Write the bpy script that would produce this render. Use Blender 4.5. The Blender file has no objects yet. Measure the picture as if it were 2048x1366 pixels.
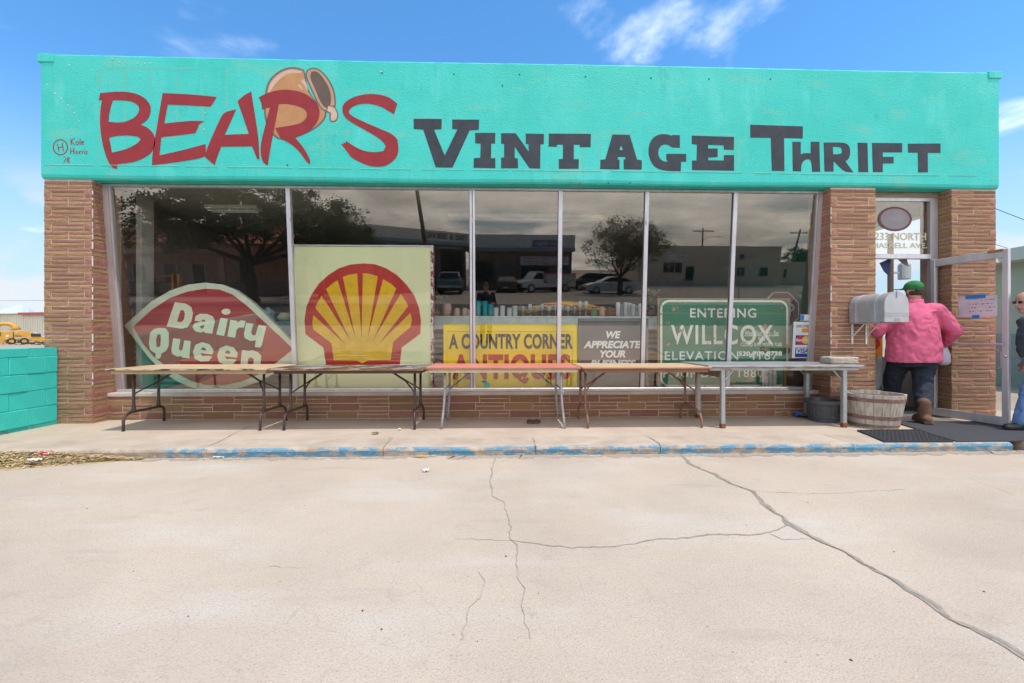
import bpy, bmesh, math, random
from mathutils import Vector, Matrix, Euler
from mathutils.geometry import tessellate_polygon
R = math.radians
rnd = random.Random(7)
scene = bpy.context.scene
COL = scene.collection

# ------------------------------------------------------------------ camera
F_PX, HORIZON, EYE, YAW = 853.33, 672.0, 1.1, R(1.7)
cam_d = bpy.data.cameras.new('camera'); cam = bpy.data.objects.new('camera', cam_d); COL.objects.link(cam)
cam.location = (0, 0, EYE); cam.rotation_euler = (R(90), 0, -YAW)
cam_d.sensor_width = 36.0; cam_d.lens = 36.0 * F_PX / 2048.0
cam_d.shift_y = (HORIZON - 683.0) / 2048.0
cam_d.clip_start = 0.05; cam_d.clip_end = 20000
scene.camera = cam

# ------------------------------------------------------------------ sky, sun, exposure
SUN_TRAVEL = Vector((-0.24, 0.20, -0.95)).normalized()      # direction the light travels
to_sun = -SUN_TRAVEL
sun_elev = math.asin(to_sun.z); sun_az = math.atan2(to_sun.x, to_sun.y)
world = bpy.data.worlds.new('World'); scene.world = world; world.use_nodes = True
wn, wl = world.node_tree.nodes, world.node_tree.links
wn.clear()
def N(nodes, typ, **kw):
    n = nodes.new(typ)
    for k, v in kw.items():
        if k.startswith('i_'):
            key = k[2:]
            key = int(key) if key.isdigit() else key.replace('_', ' ')
            n.inputs[key].default_value = v
        else: setattr(n, k, v)
    return n
sky = N(wn, 'ShaderNodeTexSky', sky_type='NISHITA', sun_disc=False, sun_elevation=sun_elev, sun_rotation=sun_az,
        altitude=1200, air_density=1.0, dust_density=0.6, ozone_density=2.0)
hs0 = N(wn, 'ShaderNodeHueSaturation', i_Saturation=1.12, i_Value=1.0); wl.new(sky.outputs[0], hs0.inputs['Color'])
hsv = N(wn, 'ShaderNodeMix', data_type='RGBA', blend_type='MULTIPLY'); hsv.inputs[0].default_value = 1.0; hsv.inputs[7].default_value = (0.92, 1.40, 1.52, 1); wl.new(hs0.outputs[0], hsv.inputs[6])
tc = N(wn, 'ShaderNodeTexCoord')
sep = N(wn, 'ShaderNodeSeparateXYZ'); wl.new(tc.outputs['Generated'], sep.inputs[0])
def wmath(op, a, b=None, c=None, clamp=False):
    m = N(wn, 'ShaderNodeMath', operation=op, use_clamp=clamp)
    for i, v in enumerate((a, b, c)):
        if v is None: continue
        if isinstance(v, (int, float)): m.inputs[i].default_value = v
        else: wl.new(v, m.inputs[i])
    return m.outputs[0]
# cloud layer: direction projected on a plane overhead, so that clouds flatten towards the horizon
zz = wmath('ADD', wmath('MAXIMUM', sep.outputs[2], 0.0), 0.16)
cx = wmath('DIVIDE', sep.outputs[0], zz); cy = wmath('DIVIDE', sep.outputs[1], zz)
comb = N(wn, 'ShaderNodeCombineXYZ'); wl.new(cx, comb.inputs[0]); wl.new(cy, comb.inputs[1])
cn = N(wn, 'ShaderNodeTexNoise', i_Scale=1.15, i_Detail=7.0, i_Roughness=0.56, i_Distortion=0.35)
mp = N(wn, 'ShaderNodeMapping'); mp.inputs['Location'].default_value = (2.09, 6.92, 0.0)
wl.new(comb.outputs[0], mp.inputs[0]); wl.new(mp.outputs[0], cn.inputs['Vector'])
# more cloud behind the camera (the window reflections show a cloudy sky there), thin over the shop
back = N(wn, 'ShaderNodeMapRange', i_1=0.25, i_2=-0.65, i_3=0.0, i_4=0.27); wl.new(sep.outputs[1], back.inputs[0])
dens = wmath('ADD', cn.outputs['Fac'], back.outputs[0])
ramp = N(wn, 'ShaderNodeMapRange', interpolation_type='SMOOTHSTEP', i_1=0.56, i_2=0.77, i_3=0.0, i_4=0.80); wl.new(dens, ramp.inputs[0])
# a pale band of haze and low cloud near the horizon
hz = N(wn, 'ShaderNodeMapRange', interpolation_type='SMOOTHSTEP', i_1=0.42, i_2=0.02, i_3=0.0, i_4=0.92); wl.new(sep.outputs[2], hz.inputs[0])
mixh = N(wn, 'ShaderNodeMix', data_type='RGBA'); mixh.inputs[7].default_value = (3.5, 4.25, 4.95, 1)
wl.new(hz.outputs[0], mixh.inputs[0]); wl.new(hsv.outputs[2], mixh.inputs[6])
cs = N(wn, 'ShaderNodeTexNoise', i_Scale=2.3, i_Detail=4.0)
wl.new(mp.outputs[0], cs.inputs['Vector'])
ccol = N(wn, 'ShaderNodeMapRange', i_1=0.30, i_2=0.70, i_3=8.5, i_4=14.5); wl.new(cs.outputs['Fac'], ccol.inputs[0])
mixc = N(wn, 'ShaderNodeMix', data_type='RGBA')
wl.new(ramp.outputs[0], mixc.inputs[0]); wl.new(mixh.outputs[2], mixc.inputs[6]); wl.new(ccol.outputs[0], mixc.inputs[7])
n2 = N(wn, 'ShaderNodeTexNoise', i_Scale=4.2, i_Detail=6.0, i_Roughness=0.55); m2 = N(wn, 'ShaderNodeMapping'); m2.inputs['Scale'].default_value = (1, 1, 2.2); m2.inputs['Location'].default_value = (0.35, 0.2, 0.0)
wl.new(tc.outputs['Generated'], m2.inputs[0]); wl.new(m2.outputs[0], n2.inputs['Vector'])
r2 = N(wn, 'ShaderNodeMapRange', interpolation_type='SMOOTHSTEP', i_1=0.47, i_2=0.62, i_3=0.0, i_4=0.75); wl.new(n2.outputs['Fac'], r2.inputs[0])
lowm = N(wn, 'ShaderNodeMapRange', interpolation_type='SMOOTHSTEP', i_1=0.30, i_2=0.14, i_3=0.0, i_4=1.0); wl.new(sep.outputs[2], lowm.inputs[0])
mixl = N(wn, 'ShaderNodeMix', data_type='RGBA'); mixl.inputs[7].default_value = (4.9, 5.0, 5.15, 1)
wl.new(wmath('MULTIPLY', r2.outputs[0], lowm.outputs[0]), mixl.inputs[0]); wl.new(mixc.outputs[2], mixl.inputs[6])
bg = N(wn, 'ShaderNodeBackground', i_Strength=0.15); wl.new(mixl.outputs[2], bg.inputs[0])
wo = N(wn, 'ShaderNodeOutputWorld'); wl.new(bg.outputs[0], wo.inputs[0])
sun_d = bpy.data.lights.new('sun', 'SUN'); sun_d.energy = 2.6; sun_d.angle = R(0.55); sun_d.color = (1.0, 0.955, 0.88)
sun = bpy.data.objects.new('sun', sun_d); COL.objects.link(sun)
sun.rotation_euler = SUN_TRAVEL.to_track_quat('-Z', 'Y').to_euler(); sun.location = (4, -4, 14)
vs = scene.view_settings
vs.view_transform = 'Standard'; vs.look = 'None'; vs.exposure = 0.30; vs.gamma = 1.0; vs.use_curve_mapping = False
scene.cycles.use_denoising = True
scene.cycles.max_bounces = 8; scene.cycles.transparent_max_bounces = 16; scene.cycles.diffuse_bounces = 4; scene.cycles.glossy_bounces = 4
scene.cycles.caustics_reflective = False; scene.cycles.caustics_refractive = False
scene.cycles.sample_clamp_indirect = 6.0

# ------------------------------------------------------------------ photo pixel -> place
_s, _c = math.sin(YAW), math.cos(YAW)
def ray(px, py):
    a = (px - 1024.0) / F_PX; b = -(py - HORIZON) / F_PX
    return Vector((_s + a * _c, _c - a * _s, b))
def U(px, py, X=None, Y=None, Z=None):
    v = ray(px, py)
    t = Y / v.y if Y is not None else ((Z - EYE) / v.z if Z is not None else X / v.x)
    return v * t + Vector((0, 0, EYE))
YF = 5.53                                   # front plane of the brick piers
G_TOP, G_BOT = Vector((0, 5.685, 3.04)), Vector((0, 5.893, 0.385))     # slanted shop window: top edge leans out
G_UP = (G_TOP - G_BOT).normalized()
G_N = Vector((0, -G_UP.z, G_UP.y)).normalized()                       # faces the street and slightly down
def on_glass(px, py, off=0.0):
    v = ray(px, py); o = Vector((0, 0, EYE)); p0 = G_TOP + G_N * off
    return o + v * ((p0 - o).dot(G_N) / v.dot(G_N))
def seen_in_glass(px, py, Y=None, Z=None):  # the place across the street whose mirror image the photo shows at a pixel
    v = ray(px, py); h = on_glass(px, py); r = v - G_N * (2 * v.dot(G_N))
    t = (Y - h.y) / r.y if Y is not None else (Z - h.z) / r.z
    return h + r * t

# ------------------------------------------------------------------ materials
MATS = {}
def mat(name, c1, c2=None, rough=0.6, ns=6.0, detail=6.0, lo=0.35, hi=0.65, metal=0.0, bump=0.0, bs=60.0, rand=0.0, spec=0.5, coord='Object', stretch=None, bdist=0.01):
    m = bpy.data.materials.new(name); MATS[name] = m; m.use_nodes = True
    nd, lk = m.node_tree.nodes, m.node_tree.links
    p = nd['Principled BSDF']; p.inputs['Roughness'].default_value = rough; p.inputs['Metallic'].default_value = metal
    p.inputs['Specular IOR Level'].default_value = spec
    c1 = tuple(c1) + (1,)
    t = N(nd, 'ShaderNodeTexCoord'); vec = t.outputs[coord]
    if stretch:
        mpn = N(nd, 'ShaderNodeMapping'); mpn.inputs['Scale'].default_value = stretch; lk.new(vec, mpn.inputs[0]); vec = mpn.outputs[0]
    out = None
    if c2 is not None:
        n = N(nd, 'ShaderNodeTexNoise', i_Scale=ns, i_Detail=detail, i_Roughness=0.62); lk.new(vec, n.inputs['Vector'])
        r = N(nd, 'ShaderNodeMapRange', i_1=lo, i_2=hi); lk.new(n.outputs['Fac'], r.inputs[0])
        mx = N(nd, 'ShaderNodeMix', data_type='RGBA'); mx.inputs[6].default_value = c1; mx.inputs[7].default_value = tuple(c2) + (1,)
        lk.new(r.outputs[0], mx.inputs[0]); out = mx.outputs[2]
    if rand:
        oi = N(nd, 'ShaderNodeObjectInfo'); hv = N(nd, 'ShaderNodeHueSaturation')
        mr = N(nd, 'ShaderNodeMapRange', i_3=1 - rand, i_4=1 + rand); lk.new(oi.outputs['Random'], mr.inputs[0]); lk.new(mr.outputs[0], hv.inputs['Value'])
        if out is not None: lk.new(out, hv.inputs['Color'])
        else: hv.inputs['Color'].default_value = c1
        out = hv.outputs[0]
    if out is not None: lk.new(out, p.inputs['Base Color'])
    else: p.inputs['Base Color'].default_value = c1
    if bump:
        b = N(nd, 'ShaderNodeTexNoise', i_Scale=bs, i_Detail=5.0); lk.new(vec, b.inputs['Vector'])
        bp = N(nd, 'ShaderNodeBump', i_Strength=bump, i_Distance=bdist); lk.new(b.outputs['Fac'], bp.inputs['Height']); lk.new(bp.outputs[0], p.inputs['Normal'])
    return m
def overlay(m, color, scale, lo, hi, detail=8.0, kind='noise', stretch=None, amount=1.0, mask=None):
    """lay a second paint / stain layer with a noise shape of its own over a material's base colour"""
    nd, lk = m.node_tree.nodes, m.node_tree.links; p = nd['Principled BSDF']
    t = N(nd, 'ShaderNodeTexCoord'); vec = t.outputs['Object']
    if stretch:
        q = N(nd, 'ShaderNodeMapping'); q.inputs['Scale'].default_value = stretch; lk.new(vec, q.inputs[0]); vec = q.outputs[0]
    if kind == 'noise': n = N(nd, 'ShaderNodeTexNoise', i_Scale=scale, i_Detail=detail, i_Roughness=0.6); o = n.outputs['Fac']
    else:
        n = N(nd, 'ShaderNodeTexVoronoi', i_Scale=scale, feature='F1' if kind == 'dots' else 'DISTANCE_TO_EDGE'); o = n.outputs['Distance']
        if kind == 'cracks':
            w = N(nd, 'ShaderNodeTexNoise', i_Scale=scale * 2.5, i_Detail=6.0); lk.new(vec, w.inputs['Vector'])
            ad = N(nd, 'ShaderNodeVectorMath', operation='SCALE'); ad.inputs['Scale'].default_value = 0.45 / scale; lk.new(w.outputs['Color'], ad.inputs[0])
            a2 = N(nd, 'ShaderNodeVectorMath', operation='ADD'); lk.new(vec, a2.inputs[0]); lk.new(ad.outputs[0], a2.inputs[1]); vec = a2.outputs[0]
    lk.new(vec, n.inputs['Vector'])
    r = N(nd, 'ShaderNodeMapRange', i_1=lo, i_2=hi, i_3=0.0, i_4=amount); lk.new(o, r.inputs[0]); fac = r.outputs[0]
    if mask is not None:
        mm = N(nd, 'ShaderNodeMath', operation='MULTIPLY'); lk.new(fac, mm.inputs[0]); lk.new(mask(nd, lk), mm.inputs[1]); fac = mm.outputs[0]
    mx = N(nd, 'ShaderNodeMix', data_type='RGBA'); mx.inputs[7].default_value = tuple(color) + (1,)
    bc = p.inputs['Base Color']
    if bc.is_linked: lk.new(bc.links[0].from_socket, mx.inputs[6])
    else: mx.inputs[6].default_value = bc.default_value
    lk.new(fac, mx.inputs[0]); lk.new(mx.outputs[2], bc)
    return m
def srgb(r, g, b): return tuple(((v / 255.0) / 12.92 if v <= 10 else (((v / 255.0) + 0.055) / 1.055) ** 2.4) for v in (r, g, b))

m_lot = mat('lot_concrete', (0.545, 0.440, 0.350), (0.455, 0.360, 0.283), rough=0.9, ns=0.55, detail=9, lo=0.36, hi=0.66, bump=0.55, bs=150, bdist=0.008, spec=0.25)
overlay(m_lot, (0.575, 0.525, 0.475), 1.3, 0.50, 0.72, stretch=(0.45, 1.6, 1), amount=0.6)
overlay(m_lot, (0.50, 0.385, 0.285), 0.8, 0.54, 0.70, stretch=(0.7, 1.3, 1), amount=0.45)
overlay(m_lot, (0.33, 0.27, 0.225), 5.0, 0.60, 0.80, amount=0.5)
overlay(m_lot, (0.36, 0.29, 0.235), 0.35, 0.50, 0.66, detail=10, amount=0.5)
overlay(m_lot, (0.37, 0.30, 0.25), 1.9, 0.62, 0.72, detail=4, stretch=(0.35, 1.8, 1), amount=0.45)
overlay(m_lot, (0.34, 0.275, 0.225), 110.0, 0.53, 0.68, detail=4, amount=0.80)
overlay(m_lot, (0.66, 0.58, 0.50), 75.0, 0.60, 0.74, detail=3, amount=0.4)
overlay(m_lot, (0.30, 0.25, 0.21), 30.0, 0.12, 0.04, kind='dots', amount=0.75)
overlay(m_lot, (0.26, 0.215, 0.185), 8.0, 0.055, 0.025, kind='dots', amount=0.8)
overlay(m_lot, (0.31, 0.255, 0.215), 2.6, 0.012, 0.002, kind='cracks', amount=0.6,
        mask=lambda nd, lk: (lambda n, r: (lk.new(n.outputs['Fac'], r.inputs[0]), r.outputs[0])[1])(N(nd, 'ShaderNodeTexNoise', i_Scale=0.9), N(nd, 'ShaderNodeMapRange', i_1=0.55, i_2=0.66)))
m_walk = mat('walk_concrete', (0.520, 0.420, 0.335), (0.44, 0.345, 0.27), rough=0.9, ns=1.6, detail=8, bump=0.28, bs=220, bdist=0.004, spec=0.25)
overlay(m_walk, (0.36, 0.28, 0.22), 120.0, 0.56, 0.74, detail=3, amount=0.6)
overlay(m_walk, (0.60, 0.52, 0.44), 5.0, 0.55, 0.8, amount=0.5, stretch=(0.5, 2.0, 1))
m_kerb = mat('kerb_concrete', (0.52, 0.42, 0.335), (0.40, 0.315, 0.245), rough=0.9, ns=3.0, detail=8, bump=0.4, bs=160, bdist=0.005, spec=0.25)
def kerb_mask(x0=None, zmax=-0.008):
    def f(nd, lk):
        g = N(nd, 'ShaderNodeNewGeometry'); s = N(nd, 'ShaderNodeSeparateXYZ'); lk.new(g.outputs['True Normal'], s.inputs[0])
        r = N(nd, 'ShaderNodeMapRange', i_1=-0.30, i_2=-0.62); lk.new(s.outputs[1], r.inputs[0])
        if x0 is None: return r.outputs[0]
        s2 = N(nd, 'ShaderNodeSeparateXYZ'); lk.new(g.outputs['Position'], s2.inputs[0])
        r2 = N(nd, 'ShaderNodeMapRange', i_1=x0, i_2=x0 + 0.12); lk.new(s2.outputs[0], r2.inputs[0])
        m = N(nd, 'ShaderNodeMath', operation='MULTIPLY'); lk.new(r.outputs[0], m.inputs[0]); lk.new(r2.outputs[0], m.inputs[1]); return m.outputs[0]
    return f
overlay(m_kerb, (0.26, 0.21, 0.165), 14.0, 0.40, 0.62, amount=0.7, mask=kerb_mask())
overlay(m_kerb, (0.075, 0.255, 0.39), 11.0, 0.535, 0.475, detail=14, stretch=(0.6, 1, 2.2), amount=0.92, mask=kerb_mask(-3.32))
overlay(m_kerb, (0.46, 0.37, 0.29), 45.0, 0.60, 0.64, detail=5, amount=0.8, mask=kerb_mask())
m_dirt = mat('dry_dirt', (0.42, 0.34, 0.26), (0.33, 0.26, 0.19), rough=1.0, ns=0.4, bump=0.5, bs=20, bdist=0.03, spec=0.2)
m_asphalt = mat('asphalt', (0.075, 0.072, 0.068), (0.11, 0.105, 0.098), rough=0.85, ns=1.5, bump=0.3, bs=120, spec=0.3)
m_fill = mat('crack_filler', (0.40, 0.335, 0.275), (0.27, 0.225, 0.185), rough=0.95, ns=40, bump=0.5, bs=150, spec=0.2)
m_cedge = mat('crack_lip_shade', (0.14, 0.115, 0.095), (0.30, 0.25, 0.205), rough=1, ns=25)
m_dark = mat('dark_gap', (0.05, 0.042, 0.035), (0.10, 0.085, 0.07), rough=1, ns=60)
m_turq = mat('turquoise_stucco', (0.042, 0.515, 0.440), (0.056, 0.565, 0.500), rough=0.62, ns=1.1, detail=7, bump=0.45, bs=45, bdist=0.009, stretch=(1, 1, 1.5), spec=0.3)
overlay(m_turq, (0.075, 0.57, 0.48), 1.6, 0.60, 0.74, stretch=(0.6, 1, 1), amount=0.55)
overlay(m_turq, (0.17, 0.50, 0.39), 2.6, 0.56, 0.68, detail=11, stretch=(0.6, 1, 1.5), amount=0.62)
overlay(m_turq, (0.12, 0.62, 0.56), 1.7, 0.56, 0.66, detail=10, stretch=(1.2, 1, 0.5), amount=0.5)
overlay(m_turq, (0.022, 0.36, 0.31), 9.0, 0.62, 0.78, detail=9, stretch=(1.6, 1, 0.4), amount=0.6)
overlay(m_turq, (0.10, 0.60, 0.50), 0.7, 0.5, 0.7, stretch=(1, 1, 0.8), amount=0.5)
overlay(m_turq, (0.026, 0.42, 0.38), 2.2, 0.58, 0.82, stretch=(3.0, 1, 0.25), amount=0.55)
overlay(m_turq, (0.06, 0.40, 0.34), 1.25, 0.006, 0.002, kind='cracks', stretch=(1.9, 1, 0.45), amount=0.40)
overlay(m_turq, (0.62, 0.72, 0.68), 16.0, 0.72, 0.78, detail=5, amount=0.8)
m_block = mat('turquoise_block', (0.040, 0.550, 0.470), (0.055, 0.620, 0.540), rough=0.6, ns=3, bump=0.5, bs=55, bdist=0.008, spec=0.35)
overlay(m_block, (0.30, 0.17, 0.12), 14.0, 0.71, 0.76, amount=0.85)
overlay(m_block, (0.03, 0.35, 0.30), 3.0, 0.6, 0.8, amount=0.4)
m_joint = mat('turquoise_joint', (0.035, 0.42, 0.36), (0.16, 0.12, 0.09), rough=0.8, ns=14, lo=0.58, hi=0.70)
m_bred = mat('rock_face_brick_red', (0.460, 0.232, 0.160), (0.240, 0.102, 0.070), rough=0.85, ns=95, detail=4, lo=0.42, hi=0.58, bump=0.8, bs=110, bdist=0.012, rand=0.13, spec=0.3)
overlay(m_bred, (0.60, 0.42, 0.36), 95.0, 0.60, 0.72, detail=3, amount=0.7)
m_btan = mat('rock_face_brick_tan', (0.480, 0.290, 0.150), (0.245, 0.130, 0.062), rough=0.85, ns=95, detail=4, lo=0.42, hi=0.58, bump=0.8, bs=110, bdist=0.012, rand=0.13, spec=0.3)
overlay(m_btan, (0.56, 0.42, 0.27), 95.0, 0.60, 0.72, detail=3, amount=0.6)
m_mortar = mat('mortar', (0.64, 0.475, 0.37), (0.50, 0.355, 0.27), rough=0.95, ns=12, bump=0.4, bs=120, spec=0.2)
m_alu = mat('weathered_aluminium', (0.66, 0.64, 0.66), (0.53, 0.50, 0.52), rough=0.42, ns=9, metal=0.55, stretch=(1, 1, 0.25), bump=0.05, bs=60)
m_alu2 = mat('jamb_aluminium', (0.42, 0.34, 0.33), (0.55, 0.47, 0.46), rough=0.5, ns=4, metal=0.35, stretch=(1, 1, 0.2))
m_wood = mat('head_strip_wood', (0.42, 0.33, 0.25), (0.30, 0.21, 0.14), rough=0.8, ns=6, stretch=(0.3, 1, 3))
m_letred = mat('red_letter_paint', (0.300, 0.022, 0.030), (0.250, 0.018, 0.024), rough=0.6, ns=7, bump=0.35, bs=75, bdist=0.006, spec=0.35)
m_letdark = mat('charcoal_letter_paint', (0.026, 0.031, 0.044), (0.042, 0.048, 0.062), rough=0.6, ns=6, bump=0.35, bs=75, bdist=0.006, spec=0.35)
def flat(name, c, rough=0.6, metal=0.0, **k): return mat(name, c, tuple(v * 0.82 for v in c), rough=rough, metal=metal, ns=k.pop('ns', 8), **k)

def glass_mat(name, tint, refl, rough=0.0):
    m = bpy.data.materials.new(name); m.use_nodes = True; nd, lk = m.node_tree.nodes, m.node_tree.links; nd.clear()
    tr = N(nd, 'ShaderNodeBsdfTransparent'); tr.inputs[0].default_value = tuple(tint) + (1,)
    gl = N(nd, 'ShaderNodeBsdfGlossy'); gl.inputs['Roughness'].default_value = rough; gl.inputs[0].default_value = (1.0, 0.88, 0.76, 1)
    ge = N(nd, 'ShaderNodeNewGeometry'); dt = N(nd, 'ShaderNodeVectorMath', operation='DOT_PRODUCT'); lk.new(ge.outputs['Normal'], dt.inputs[0]); lk.new(ge.outputs['Incoming'], dt.inputs[1])
    ab = N(nd, 'ShaderNodeMath', operation='ABSOLUTE'); lk.new(dt.outputs['Value'], ab.inputs[0])
    iv = N(nd, 'ShaderNodeMath', operation='SUBTRACT', use_clamp=True); iv.inputs[0].default_value = 1.0; lk.new(ab.outputs[0], iv.inputs[1])
    pw = N(nd, 'ShaderNodeMath', operation='POWER'); lk.new(iv.outputs[0], pw.inputs[0]); pw.inputs[1].default_value = 5.0
    ad = N(nd, 'ShaderNodeMath', operation='MULTIPLY_ADD', use_clamp=True); lk.new(pw.outputs[0], ad.inputs[0]); ad.inputs[1].default_value = 1 - refl; ad.inputs[2].default_value = refl   # Schlick
    mx = N(nd, 'ShaderNodeMixShader'); o = N(nd, 'ShaderNodeOutputMaterial')
    lk.new(ad.outputs[0], mx.inputs[0]); lk.new(tr.outputs[0], mx.inputs[1]); lk.new(gl.outputs[0], mx.inputs[2]); lk.new(mx.outputs[0], o.inputs[0])
    return m
m_glass = glass_mat('shop_window_glass', (0.97, 0.98, 0.97), 0.092)
m_glass_door = glass_mat('door_glass', (0.985, 0.99, 0.985), 0.03)
m_glass_car = flat('car_glass', (0.02, 0.025, 0.03), rough=0.08)
m_glassware = glass_mat('glassware', (0.93, 0.95, 0.95), 0.12, 0.05)

# ------------------------------------------------------------------ mesh helpers
ORG = {}
class MB:
    def __init__(s): s.v, s.f = [], []
    def add(s, vs, fs):
        k = len(s.v); s.v += [Vector(v) for v in vs]; s.f += [tuple(k + i for i in f) for f in fs]; return s
    def box(s, x0, x1, y0, y1, z0, z1, M=None):
        vs = [Vector((x, y, z)) for z in (z0, z1) for y in (y0, y1) for x in (x0, x1)]
        if M is not None: vs = [M @ v for v in vs]
        return s.add(vs, [(0, 2, 3, 1), (4, 5, 7, 6), (0, 1, 5, 4), (2, 6, 7, 3), (0, 4, 6, 2), (1, 3, 7, 5)])
    def bbox(s, x0, x1, y0, y1, z0, z1, b=0.004, M=None):          # a box with chamfered edges
        bm = bmesh.new(); bmesh.ops.create_cube(bm, size=1.0)
        for v in bm.verts: v.co = Vector(((x0 + x1) / 2 + v.co.x * (x1 - x0), (y0 + y1) / 2 + v.co.y * (y1 - y0), (z0 + z1) / 2 + v.co.z * (z1 - z0)))
        bmesh.ops.bevel(bm, geom=bm.edges[:], offset=b, segments=1, affect='EDGES', clamp_overlap=True)
        bm.verts.index_update(); vs = [v.co.copy() for v in bm.verts]
        if M is not None: vs = [M @ v for v in vs]
        s.add(vs, [tuple(v.index for v in f.verts) for f in bm.faces]); bm.free(); return s
    def tube(s, path, r, n=8, cap=True, close=False):
        path = [Vector(p) for p in path]; rs = r if isinstance(r, (list, tuple)) else [r] * len(path)
        rings, up = [], None
        for i, p in enumerate(path):
            t = (path[min(i + 1, len(path) - 1)] - path[max(i - 1, 0)])
            if close: t = path[(i + 1) % len(path)] - path[i - 1]
            t = t.normalized() if t.length > 1e-9 else Vector((0, 0, 1))
            if up is None: up = t.orthogonal().normalized()
            up = (up - t * up.dot(t)); up = up.normalized() if up.length > 1e-6 else t.orthogonal().normalized()
            w = t.cross(up)
            rings.append([p + (up * math.cos(a) + w * math.sin(a)) * rs[i] for a in (2 * math.pi * k / n for k in range(n))])
        vs = [v for rg in rings for v in rg]; fs = []
        L = len(rings)
        for i in range(L if close else L - 1):
            j = (i + 1) % L
            for k in range(n): fs.append((i * n + k, i * n + (k + 1) % n, j * n + (k + 1) % n, j * n + k))
        if cap and not close: fs += [tuple(range(n - 1, -1, -1)), tuple((L - 1) * n + k for k in range(n))]
        return s.add(vs, fs)
    def lathe(s, prof, c, n=24, M=None, cap=True):
        c = Vector(c); vs, fs = [], []
        for (r, z) in prof:
            for k in range(n):
                a = 2 * math.pi * k / n; p = Vector((r * math.cos(a), r * math.sin(a), z))
                vs.append(c + (M @ p if M is not None else p))
        L = len(prof)
        for i in range(L - 1):
            for k in range(n): fs.append((i * n + k, i * n + (k + 1) % n, (i + 1) * n + (k + 1) % n, (i + 1) * n + k))
        if cap: fs += [tuple(range(n - 1, -1, -1)), tuple((L - 1) * n + k for k in range(n))]
        return s.add(vs, fs)
    def ellipsoid(s, c, rx, ry, rz, n=14, m=9, M=None):
        c = Vector(c); vs, fs = [], []
        for i in range(1, m):
            th = math.pi * i / m
            for k in range(n):
                a = 2 * math.pi * k / n; p = Vector((rx * math.sin(th) * math.cos(a), ry * math.sin(th) * math.sin(a), rz * math.cos(th)))
                vs.append(c + (M @ p if M is not None else p))
        top = len(vs); p = Vector((0, 0, rz)); vs.append(c + (M @ p if M is not None else p)); p = -p; vs.append(c + (M @ p if M is not None else p))
        for i in range(m - 2):
            for k in range(n): fs.append((i * n + k, (i + 1) * n + k, (i + 1) * n + (k + 1) % n, i * n + (k + 1) % n))
        for k in range(n):
            fs.append((top, k, (k + 1) % n)); fs.append((top + 1, (m - 2) * n + (k + 1) % n, (m - 2) * n + k))
        return s.add(vs, fs)
    def prism(s, loops, place, depth):
        """loops: 2-D outline then holes; place(u,v,w) -> 3-D (w = 0 front, depth back)"""
        tri = tessellate_polygon([[Vector((u, v, 0)) for u, v in lp] for lp in loops])
        flatv = [p for lp in loops for p in lp]; n = len(flatv)
        k = len(s.v); s.v += [Vector(place(u, v, 0)) for u, v in flatv] + [Vector(place(u, v, depth)) for u, v in flatv]
        for t in tri: s.f.append(tuple(k + i for i in t)); s.f.append(tuple(k + n + i for i in reversed(t)))
        o = 0
        for lp in loops:
            m = len(lp)
            for i in range(m): j = (i + 1) % m; s.f.append((k + o + i, k + o + j, k + n + o + j, k + n + o + i))
            o += m
        return s
    def quad(s, a, b, c, d): return s.add([a, b, c, d], [(0, 1, 2, 3)])
    def build(s, name, m, parent=None, smooth=False, auto=None, fix=True, kind=None):
        me = bpy.data.meshes.new(name); o = bpy.data.objects.new(name, me)
        off = ORG.get(parent.name, Vector((0, 0, 0))) if parent else Vector((0, 0, 0))
        me.from_pydata([v - off for v in s.v], [], s.f); me.update()
        if fix:
            bm = bmesh.new(); bm.from_mesh(me); bmesh.ops.recalc_face_normals(bm, faces=bm.faces[:]); bm.to_mesh(me); bm.free()
        me.materials.append(m if not isinstance(m, str) else MATS[m])
        if smooth: me.polygons.foreach_set('use_smooth', [True] * len(me.polygons))
        COL.objects.link(o)
        if parent: o.parent = parent; ORG[o.name] = off
        if auto:
            md = o.modifiers.new('edge', 'EDGE_SPLIT'); md.split_angle = R(auto)
        if kind: o['kind'] = kind
        return o
def tag(o, label, cat, group=None):
    o['label'] = label; o['category'] = cat
    if group: o['group'] = group
    return o
def thing(name, label, cat, loc=(0, 0, 0), rotz=None, group=None):
    o = bpy.data.objects.new(name, None); COL.objects.link(o); o.location = loc; o.empty_display_size = 0.1
    if rotz is None: ORG[o.name] = Vector(loc)            # parts are given in world coordinates
    else: o.rotation_euler = (0, 0, rotz); ORG[o.name] = Vector((0, 0, 0))   # parts are given in the thing's own coordinates
    return tag(o, label, cat, group)
def struct(o): o['kind'] = 'structure'; return o
def single(mb, name, m, label, cat, loc, group=None, **k):       # a thing that is one mesh, origin at its base
    loc = Vector(loc); mb.v = [v - loc for v in mb.v]; o = mb.build(name, m, **k); o.location = loc; return tag(o, label, cat, group)
def facing(x0, y, z0):                                            # placement for flat shapes on a plane facing the street
    return lambda u, v, w: (x0 + u, y + w, z0 + v)
_txt = {}
def text_mesh(body, size=1.0, bold=0.0, shear=0.0, align='CENTER', spacing=1.0):
    cu = bpy.data.curves.new('t', 'FONT'); cu.body = body; cu.size = size; cu.offset = bold; cu.shear = shear
    cu.align_x = align; cu.align_y = 'BOTTOM_BASELINE'; cu.space_character = spacing; cu.resolution_u = 4
    o = bpy.data.objects.new('t', cu); me = bpy.data.meshes.new_from_object(o)
    vs = [v.co.copy() for v in me.vertices]; fs = [tuple(p.vertices) for p in me.polygons]
    bpy.data.objects.remove(o); bpy.data.curves.remove(cu); bpy.data.meshes.remove(me)
    return vs, fs
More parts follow.
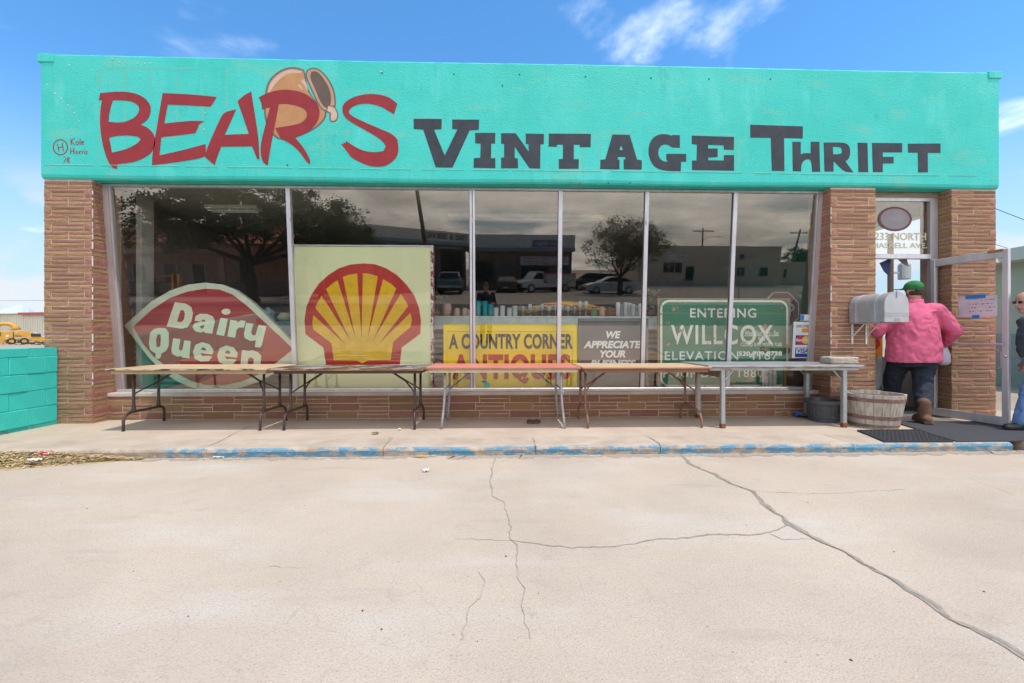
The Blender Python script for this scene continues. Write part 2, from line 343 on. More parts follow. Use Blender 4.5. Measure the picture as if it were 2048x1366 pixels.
def lettering(name, body, place, w, h, m, parent, bold=0.0, shear=0.0, spacing=1.0, rot=0.0):
    """text fitted into a box of w x h centred on (0,0) of place(u,v,w)"""
    vs, fs = text_mesh(body, 1.0, bold, shear, 'LEFT', spacing)
    x0, x1 = min(v.x for v in vs), max(v.x for v in vs); y0, y1 = min(v.y for v in vs), max(v.y for v in vs)
    cr, sr = math.cos(rot), math.sin(rot); b = MB(); out = []
    for v in vs:
        u = ((v.x - x0) / (x1 - x0) - 0.5) * w; t = ((v.y - y0) / (y1 - y0) - 0.5) * h
        out.append(place(u * cr - t * sr, u * sr + t * cr, 0))
    # one object per word: letters are grouped across gaps smaller than a space
    par = list(range(len(vs)))
    def find(i):
        while par[i] != i: par[i] = par[par[i]]; i = par[i]
        return i
    for f in fs:
        for i in f[1:]: par[find(i)] = find(f[0])
    isl = {}
    for i, v in enumerate(vs): isl.setdefault(find(i), []).append(v.x)
    spans = sorted((min(xs), max(xs), k) for k, xs in isl.items()); words, end = [], None
    for lo, hi, k in spans:
        if end is None or lo - end > 0.20 * spacing: words.append(set()); end = hi
        words[-1].add(k); end = max(end, hi)
    first = None
    for wset in words:
        idx = [i for i in range(len(vs)) if find(i) in wset]; mp_ = {i: j for j, i in enumerate(idx)}; bb = MB()
        bb.add([out[i] for i in idx], [tuple(mp_[i] for i in f) for f in fs if f[0] in mp_]); o = bb.build(name, m, parent, fix=False); first = first or o
    return first
def rounded(lp, it=2, lim=52):
    """soften an outline where it bends gently, keep its real corners"""
    for _ in range(it):
        n = len(lp); out = []
        for i in range(n):
            a, b, c = Vector(lp[i - 1]), Vector(lp[i]), Vector(lp[(i + 1) % n]); d0, d1 = b - a, c - b
            if d0.length < 1e-6 or d1.length < 1e-6 or math.degrees(d0.angle(d1)) > lim: out.append(tuple(b))
            else: out += [tuple(b - d0 * 0.25), tuple(b + d1 * 0.25)]
        lp = out
    return lp
# ================================================================== the setting
LOT = -0.09
g = MB(); g.box(-900, 900, -900, 900, -0.6, LOT - 0.012); struct(g.build('ground', m_dirt))
g = MB(); g.box(-26, 26, -4.2, 4.25, LOT - 0.0119 + 0.0, LOT); lot = struct(g.build('parking_lot', m_lot))
g = MB(); g.box(-200, 200, -13.6, -4.2, LOT - 0.0119, LOT - 0.004); road = struct(g.build('road', m_asphalt))
m_yel = flat('road_yellow', (0.55, 0.33, 0.03), rough=0.8); m_white = flat('white_paint', (0.75, 0.75, 0.73), rough=0.6)
for y in (-8.75, -9.0): MB().box(-200, 200, y - 0.06, y + 0.06, LOT - 0.004, LOT - 0.0005).build('road_line', m_yel, road)
g = MB(); g.box(-200, 200, -48, -13.6, LOT - 0.0119, LOT + 0.02); struct(g.build('far_pavement', mat('far_concrete', (0.36, 0.31, 0.26), (0.28, 0.24, 0.20), rough=0.9, ns=0.5)))

# sidewalk slab and painted kerb
KY = 4.25; KR = 5.30
b = MB(); b.box(-26, 26, 4.655, 6.1, -0.3, -0.003); walk = struct(b.build('sidewalk', m_walk))
def kerb_piece(x0, x1, jog):
    prof = [(KY + 0.012, -0.3), (KY + 0.006, -0.07), (KY, -0.035), (KY + 0.008, -0.016), (KY + 0.026, -0.004), (KY + 0.055, 0.0), (4.642, 0.0), (4.642, -0.3)]
    n = max(2, int((x1 - x0) / 0.12)); b = MB(); vs, fs = [], []
    for i in range(n + 1):
        t = i / n; x = x0 + (x1 - x0) * t
        wob = 0.004 * math.sin(x * 3.1) + 0.003 * math.sin(x * 7.7 + 1) + rnd.uniform(-.0015, .0015)
        for j, (y, z) in enumerate(prof):
            s = jog if (i == 0 or i == n) else 0
            vs.append((x + (s * (y - KY) if i == n else (-s * 0 + jog * 0)), y + (wob if j < 6 else 0), z + (wob * 0.5 if 1 < j < 5 else 0)))
    L = len(prof)
    for i in range(n):
        for j in range(L): k = (j + 1) % L; fs.append((i * L + j, i * L + k, (i + 1) * L + k, (i + 1) * L + j))
    fs += [tuple(range(L)), tuple(n * L + j for j in range(L - 1, -1, -1))]
    b.add(vs, fs); return b
kerb = MB(); kerb.box(-26, KR, KY + 0.03, 4.64, -0.3, -0.02); kerb = struct(kerb.build('kerb', m_dark))
kx = [-26, -12] + [U(p, 893, Z=0).x for p in (415, 768, 1072, 1325, 1726)] + [KR]
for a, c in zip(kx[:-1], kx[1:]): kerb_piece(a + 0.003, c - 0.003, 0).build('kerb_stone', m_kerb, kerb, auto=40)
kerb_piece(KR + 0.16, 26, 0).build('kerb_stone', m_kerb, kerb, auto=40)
MB().box(-26, 26, 4.642, 4.655, -0.3, -0.012).build('expansion_joint', m_fill, walk)

# cracks: ragged ribbons of filler, dirt and painted groove shade lying in the concrete
def crack(pts, w, z, name, parent, m=m_fill, seed=0, jag=0.6):
    rr = random.Random(seed); path = []
    for (x0, y0), (x1, y1) in zip(pts[:-1], pts[1:]):
        L = math.hypot(x1 - x0, y1 - y0); n = max(2, int(L / 0.035))
        nx, ny = -(y1 - y0) / L, (x1 - x0) / L
        for i in range(n):
            t = i / n; d = rr.uniform(-1, 1) * 0.010 * jag; path.append((x0 + (x1 - x0) * t + nx * d, y0 + (y1 - y0) * t + ny * d))
    path.append(pts[-1]); b = MB(); vs, fs = [], []
    n = len(path)
    for i, (x, y) in enumerate(path):
        x0, y0 = path[max(0, i - 1)]; x1, y1 = path[min(n - 1, i + 1)]; L = math.hypot(x1 - x0, y1 - y0) or 1
        nx, ny = -(y1 - y0) / L, (x1 - x0) / L; t = i / (n - 1)
        ww = (w[0] + (w[1] - w[0]) * t if isinstance(w, tuple) else w) * (0.45 + 0.75 * abs(math.sin(i * 0.37 + seed) * math.cos(i * 0.113 + 2 * seed)) + rr.random() ** 3 * 0.9) / 2
        vs += [(x + nx * ww, y + ny * ww, z), (x - nx * ww, y - ny * ww, z)]
    fs = [(2 * i, 2 * i + 1, 2 * i + 3, 2 * i + 2) for i in range(n - 1)]
    return b.add(vs, fs).build(name, m, parent, fix=False)
def on_lot(pts): return [tuple(U(x, y, Z=LOT)[:2]) for x, y in pts]
def z4(sx, sy, pts, ox=900, oy=880): return [(ox + x * sx, oy + y * sy) for x, y in pts]
k4 = 1148 / 2048.0
main = z4(k4, k4, [(822, 50), (860, 88), (950, 125), (1000, 155), (1080, 182), (1110, 215), (1135, 243), (1180, 272), (1212, 300), (1260, 330), (1330, 365), (1400, 395), (1470, 440), (1560, 485), (1640, 535), (1725, 590), (1785, 640), (1860, 672), (1950, 712), (2048, 770), (2160, 830)])
crack(on_lot(main), (0.026, 0.038), LOT + 0.003, 'crack', lot, seed=1, jag=1.0)
crack([(x - 0.004, y - 0.010) for x, y in on_lot(main)], (0.005, 0.008), LOT + 0.0036, 'crack_edge', lot, m_cedge, seed=41, jag=0.9)  # dark line painted along one lip as the shade of a recessed groove
for pts, w, sd in ((z4(k4, k4, [(165, 55), (150, 100), (145, 150), (152, 200), (190, 220), (200, 260), (215, 310), (210, 350), (240, 375), (235, 430), (240, 490), (262, 530), (258, 590), (268, 650), (285, 710)]), (0.012, 0.003), 2),
                   (z4(k4, k4, [(210, 358), (290, 368), (370, 377), (440, 385), (560, 382), (660, 372), (720, 355), (850, 350), (940, 337), (1040, 340), (1130, 333), (1170, 320), (1210, 298)]), (0.006, 0.014), 3),
                   (z4(k4, k4, [(105, 470), (130, 510), (105, 560), (85, 580), (60, 620), (65, 655), (45, 690), (40, 715)]), 0.0024, 4),
                   (z4(k4, k4, [(1140, 335), (1190, 358), (1240, 357), (1300, 350)]), 0.004, 5),
                   (z4(k4, k4, [(1090, 183), (1200, 188), (1280, 193), (1420, 190), (1500, 182), (1620, 177)]), 0.003, 6),
                   (z4(k4, k4, [(1840, 130), (1900, 155), (1950, 170), (2010, 195)]), 0.0025, 7),
                   (z4(1100 / 2048., 1100 / 2048., [(1000, 470), (1050, 475), (1140, 475)], ox=0), 0.0016, 8),
                   (z4(k4, k4, [(15, 352), (100, 355), (210, 360)]), 0.003, 9)):
    crack(on_lot(pts), w, LOT + 0.0022, 'crack', lot, seed=sd, jag=0.8)
# dusty gutter strip along the foot of the kerb
for a, c, w, sd in ((-3.9, -0.9, 0.07, 21), (-0.5, 2.2, 0.10, 22), (2.0, 6.2, 0.11, 23)):
    crack([(a, KY - 0.045), ((a + c) / 2, KY - 0.05), (c, KY - 0.045)], w, LOT + 0.0012 + 0.0006 * (sd - 21), 'gutter_dirt', lot, mat('gutter_dust%d' % sd, (0.40, 0.32, 0.25), (0.30, 0.235, 0.18), rough=1, ns=30), seed=sd, jag=3)
for pts, sd in (([(415, 893), (436, 884), (470, 866), (500, 852)], 31), ([(768, 893), (782, 874)], 32), ([(1072, 893), (1066, 876)], 33), ([(1325, 893), (1316, 884), (1292, 872)], 34)):
    crack([tuple(U(x, y, Z=0)[:2]) for x, y in pts], 0.008, 0.0025, 'crack', walk, seed=sd, jag=0.7)

# far mountains, air haze put into their pale blue colour
b = MB(); vs, fs = [], []; n = 400
for i in range(n + 1):
    a = R(-75 + 150 * i / n); d = 6500; x, y = d * math.sin(a), d * math.cos(a)
    deg = math.degrees(a); hgt = 165 + 35 * math.sin(deg * 0.35 + 1) + 20 * math.sin(deg * 1.3) + 8 * math.sin(deg * 3.7)
    hgt += 130 * math.exp(-((deg + 47.4) / 1.5) ** 2)
    vs += [(x * 0.93, y * 0.93, -5), (x, y, max(60, hgt)), (x * 1.1, y * 1.1, -5)]
for i in range(n):
    for j in range(2): fs.append((3 * i + j, 3 * i + j + 1, 3 * i + 4 + j, 3 * i + 3 + j))
struct(b.add(vs, fs).build('mountains', mat('hazed_slopes', (0.46, 0.51, 0.60), (0.42, 0.47, 0.56), rough=1, ns=0.002, spec=0.0)))

# ================================================================== the shop
shop = thing('shop_building', 'thrift shop with turquoise parapet, brick piers and wide slanted display windows', 'building', (0, YF, 0))
XL, XR = -5.72, 6.665
ZB, ZT = 3.07, 4.62
# fascia with soft rounded bottom edge
prof = [(YF - 0.03, ZB + 0.05), (YF - 0.022, ZB + 0.018), (YF - 0.002, ZB), (YF + 0.15, ZB), (YF + 0.15, ZB + 0.06), (YF + 0.30, ZB + 0.06), (YF + 0.30, ZT - 0.01), (YF - 0.018, ZT), (YF - 0.03, ZT - 0.015)]
b = MB(); vs, fs = [], []; n = 120; L = len(prof); rf = random.Random(3)
for i in range(n + 1):
    x = XL + (XR - XL) * i / n
    for j, (y, z) in enumerate(prof):
        dz = 0.006 * math.sin(x * 1.7) + rf.uniform(-.002, .002) if j < 3 else (rf.uniform(-.0025, .0025) + 0.004 * math.sin(x * 0.9) if j > 5 else 0)
        vs.append((x, y, z + dz))
for i in range(n):
    for j in range(L): k = (j + 1) % L; fs.append((i * L + j, i * L + k, (i + 1) * L + k, (i + 1) * L + j))
fs += [tuple(range(L)), tuple(n * L + j for j in range(L - 1, -1, -1))]
fascia = b.add(vs, fs).build('fascia', m_turq, shop)
MB().bbox(XL - 0.04, XL + 0.155, YF - 0.042, YF + 0.3, ZT - 0.10, ZT + 0.004, 0.006).build('coping_end', m_turq, fascia)
MB().bbox(XR - 0.15, XR + 0.035, YF - 0.042, YF + 0.3, ZT - 0.085, ZT + 0.006, 0.006).build('coping_end', m_turq, fascia)
# stop bead: a broken thin metal strip low on the fascia
rb = random.Random(12); x = XL + 0.05; m_bead = flat('pale_bead', (0.34, 0.66, 0.58)); yb = YF - 0.034
while x < XR - 0.3:
    L2 = rb.uniform(0.15, 1.1); x2 = min(x + L2, XR - 0.3); z0 = 3.237 + 0.004 * math.sin(x)
    MB().box(x, x2, yb, YF - 0.028, z0, z0 + 0.0045).build('stop_bead', m_bead, fascia); x = x2 + rb.uniform(0.0, 0.14)
m_chip = flat('bare_plaster', (0.50, 0.60, 0.57)); m_hole = flat('dark_hole', (0.03, 0.05, 0.05))
chips = [(110, 187), (123, 197), (136, 210), (149, 226), (158, 242), (225, 118), (240, 124), (275, 126), (290, 127), (302, 126), (138, 130), (762, 143), (410, 226), (408, 259)]
for i, (px, py) in enumerate(chips):
    p = U(px, py, Y=YF - 0.031); rr = random.Random(i); k = rr.randint(6, 9)
    lp = [(math.cos(2 * math.pi * j / k) * rr.uniform(.3, 1) * 0.015, math.sin(2 * math.pi * j / k) * rr.uniform(.3, 1) * 0.014) for j in range(k)]
    MB().prism([lp], lambda u, v, w, p=p: (p.x + u, p.y - 0.002 + w, p.z + v), 0.004).build('paint_chip', m_chip, fascia)
for px, py in ((764, 146), (908, 148), (1039, 149), (1171, 153), (1302, 156), (1418, 158), (1541, 158), (1005, 171), (575, 330), (1160, 368), (1217, 366), (1260, 366)):
    p = U(px, py, Y=YF - 0.031); MB().ellipsoid(p, 0.010, 0.004, 0.011, 8, 5).build('bolt_hole', m_hole, fascia)

# ---- painted lettering (traced outlines, a skin of paint on the stucco)
zk = 560 / 2048.0
def onf(ox, lift):
    def f(u, v, w): p = U(ox + u * zk, 90 + v * zk, Y=YF - 0.03); return (p.x, YF - 0.03 - lift + w, p.z)
    return f
def painted(name, loops, ox, m, lift=0.003, depth=0.002):
    return MB().prism([rounded(lp) for lp in loops], onf(ox, lift), depth).build(name, m, fascia, fix=False)
A_ = 0; B_ = 480; C_ = 1000; D_ = 1488
# ghosts of older, painted-over lettering
m_ghost = mat('painted_over_ghost', (0.130, 0.470, 0.375), (0.045, 0.53, 0.43), rough=0.62, ns=7, bump=0.42, bs=75, bdist=0.008)
for x0, y0, x1, y1 in ((735, 158, 1450, 176), (715, 180, 735, 330), (715, 440, 730, 870), (905, 180, 930, 330), (900, 440, 925, 560), (905, 700, 920, 780), (1090, 180, 1105, 380), (1285, 190, 1300, 345), (1285, 460, 1300, 560), (1650, 160, 1665, 480), (1470, 350, 1490, 660)): painted('paint_ghost', [[(x0, y0), (x1, y0 + 5), (x1, y1 + 4), (x0, y1)]], A_, m_ghost, 0.0003, 0.0002)
for x0, y0, x1, y1 in ((740, 330, 1180, 350), (965, 440, 985, 760), (1225, 520, 1420, 536), (1120, 520, 1150, 560), (600, 600, 620, 870), (780, 600, 800, 690)): painted('paint_ghost', [[(x0, y0), (x1, y0 + 5), (x1, y1 + 4), (x0, y1)]], B_, m_ghost, 0.0003, 0.0002)
for x0, y0, x1, y1 in ((340, 628, 680, 640), (790, 620, 960, 645), (715, 640, 735, 820), (1380, 642, 1730, 655), (1735, 660, 1755, 910), (600, 760, 615, 960), (1100, 632, 1250, 645)): painted('paint_ghost', [[(x0, y0), (x1, y0 + 5), (x1, y1 + 4), (x0, y1)]], C_, m_ghost, 0.0003, 0.0002)
# honey pot behind the red word
m_pot = mat('pot_ochre', (0.50, 0.25, 0.10), (0.42, 0.20, 0.075), rough=0.6, ns=5, bump=0.3, bs=75)
m_potd = flat('pot_outline_grey', (0.13, 0.11, 0.12)); m_potl = flat('pot_highlight', (0.62, 0.42, 0.32)); m_potr = flat('pot_rim_ochre', (0.50, 0.29, 0.16)); m_potm = flat('pot_mouth_brown', (0.115, 0.075, 0.055))
pot_out = [(395, 157), (320, 170), (250, 213), (203, 268), (183, 340), (174, 450), (178, 540), (205, 610), (240, 665), (292, 700), (400, 682), (500, 645), (580, 595), (628, 540), (636, 480), (560, 420), (500, 330), (482, 240), (470, 180)]
pot_in = [(395, 170), (325, 183), (258, 224), (214, 276), (195, 345), (187, 450), (192, 535), (218, 605), (252, 655), (296, 686), (400, 668), (495, 632), (570, 585), (614, 535), (622, 488), (550, 420), (490, 330), (472, 240), (462, 190)]
painted('painted_pot', [pot_out], B_, m_potd, 0.0004, 0.0003)
painted('painted_pot', [pot_in], B_, m_pot, 0.0007, 0.0003)
painted('painted_highlight', [[(385, 178), (325, 190), (262, 232), (222, 282), (205, 345), (216, 350), (245, 300), (300, 240), (360, 205), (450, 205), (452, 195)]], B_, m_potl, 0.0010, 0.0003)
rim_o = [(500, 172), (560, 163), (620, 207), (672, 282), (697, 350), (704, 440), (690, 470), (655, 440), (640, 488), (600, 480), (560, 420), (520, 330), (476, 232), (480, 195)]
painted('painted_rim', [rim_o], B_, m_potd, 0.0009, 0.0003)
painted('painted_rim', [[(503, 182), (558, 174), (613, 216), (662, 288), (686, 352), (692, 440), (683, 455), (640, 430), (632, 478), (602, 468), (568, 412), (530, 326), (488, 232), (490, 200)]], B_, m_potr, 0.0012, 0.0003)
painted('painted_mouth', [[(522, 195), (560, 190), (600, 228), (642, 292), (664, 352), (668, 430), (640, 465), (610, 450), (580, 400), (548, 320), (510, 238)]], B_, m_potm, 0.0015, 0.0003)
painted('painted_drip', [[(640, 440), (690, 445), (718, 490), (720, 535), (700, 562), (668, 566), (652, 545), (655, 500), (630, 490)]], B_, m_potd, 0.0017, 0.0003)
painted('painted_drip', [[(646, 448), (686, 453), (710, 492), (711, 532), (694, 554), (672, 557), (662, 543), (667, 498), (638, 482)]], B_, m_potl, 0.0020, 0.0003)
for q in ([(445, 262), (470, 250), (490, 290), (497, 330), (485, 330), (470, 290)], [(420, 295), (440, 290), (462, 325), (455, 330)]): painted('painted_highlight', [q], B_, m_potl, 0.0011, 0.0003)
Bo = [(723, 405), (733, 352), (880, 338), (985, 350), (1060, 385), (1103, 440), (1103, 500), (1080, 550), (1030, 583), (1085, 605), (1129, 655), (1140, 720), (1113, 785), (1060, 825), (980, 858), (856, 874), (860, 905), (835, 905), (808, 885), (770, 800), (745, 700), (731, 580), (735, 470), (747, 405)]
Bh1 = [(827, 405), (900, 405), (970, 415), (1015, 445), (1021, 480), (990, 530), (920, 562), (870, 568), (795, 562), (800, 500), (815, 440)]
Bh2 = [(800, 678), (870, 663), (950, 662), (1010, 670), (1030, 690), (1000, 725), (920, 765), (820, 787)]
Eo = [(1190, 352), (1385, 360), (1585, 380), (1567, 415), (1540, 452), (1400, 443), (1228, 437), (1203, 574), (1400, 553), (1500, 558), (1455, 580), (1448, 610), (1430, 645), (1300, 662), (1180, 675), (1168, 806), (1340, 770), (1505, 723), (1508, 800), (1488, 826), (1300, 858), (1112, 880), (1116, 780), (1145, 620), (1170, 470)]
Ao = [(1728, 470), (1645, 490), (1618, 525), (1560, 650), (1511, 765), (1500, 820), (1570, 880), (1590, 820), (1618, 745), (1845, 743), (1882, 836), (1899, 838), (1893, 700), (1875, 570), (1838, 340), (1785, 368), (1737, 412), (1780, 530), (1820, 650), (1645, 657), (1690, 560)]
Ro = [(137, 383), (200, 350), (290, 327), (380, 328), (470, 350), (540, 400), (578, 450), (585, 510), (565, 570), (520, 620), (460, 655), (405, 680), (450, 730), (490, 790), (517, 850), (513, 873), (490, 860), (450, 800), (400, 745), (340, 705), (300, 690), (258, 608), (370, 590), (440, 575), (485, 540), (493, 500), (475, 470), (420, 445), (340, 430), (285, 433), (252, 609), (215, 800), (205, 883), (160, 855), (146, 740), (190, 570), (220, 455), (162, 473), (158, 430), (146, 400)]
So = [(1152, 430), (1138, 470), (1128, 507), (1080, 480), (1040, 455), (980, 435), (920, 428), (860, 435), (810, 460), (795, 490), (810, 515), (900, 560), (1040, 620), (1110, 650), (1150, 685), (1158, 730), (1160, 790), (1130, 845), (1070, 885), (1010, 893), (940, 885), (860, 850), (815, 825), (790, 790), (765, 755), (735, 720), (757, 726), (757, 708), (772, 720), (777, 702), (800, 718), (850, 750), (920, 780), (1000, 785), (1050, 775), (1067, 740), (1045, 705), (990, 665), (900, 615), (820, 570), (770, 535), (750, 495), (748, 450), (770, 415), (830, 380), (900, 362), (980, 357), (1060, 370), (1110, 395)]
for lp, ox in (([Bo, Bh1, Bh2], A_), ([Eo], A_), ([Ao], A_), ([Ro], B_), ([So], B_)): painted('painted_letter', lp, ox, m_letred, 0.0024, 0.0006)
dark = [([[(1270, 540), (1476, 541), (1474, 617), (1420, 620), (1497, 808), (1590, 617), (1552, 616), (1552, 545), (1750, 546), (1746, 621), (1680, 625), (1555, 897), (1432, 896), (1340, 620), (1270, 615)]], B_),
 ([[(1720, 643), (1868, 643), (1866, 722), (1838, 722), (1836, 828), (1868, 828), (1868, 902), (1708, 898), (1710, 828), (1757, 825), (1760, 722), (1720, 720)]], B_),
 ([[(8, 645), (115, 645), (210, 780), (208, 725), (188, 724), (188, 648), (322, 650), (320, 726), (296, 728), (294, 905), (215, 902), (108, 745), (108, 828), (130, 828), (132, 902), (8, 902), (8, 825), (30, 822), (30, 724), (8, 722)]], C_),
 ([[(357, 648), (665, 650), (663, 748), (583, 748), (583, 730), (540, 730), (540, 835), (577, 835), (575, 906), (430, 906), (430, 835), (460, 833), (460, 730), (418, 730), (415, 745), (355, 744)]], C_),
 ([[(822, 655), (948, 657), (1003, 838), (1037, 842), (1037, 912), (905, 910), (903, 838), (917, 836), (915, 820), (865, 820), (860, 838), (874, 838), (874, 910), (732, 908), (734, 840), (770, 836)], [(885, 735), (900, 768), (873, 768)]], C_),
 ([[(1315, 660), (1316, 752), (1258, 752), (1230, 730), (1190, 728), (1162, 755), (1155, 800), (1175, 840), (1210, 855), (1228, 850), (1216, 842), (1216, 796), (1362, 796), (1362, 855), (1325, 855), (1322, 925), (1255, 923), (1190, 918), (1130, 895), (1095, 840), (1083, 775), (1095, 710), (1130, 668), (1180, 650), (1230, 655), (1258, 665), (1262, 658)]], C_),
 ([[(1402, 663), (1712, 672), (1710, 768), (1637, 766), (1636, 735), (1522, 731), (1522, 757), (1592, 757), (1592, 820), (1522, 824), (1524, 843), (1636, 845), (1637, 805), (1712, 805), (1712, 920), (1404, 915), (1404, 845), (1437, 845), (1440, 730), (1402, 725)]], C_),
 ([[(45, 583), (431, 595), (429, 684), (293, 682), (296, 922), (203, 920), (195, 680), (46, 678)]], D_),
 ([[(353, 708), (415, 708), (415, 800), (440, 790), (487, 792), (487, 708), (551, 708), (557, 928), (497, 928), (493, 860), (480, 838), (455, 835), (428, 855), (418, 885), (418, 925), (356, 923)]], D_),
 ([[(582, 714), (720, 712), (760, 725), (776, 755), (776, 810), (760, 840), (742, 850), (800, 932), (733, 930), (655, 850), (655, 926), (588, 926)], [(650, 745), (700, 747), (715, 760), (715, 790), (700, 798), (652, 800)]], D_),
 ([[(830, 714), (903, 716), (908, 930), (836, 930)]], D_),
 ([[(935, 716), (1157, 718), (1157, 786), (1015, 786), (1015, 818), (1094, 818), (1094, 866), (1015, 868), (1015, 930), (942, 930)]], D_),
 ([[(1197, 722), (1437, 720), (1437, 790), (1344, 790), (1345, 932), (1273, 932), (1270, 788), (1200, 788)]], D_)]
for lp, ox in dark: painted('painted_letter', lp, ox, m_letdark, 0.0012, 0.0006)
# signature
def stroke(pts, w, ox=A_, lift=0.0036):
    f = onf(ox, lift); P = [Vector(f(u, v, 0)) for u, v in pts]; b = MB(); vs, fs = [], []
    for i, p in enumerate(P):
        t = (P[min(i + 1, len(P) - 1)] - P[max(0, i - 1)]).normalized(); nrm = Vector((-t.z, 0, t.x)) * w / 2; vs += [p + nrm, p - nrm]
    return b.add(vs, [(2 * i, 2 * i + 1, 2 * i + 3, 2 * i + 2) for i in range(len(P) - 1)])
sig = MB()
def sadd(pts, w=0.011): 
    q = stroke(pts, w, lift=0.0010 + 0.0001 * (len(sig.f) % 7)); sig.add(q.v, q.f)
sadd([(442 + 52 * math.cos(a), 748 + 55 * math.sin(a)) for a in (2 * math.pi * i / 24 for i in range(25))], 0.014)
for st in ([(420, 722), (432, 780)], [(455, 715), (465, 778)], [(424, 752), (460, 745)], [(518, 685), (522, 732)], [(545, 680), (521, 706)], [(521, 706), (548, 732)],
           [(566 + 11 * math.cos(a), 717 + 13 * math.sin(a)) for a in (2 * math.pi * i / 10 for i in range(11))], [(586, 685), (587, 731)], [(597, 716), (612, 712), (608, 703), (598, 708), (598, 726), (614, 728)],
           [(517, 755), (518, 800)], [(540, 752), (541, 798)], [(518, 777), (541, 775)], [(568, 778), (556, 780), (553, 792), (562, 797), (570, 785), (572, 798)], [(581, 776), (583, 798)], [(582, 784), (593, 776)], [(600, 776), (602, 798)], [(601, 784), (611, 776)], [(619, 776), (621, 798)], [(617, 764), (619, 760)], [(641, 774), (630, 778), (640, 790), (628, 799)],
           [(472, 815), (468, 826)], [(484, 830), (466, 862)], [(498, 840), (490, 828), (500, 818), (509, 826), (498, 840), (489, 853), (499, 864), (508, 855), (498, 840)]): sadd(st)
sig.build('painted_signature', m_letred, fascia, fix=False)

# ---- brick piers, low brick wall
def brick_mesh(name, nx, nz, m, sd):
    rr = random.Random(sd); b = MB(); vs, fs = [], []
    for j in range(nz + 1):
        for i in range(nx + 1):
            edge = i in (0, nx) or j in (0, nz)
            vs.append((i / nx - 0.5 + (0 if i in (0, nx) else rr.uniform(-.25, .25) / nx), (rr.uniform(-0.001, 0.002) if edge else -rr.uniform(0.0005, 0.0055)), j / nz - 0.5))
    for j in range(nz):
        for i in range(nx): a = j * (nx + 1) + i; fs.append((a, a + 1, a + nx + 2, a + nx + 1))
    k = len(vs); vs += [(-.5, .03, -.5), (.5, .03, -.5), (.5, .03, .5), (-.5, .03, .5)]
    bot = list(range(nx + 1)); top = [nz * (nx + 1) + i for i in range(nx + 1)]; lf = [j * (nx + 1) for j in range(nz + 1)]; rt = [j * (nx + 1) + nx for j in range(nz + 1)]
    fs += [tuple(bot[::-1] + [k, k + 1]), tuple(top + [k + 2, k + 3]), tuple(lf + [k + 3, k]), tuple(rt[::-1] + [k + 1, k + 2])]
    b.add(vs, fs); me = bpy.data.meshes.new(name); me.from_pydata([tuple(v) for v in b.v], [], b.f); me.materials.append(m); me.update(); return me
BR = {(m, k): [brick_mesh('brick', *(5, 2) if k == 'long' else (3, 3), {'r': m_bred, 't': m_btan}[m], sd + (10 if k == 'long' else 50) + (100 if m == 'r' else 0)) for sd in range(4)] for m in 'rt' for k in ('long', 'sq')}
bricks = []      # (area in view, parent, mesh, matrix, colour)
def put(parent, x0, x1, z0, z1, colr, y, side=None, jt=0.0056):
    """a brick on the plane y (or, with side, on a plane of constant x, x0..x1 running in depth)"""
    w, h = x1 - x0 - 2 * jt, z1 - z0 - 2 * jt
    if w < 0.012: return
    k = 'long' if w / h > 2.2 else 'sq'; me = rnd.choice(BR[(colr, k)])
    if side is None:
        Mx = Matrix.Translation(((x0 + x1) / 2, y + rnd.uniform(-.003, .003), (z0 + z1) / 2)) @ Matrix.Diagonal((w * rnd.choice((-1, 1)), 1, h, 1))
        area = w * h * 1.0
    else:
        face, sx = side
        Mx = Matrix.Translation((face + rnd.uniform(-.002, .002), (x0 + x1) / 2, (z0 + z1) / 2)) @ Matrix.Rotation(R(90) * sx, 4, 'Z') @ Matrix.Diagonal((w, 1, h, 1)); area = w * h * 0.2
    bricks.append((area, parent, me, Mx))
CO = 0.0525
def pier(x0, x1, sq_left, sq_right, side=None, label=None, zt=ZB, depth=0.16):
    p = MB().box(x0 + 0.006, x1 - 0.006, YF + 0.0045, YF + 0.42, -0.05, zt).build('brick_pier', m_mortar, shop)
    z = zt - 0.02; k = 0; sq = 0.09; mid = (x0 + x1) / 2
    while z > 0.0:
        za, zb_ = z, z - CO; zc = z - 2 * CO
        if zc < -0.02: zc = max(zc, -0.05)
        if k % 2 == 0:
            for a, c in ((x0, mid + rnd.uniform(-.01, .01)), (mid, x1)): pass
            j = mid + rnd.uniform(-.012, .012)
            put(p, x0, j, zb_, za, 'r', YF); put(p, j, x1, zb_, za, 'r', YF); put(p, x0, j, zc, zb_, 't', YF); put(p, j, x1, zc, zb_, 't', YF)
            sc = 'rt'
        else:
            a = x0 + sq; c = x1 - 0.10
            put(p, x0, a, zc, za, sq_left, YF); put(p, a, c, zb_, za, 'r', YF); put(p, a, c, zc, zb_, 't', YF); put(p, c, x1, zc, za, sq_right, YF)
            sc = 'dbl'
        if side:
            face, sx, y1 = side
            if sc == 'dbl': put(p, YF + 0.004, y1, zc, za, sq_right if sx > 0 else sq_left, None, (face, sx))
            else:
                cut = YF + (y1 - YF) * 0.62
                put(p, YF + 0.004, cut, zb_, za, 'r', None, (face, sx)); put(p, cut, y1, zb_, za, 't', None, (face, sx)); put(p, YF + 0.004, y1, zc, zb_, 't', None, (face, sx))
        z -= 2 * CO; k += 1
    return p
pl = pier(XL, -5.125, 't', 'r', (-5.125, 1, YF + 0.33)); pm = pier(4.39, 5.01, 'r', 't', (4.39, -1, YF + 0.33)); pr = pier(6.045, XR, 't', 'r', (6.045, -1, YF + 0.19))
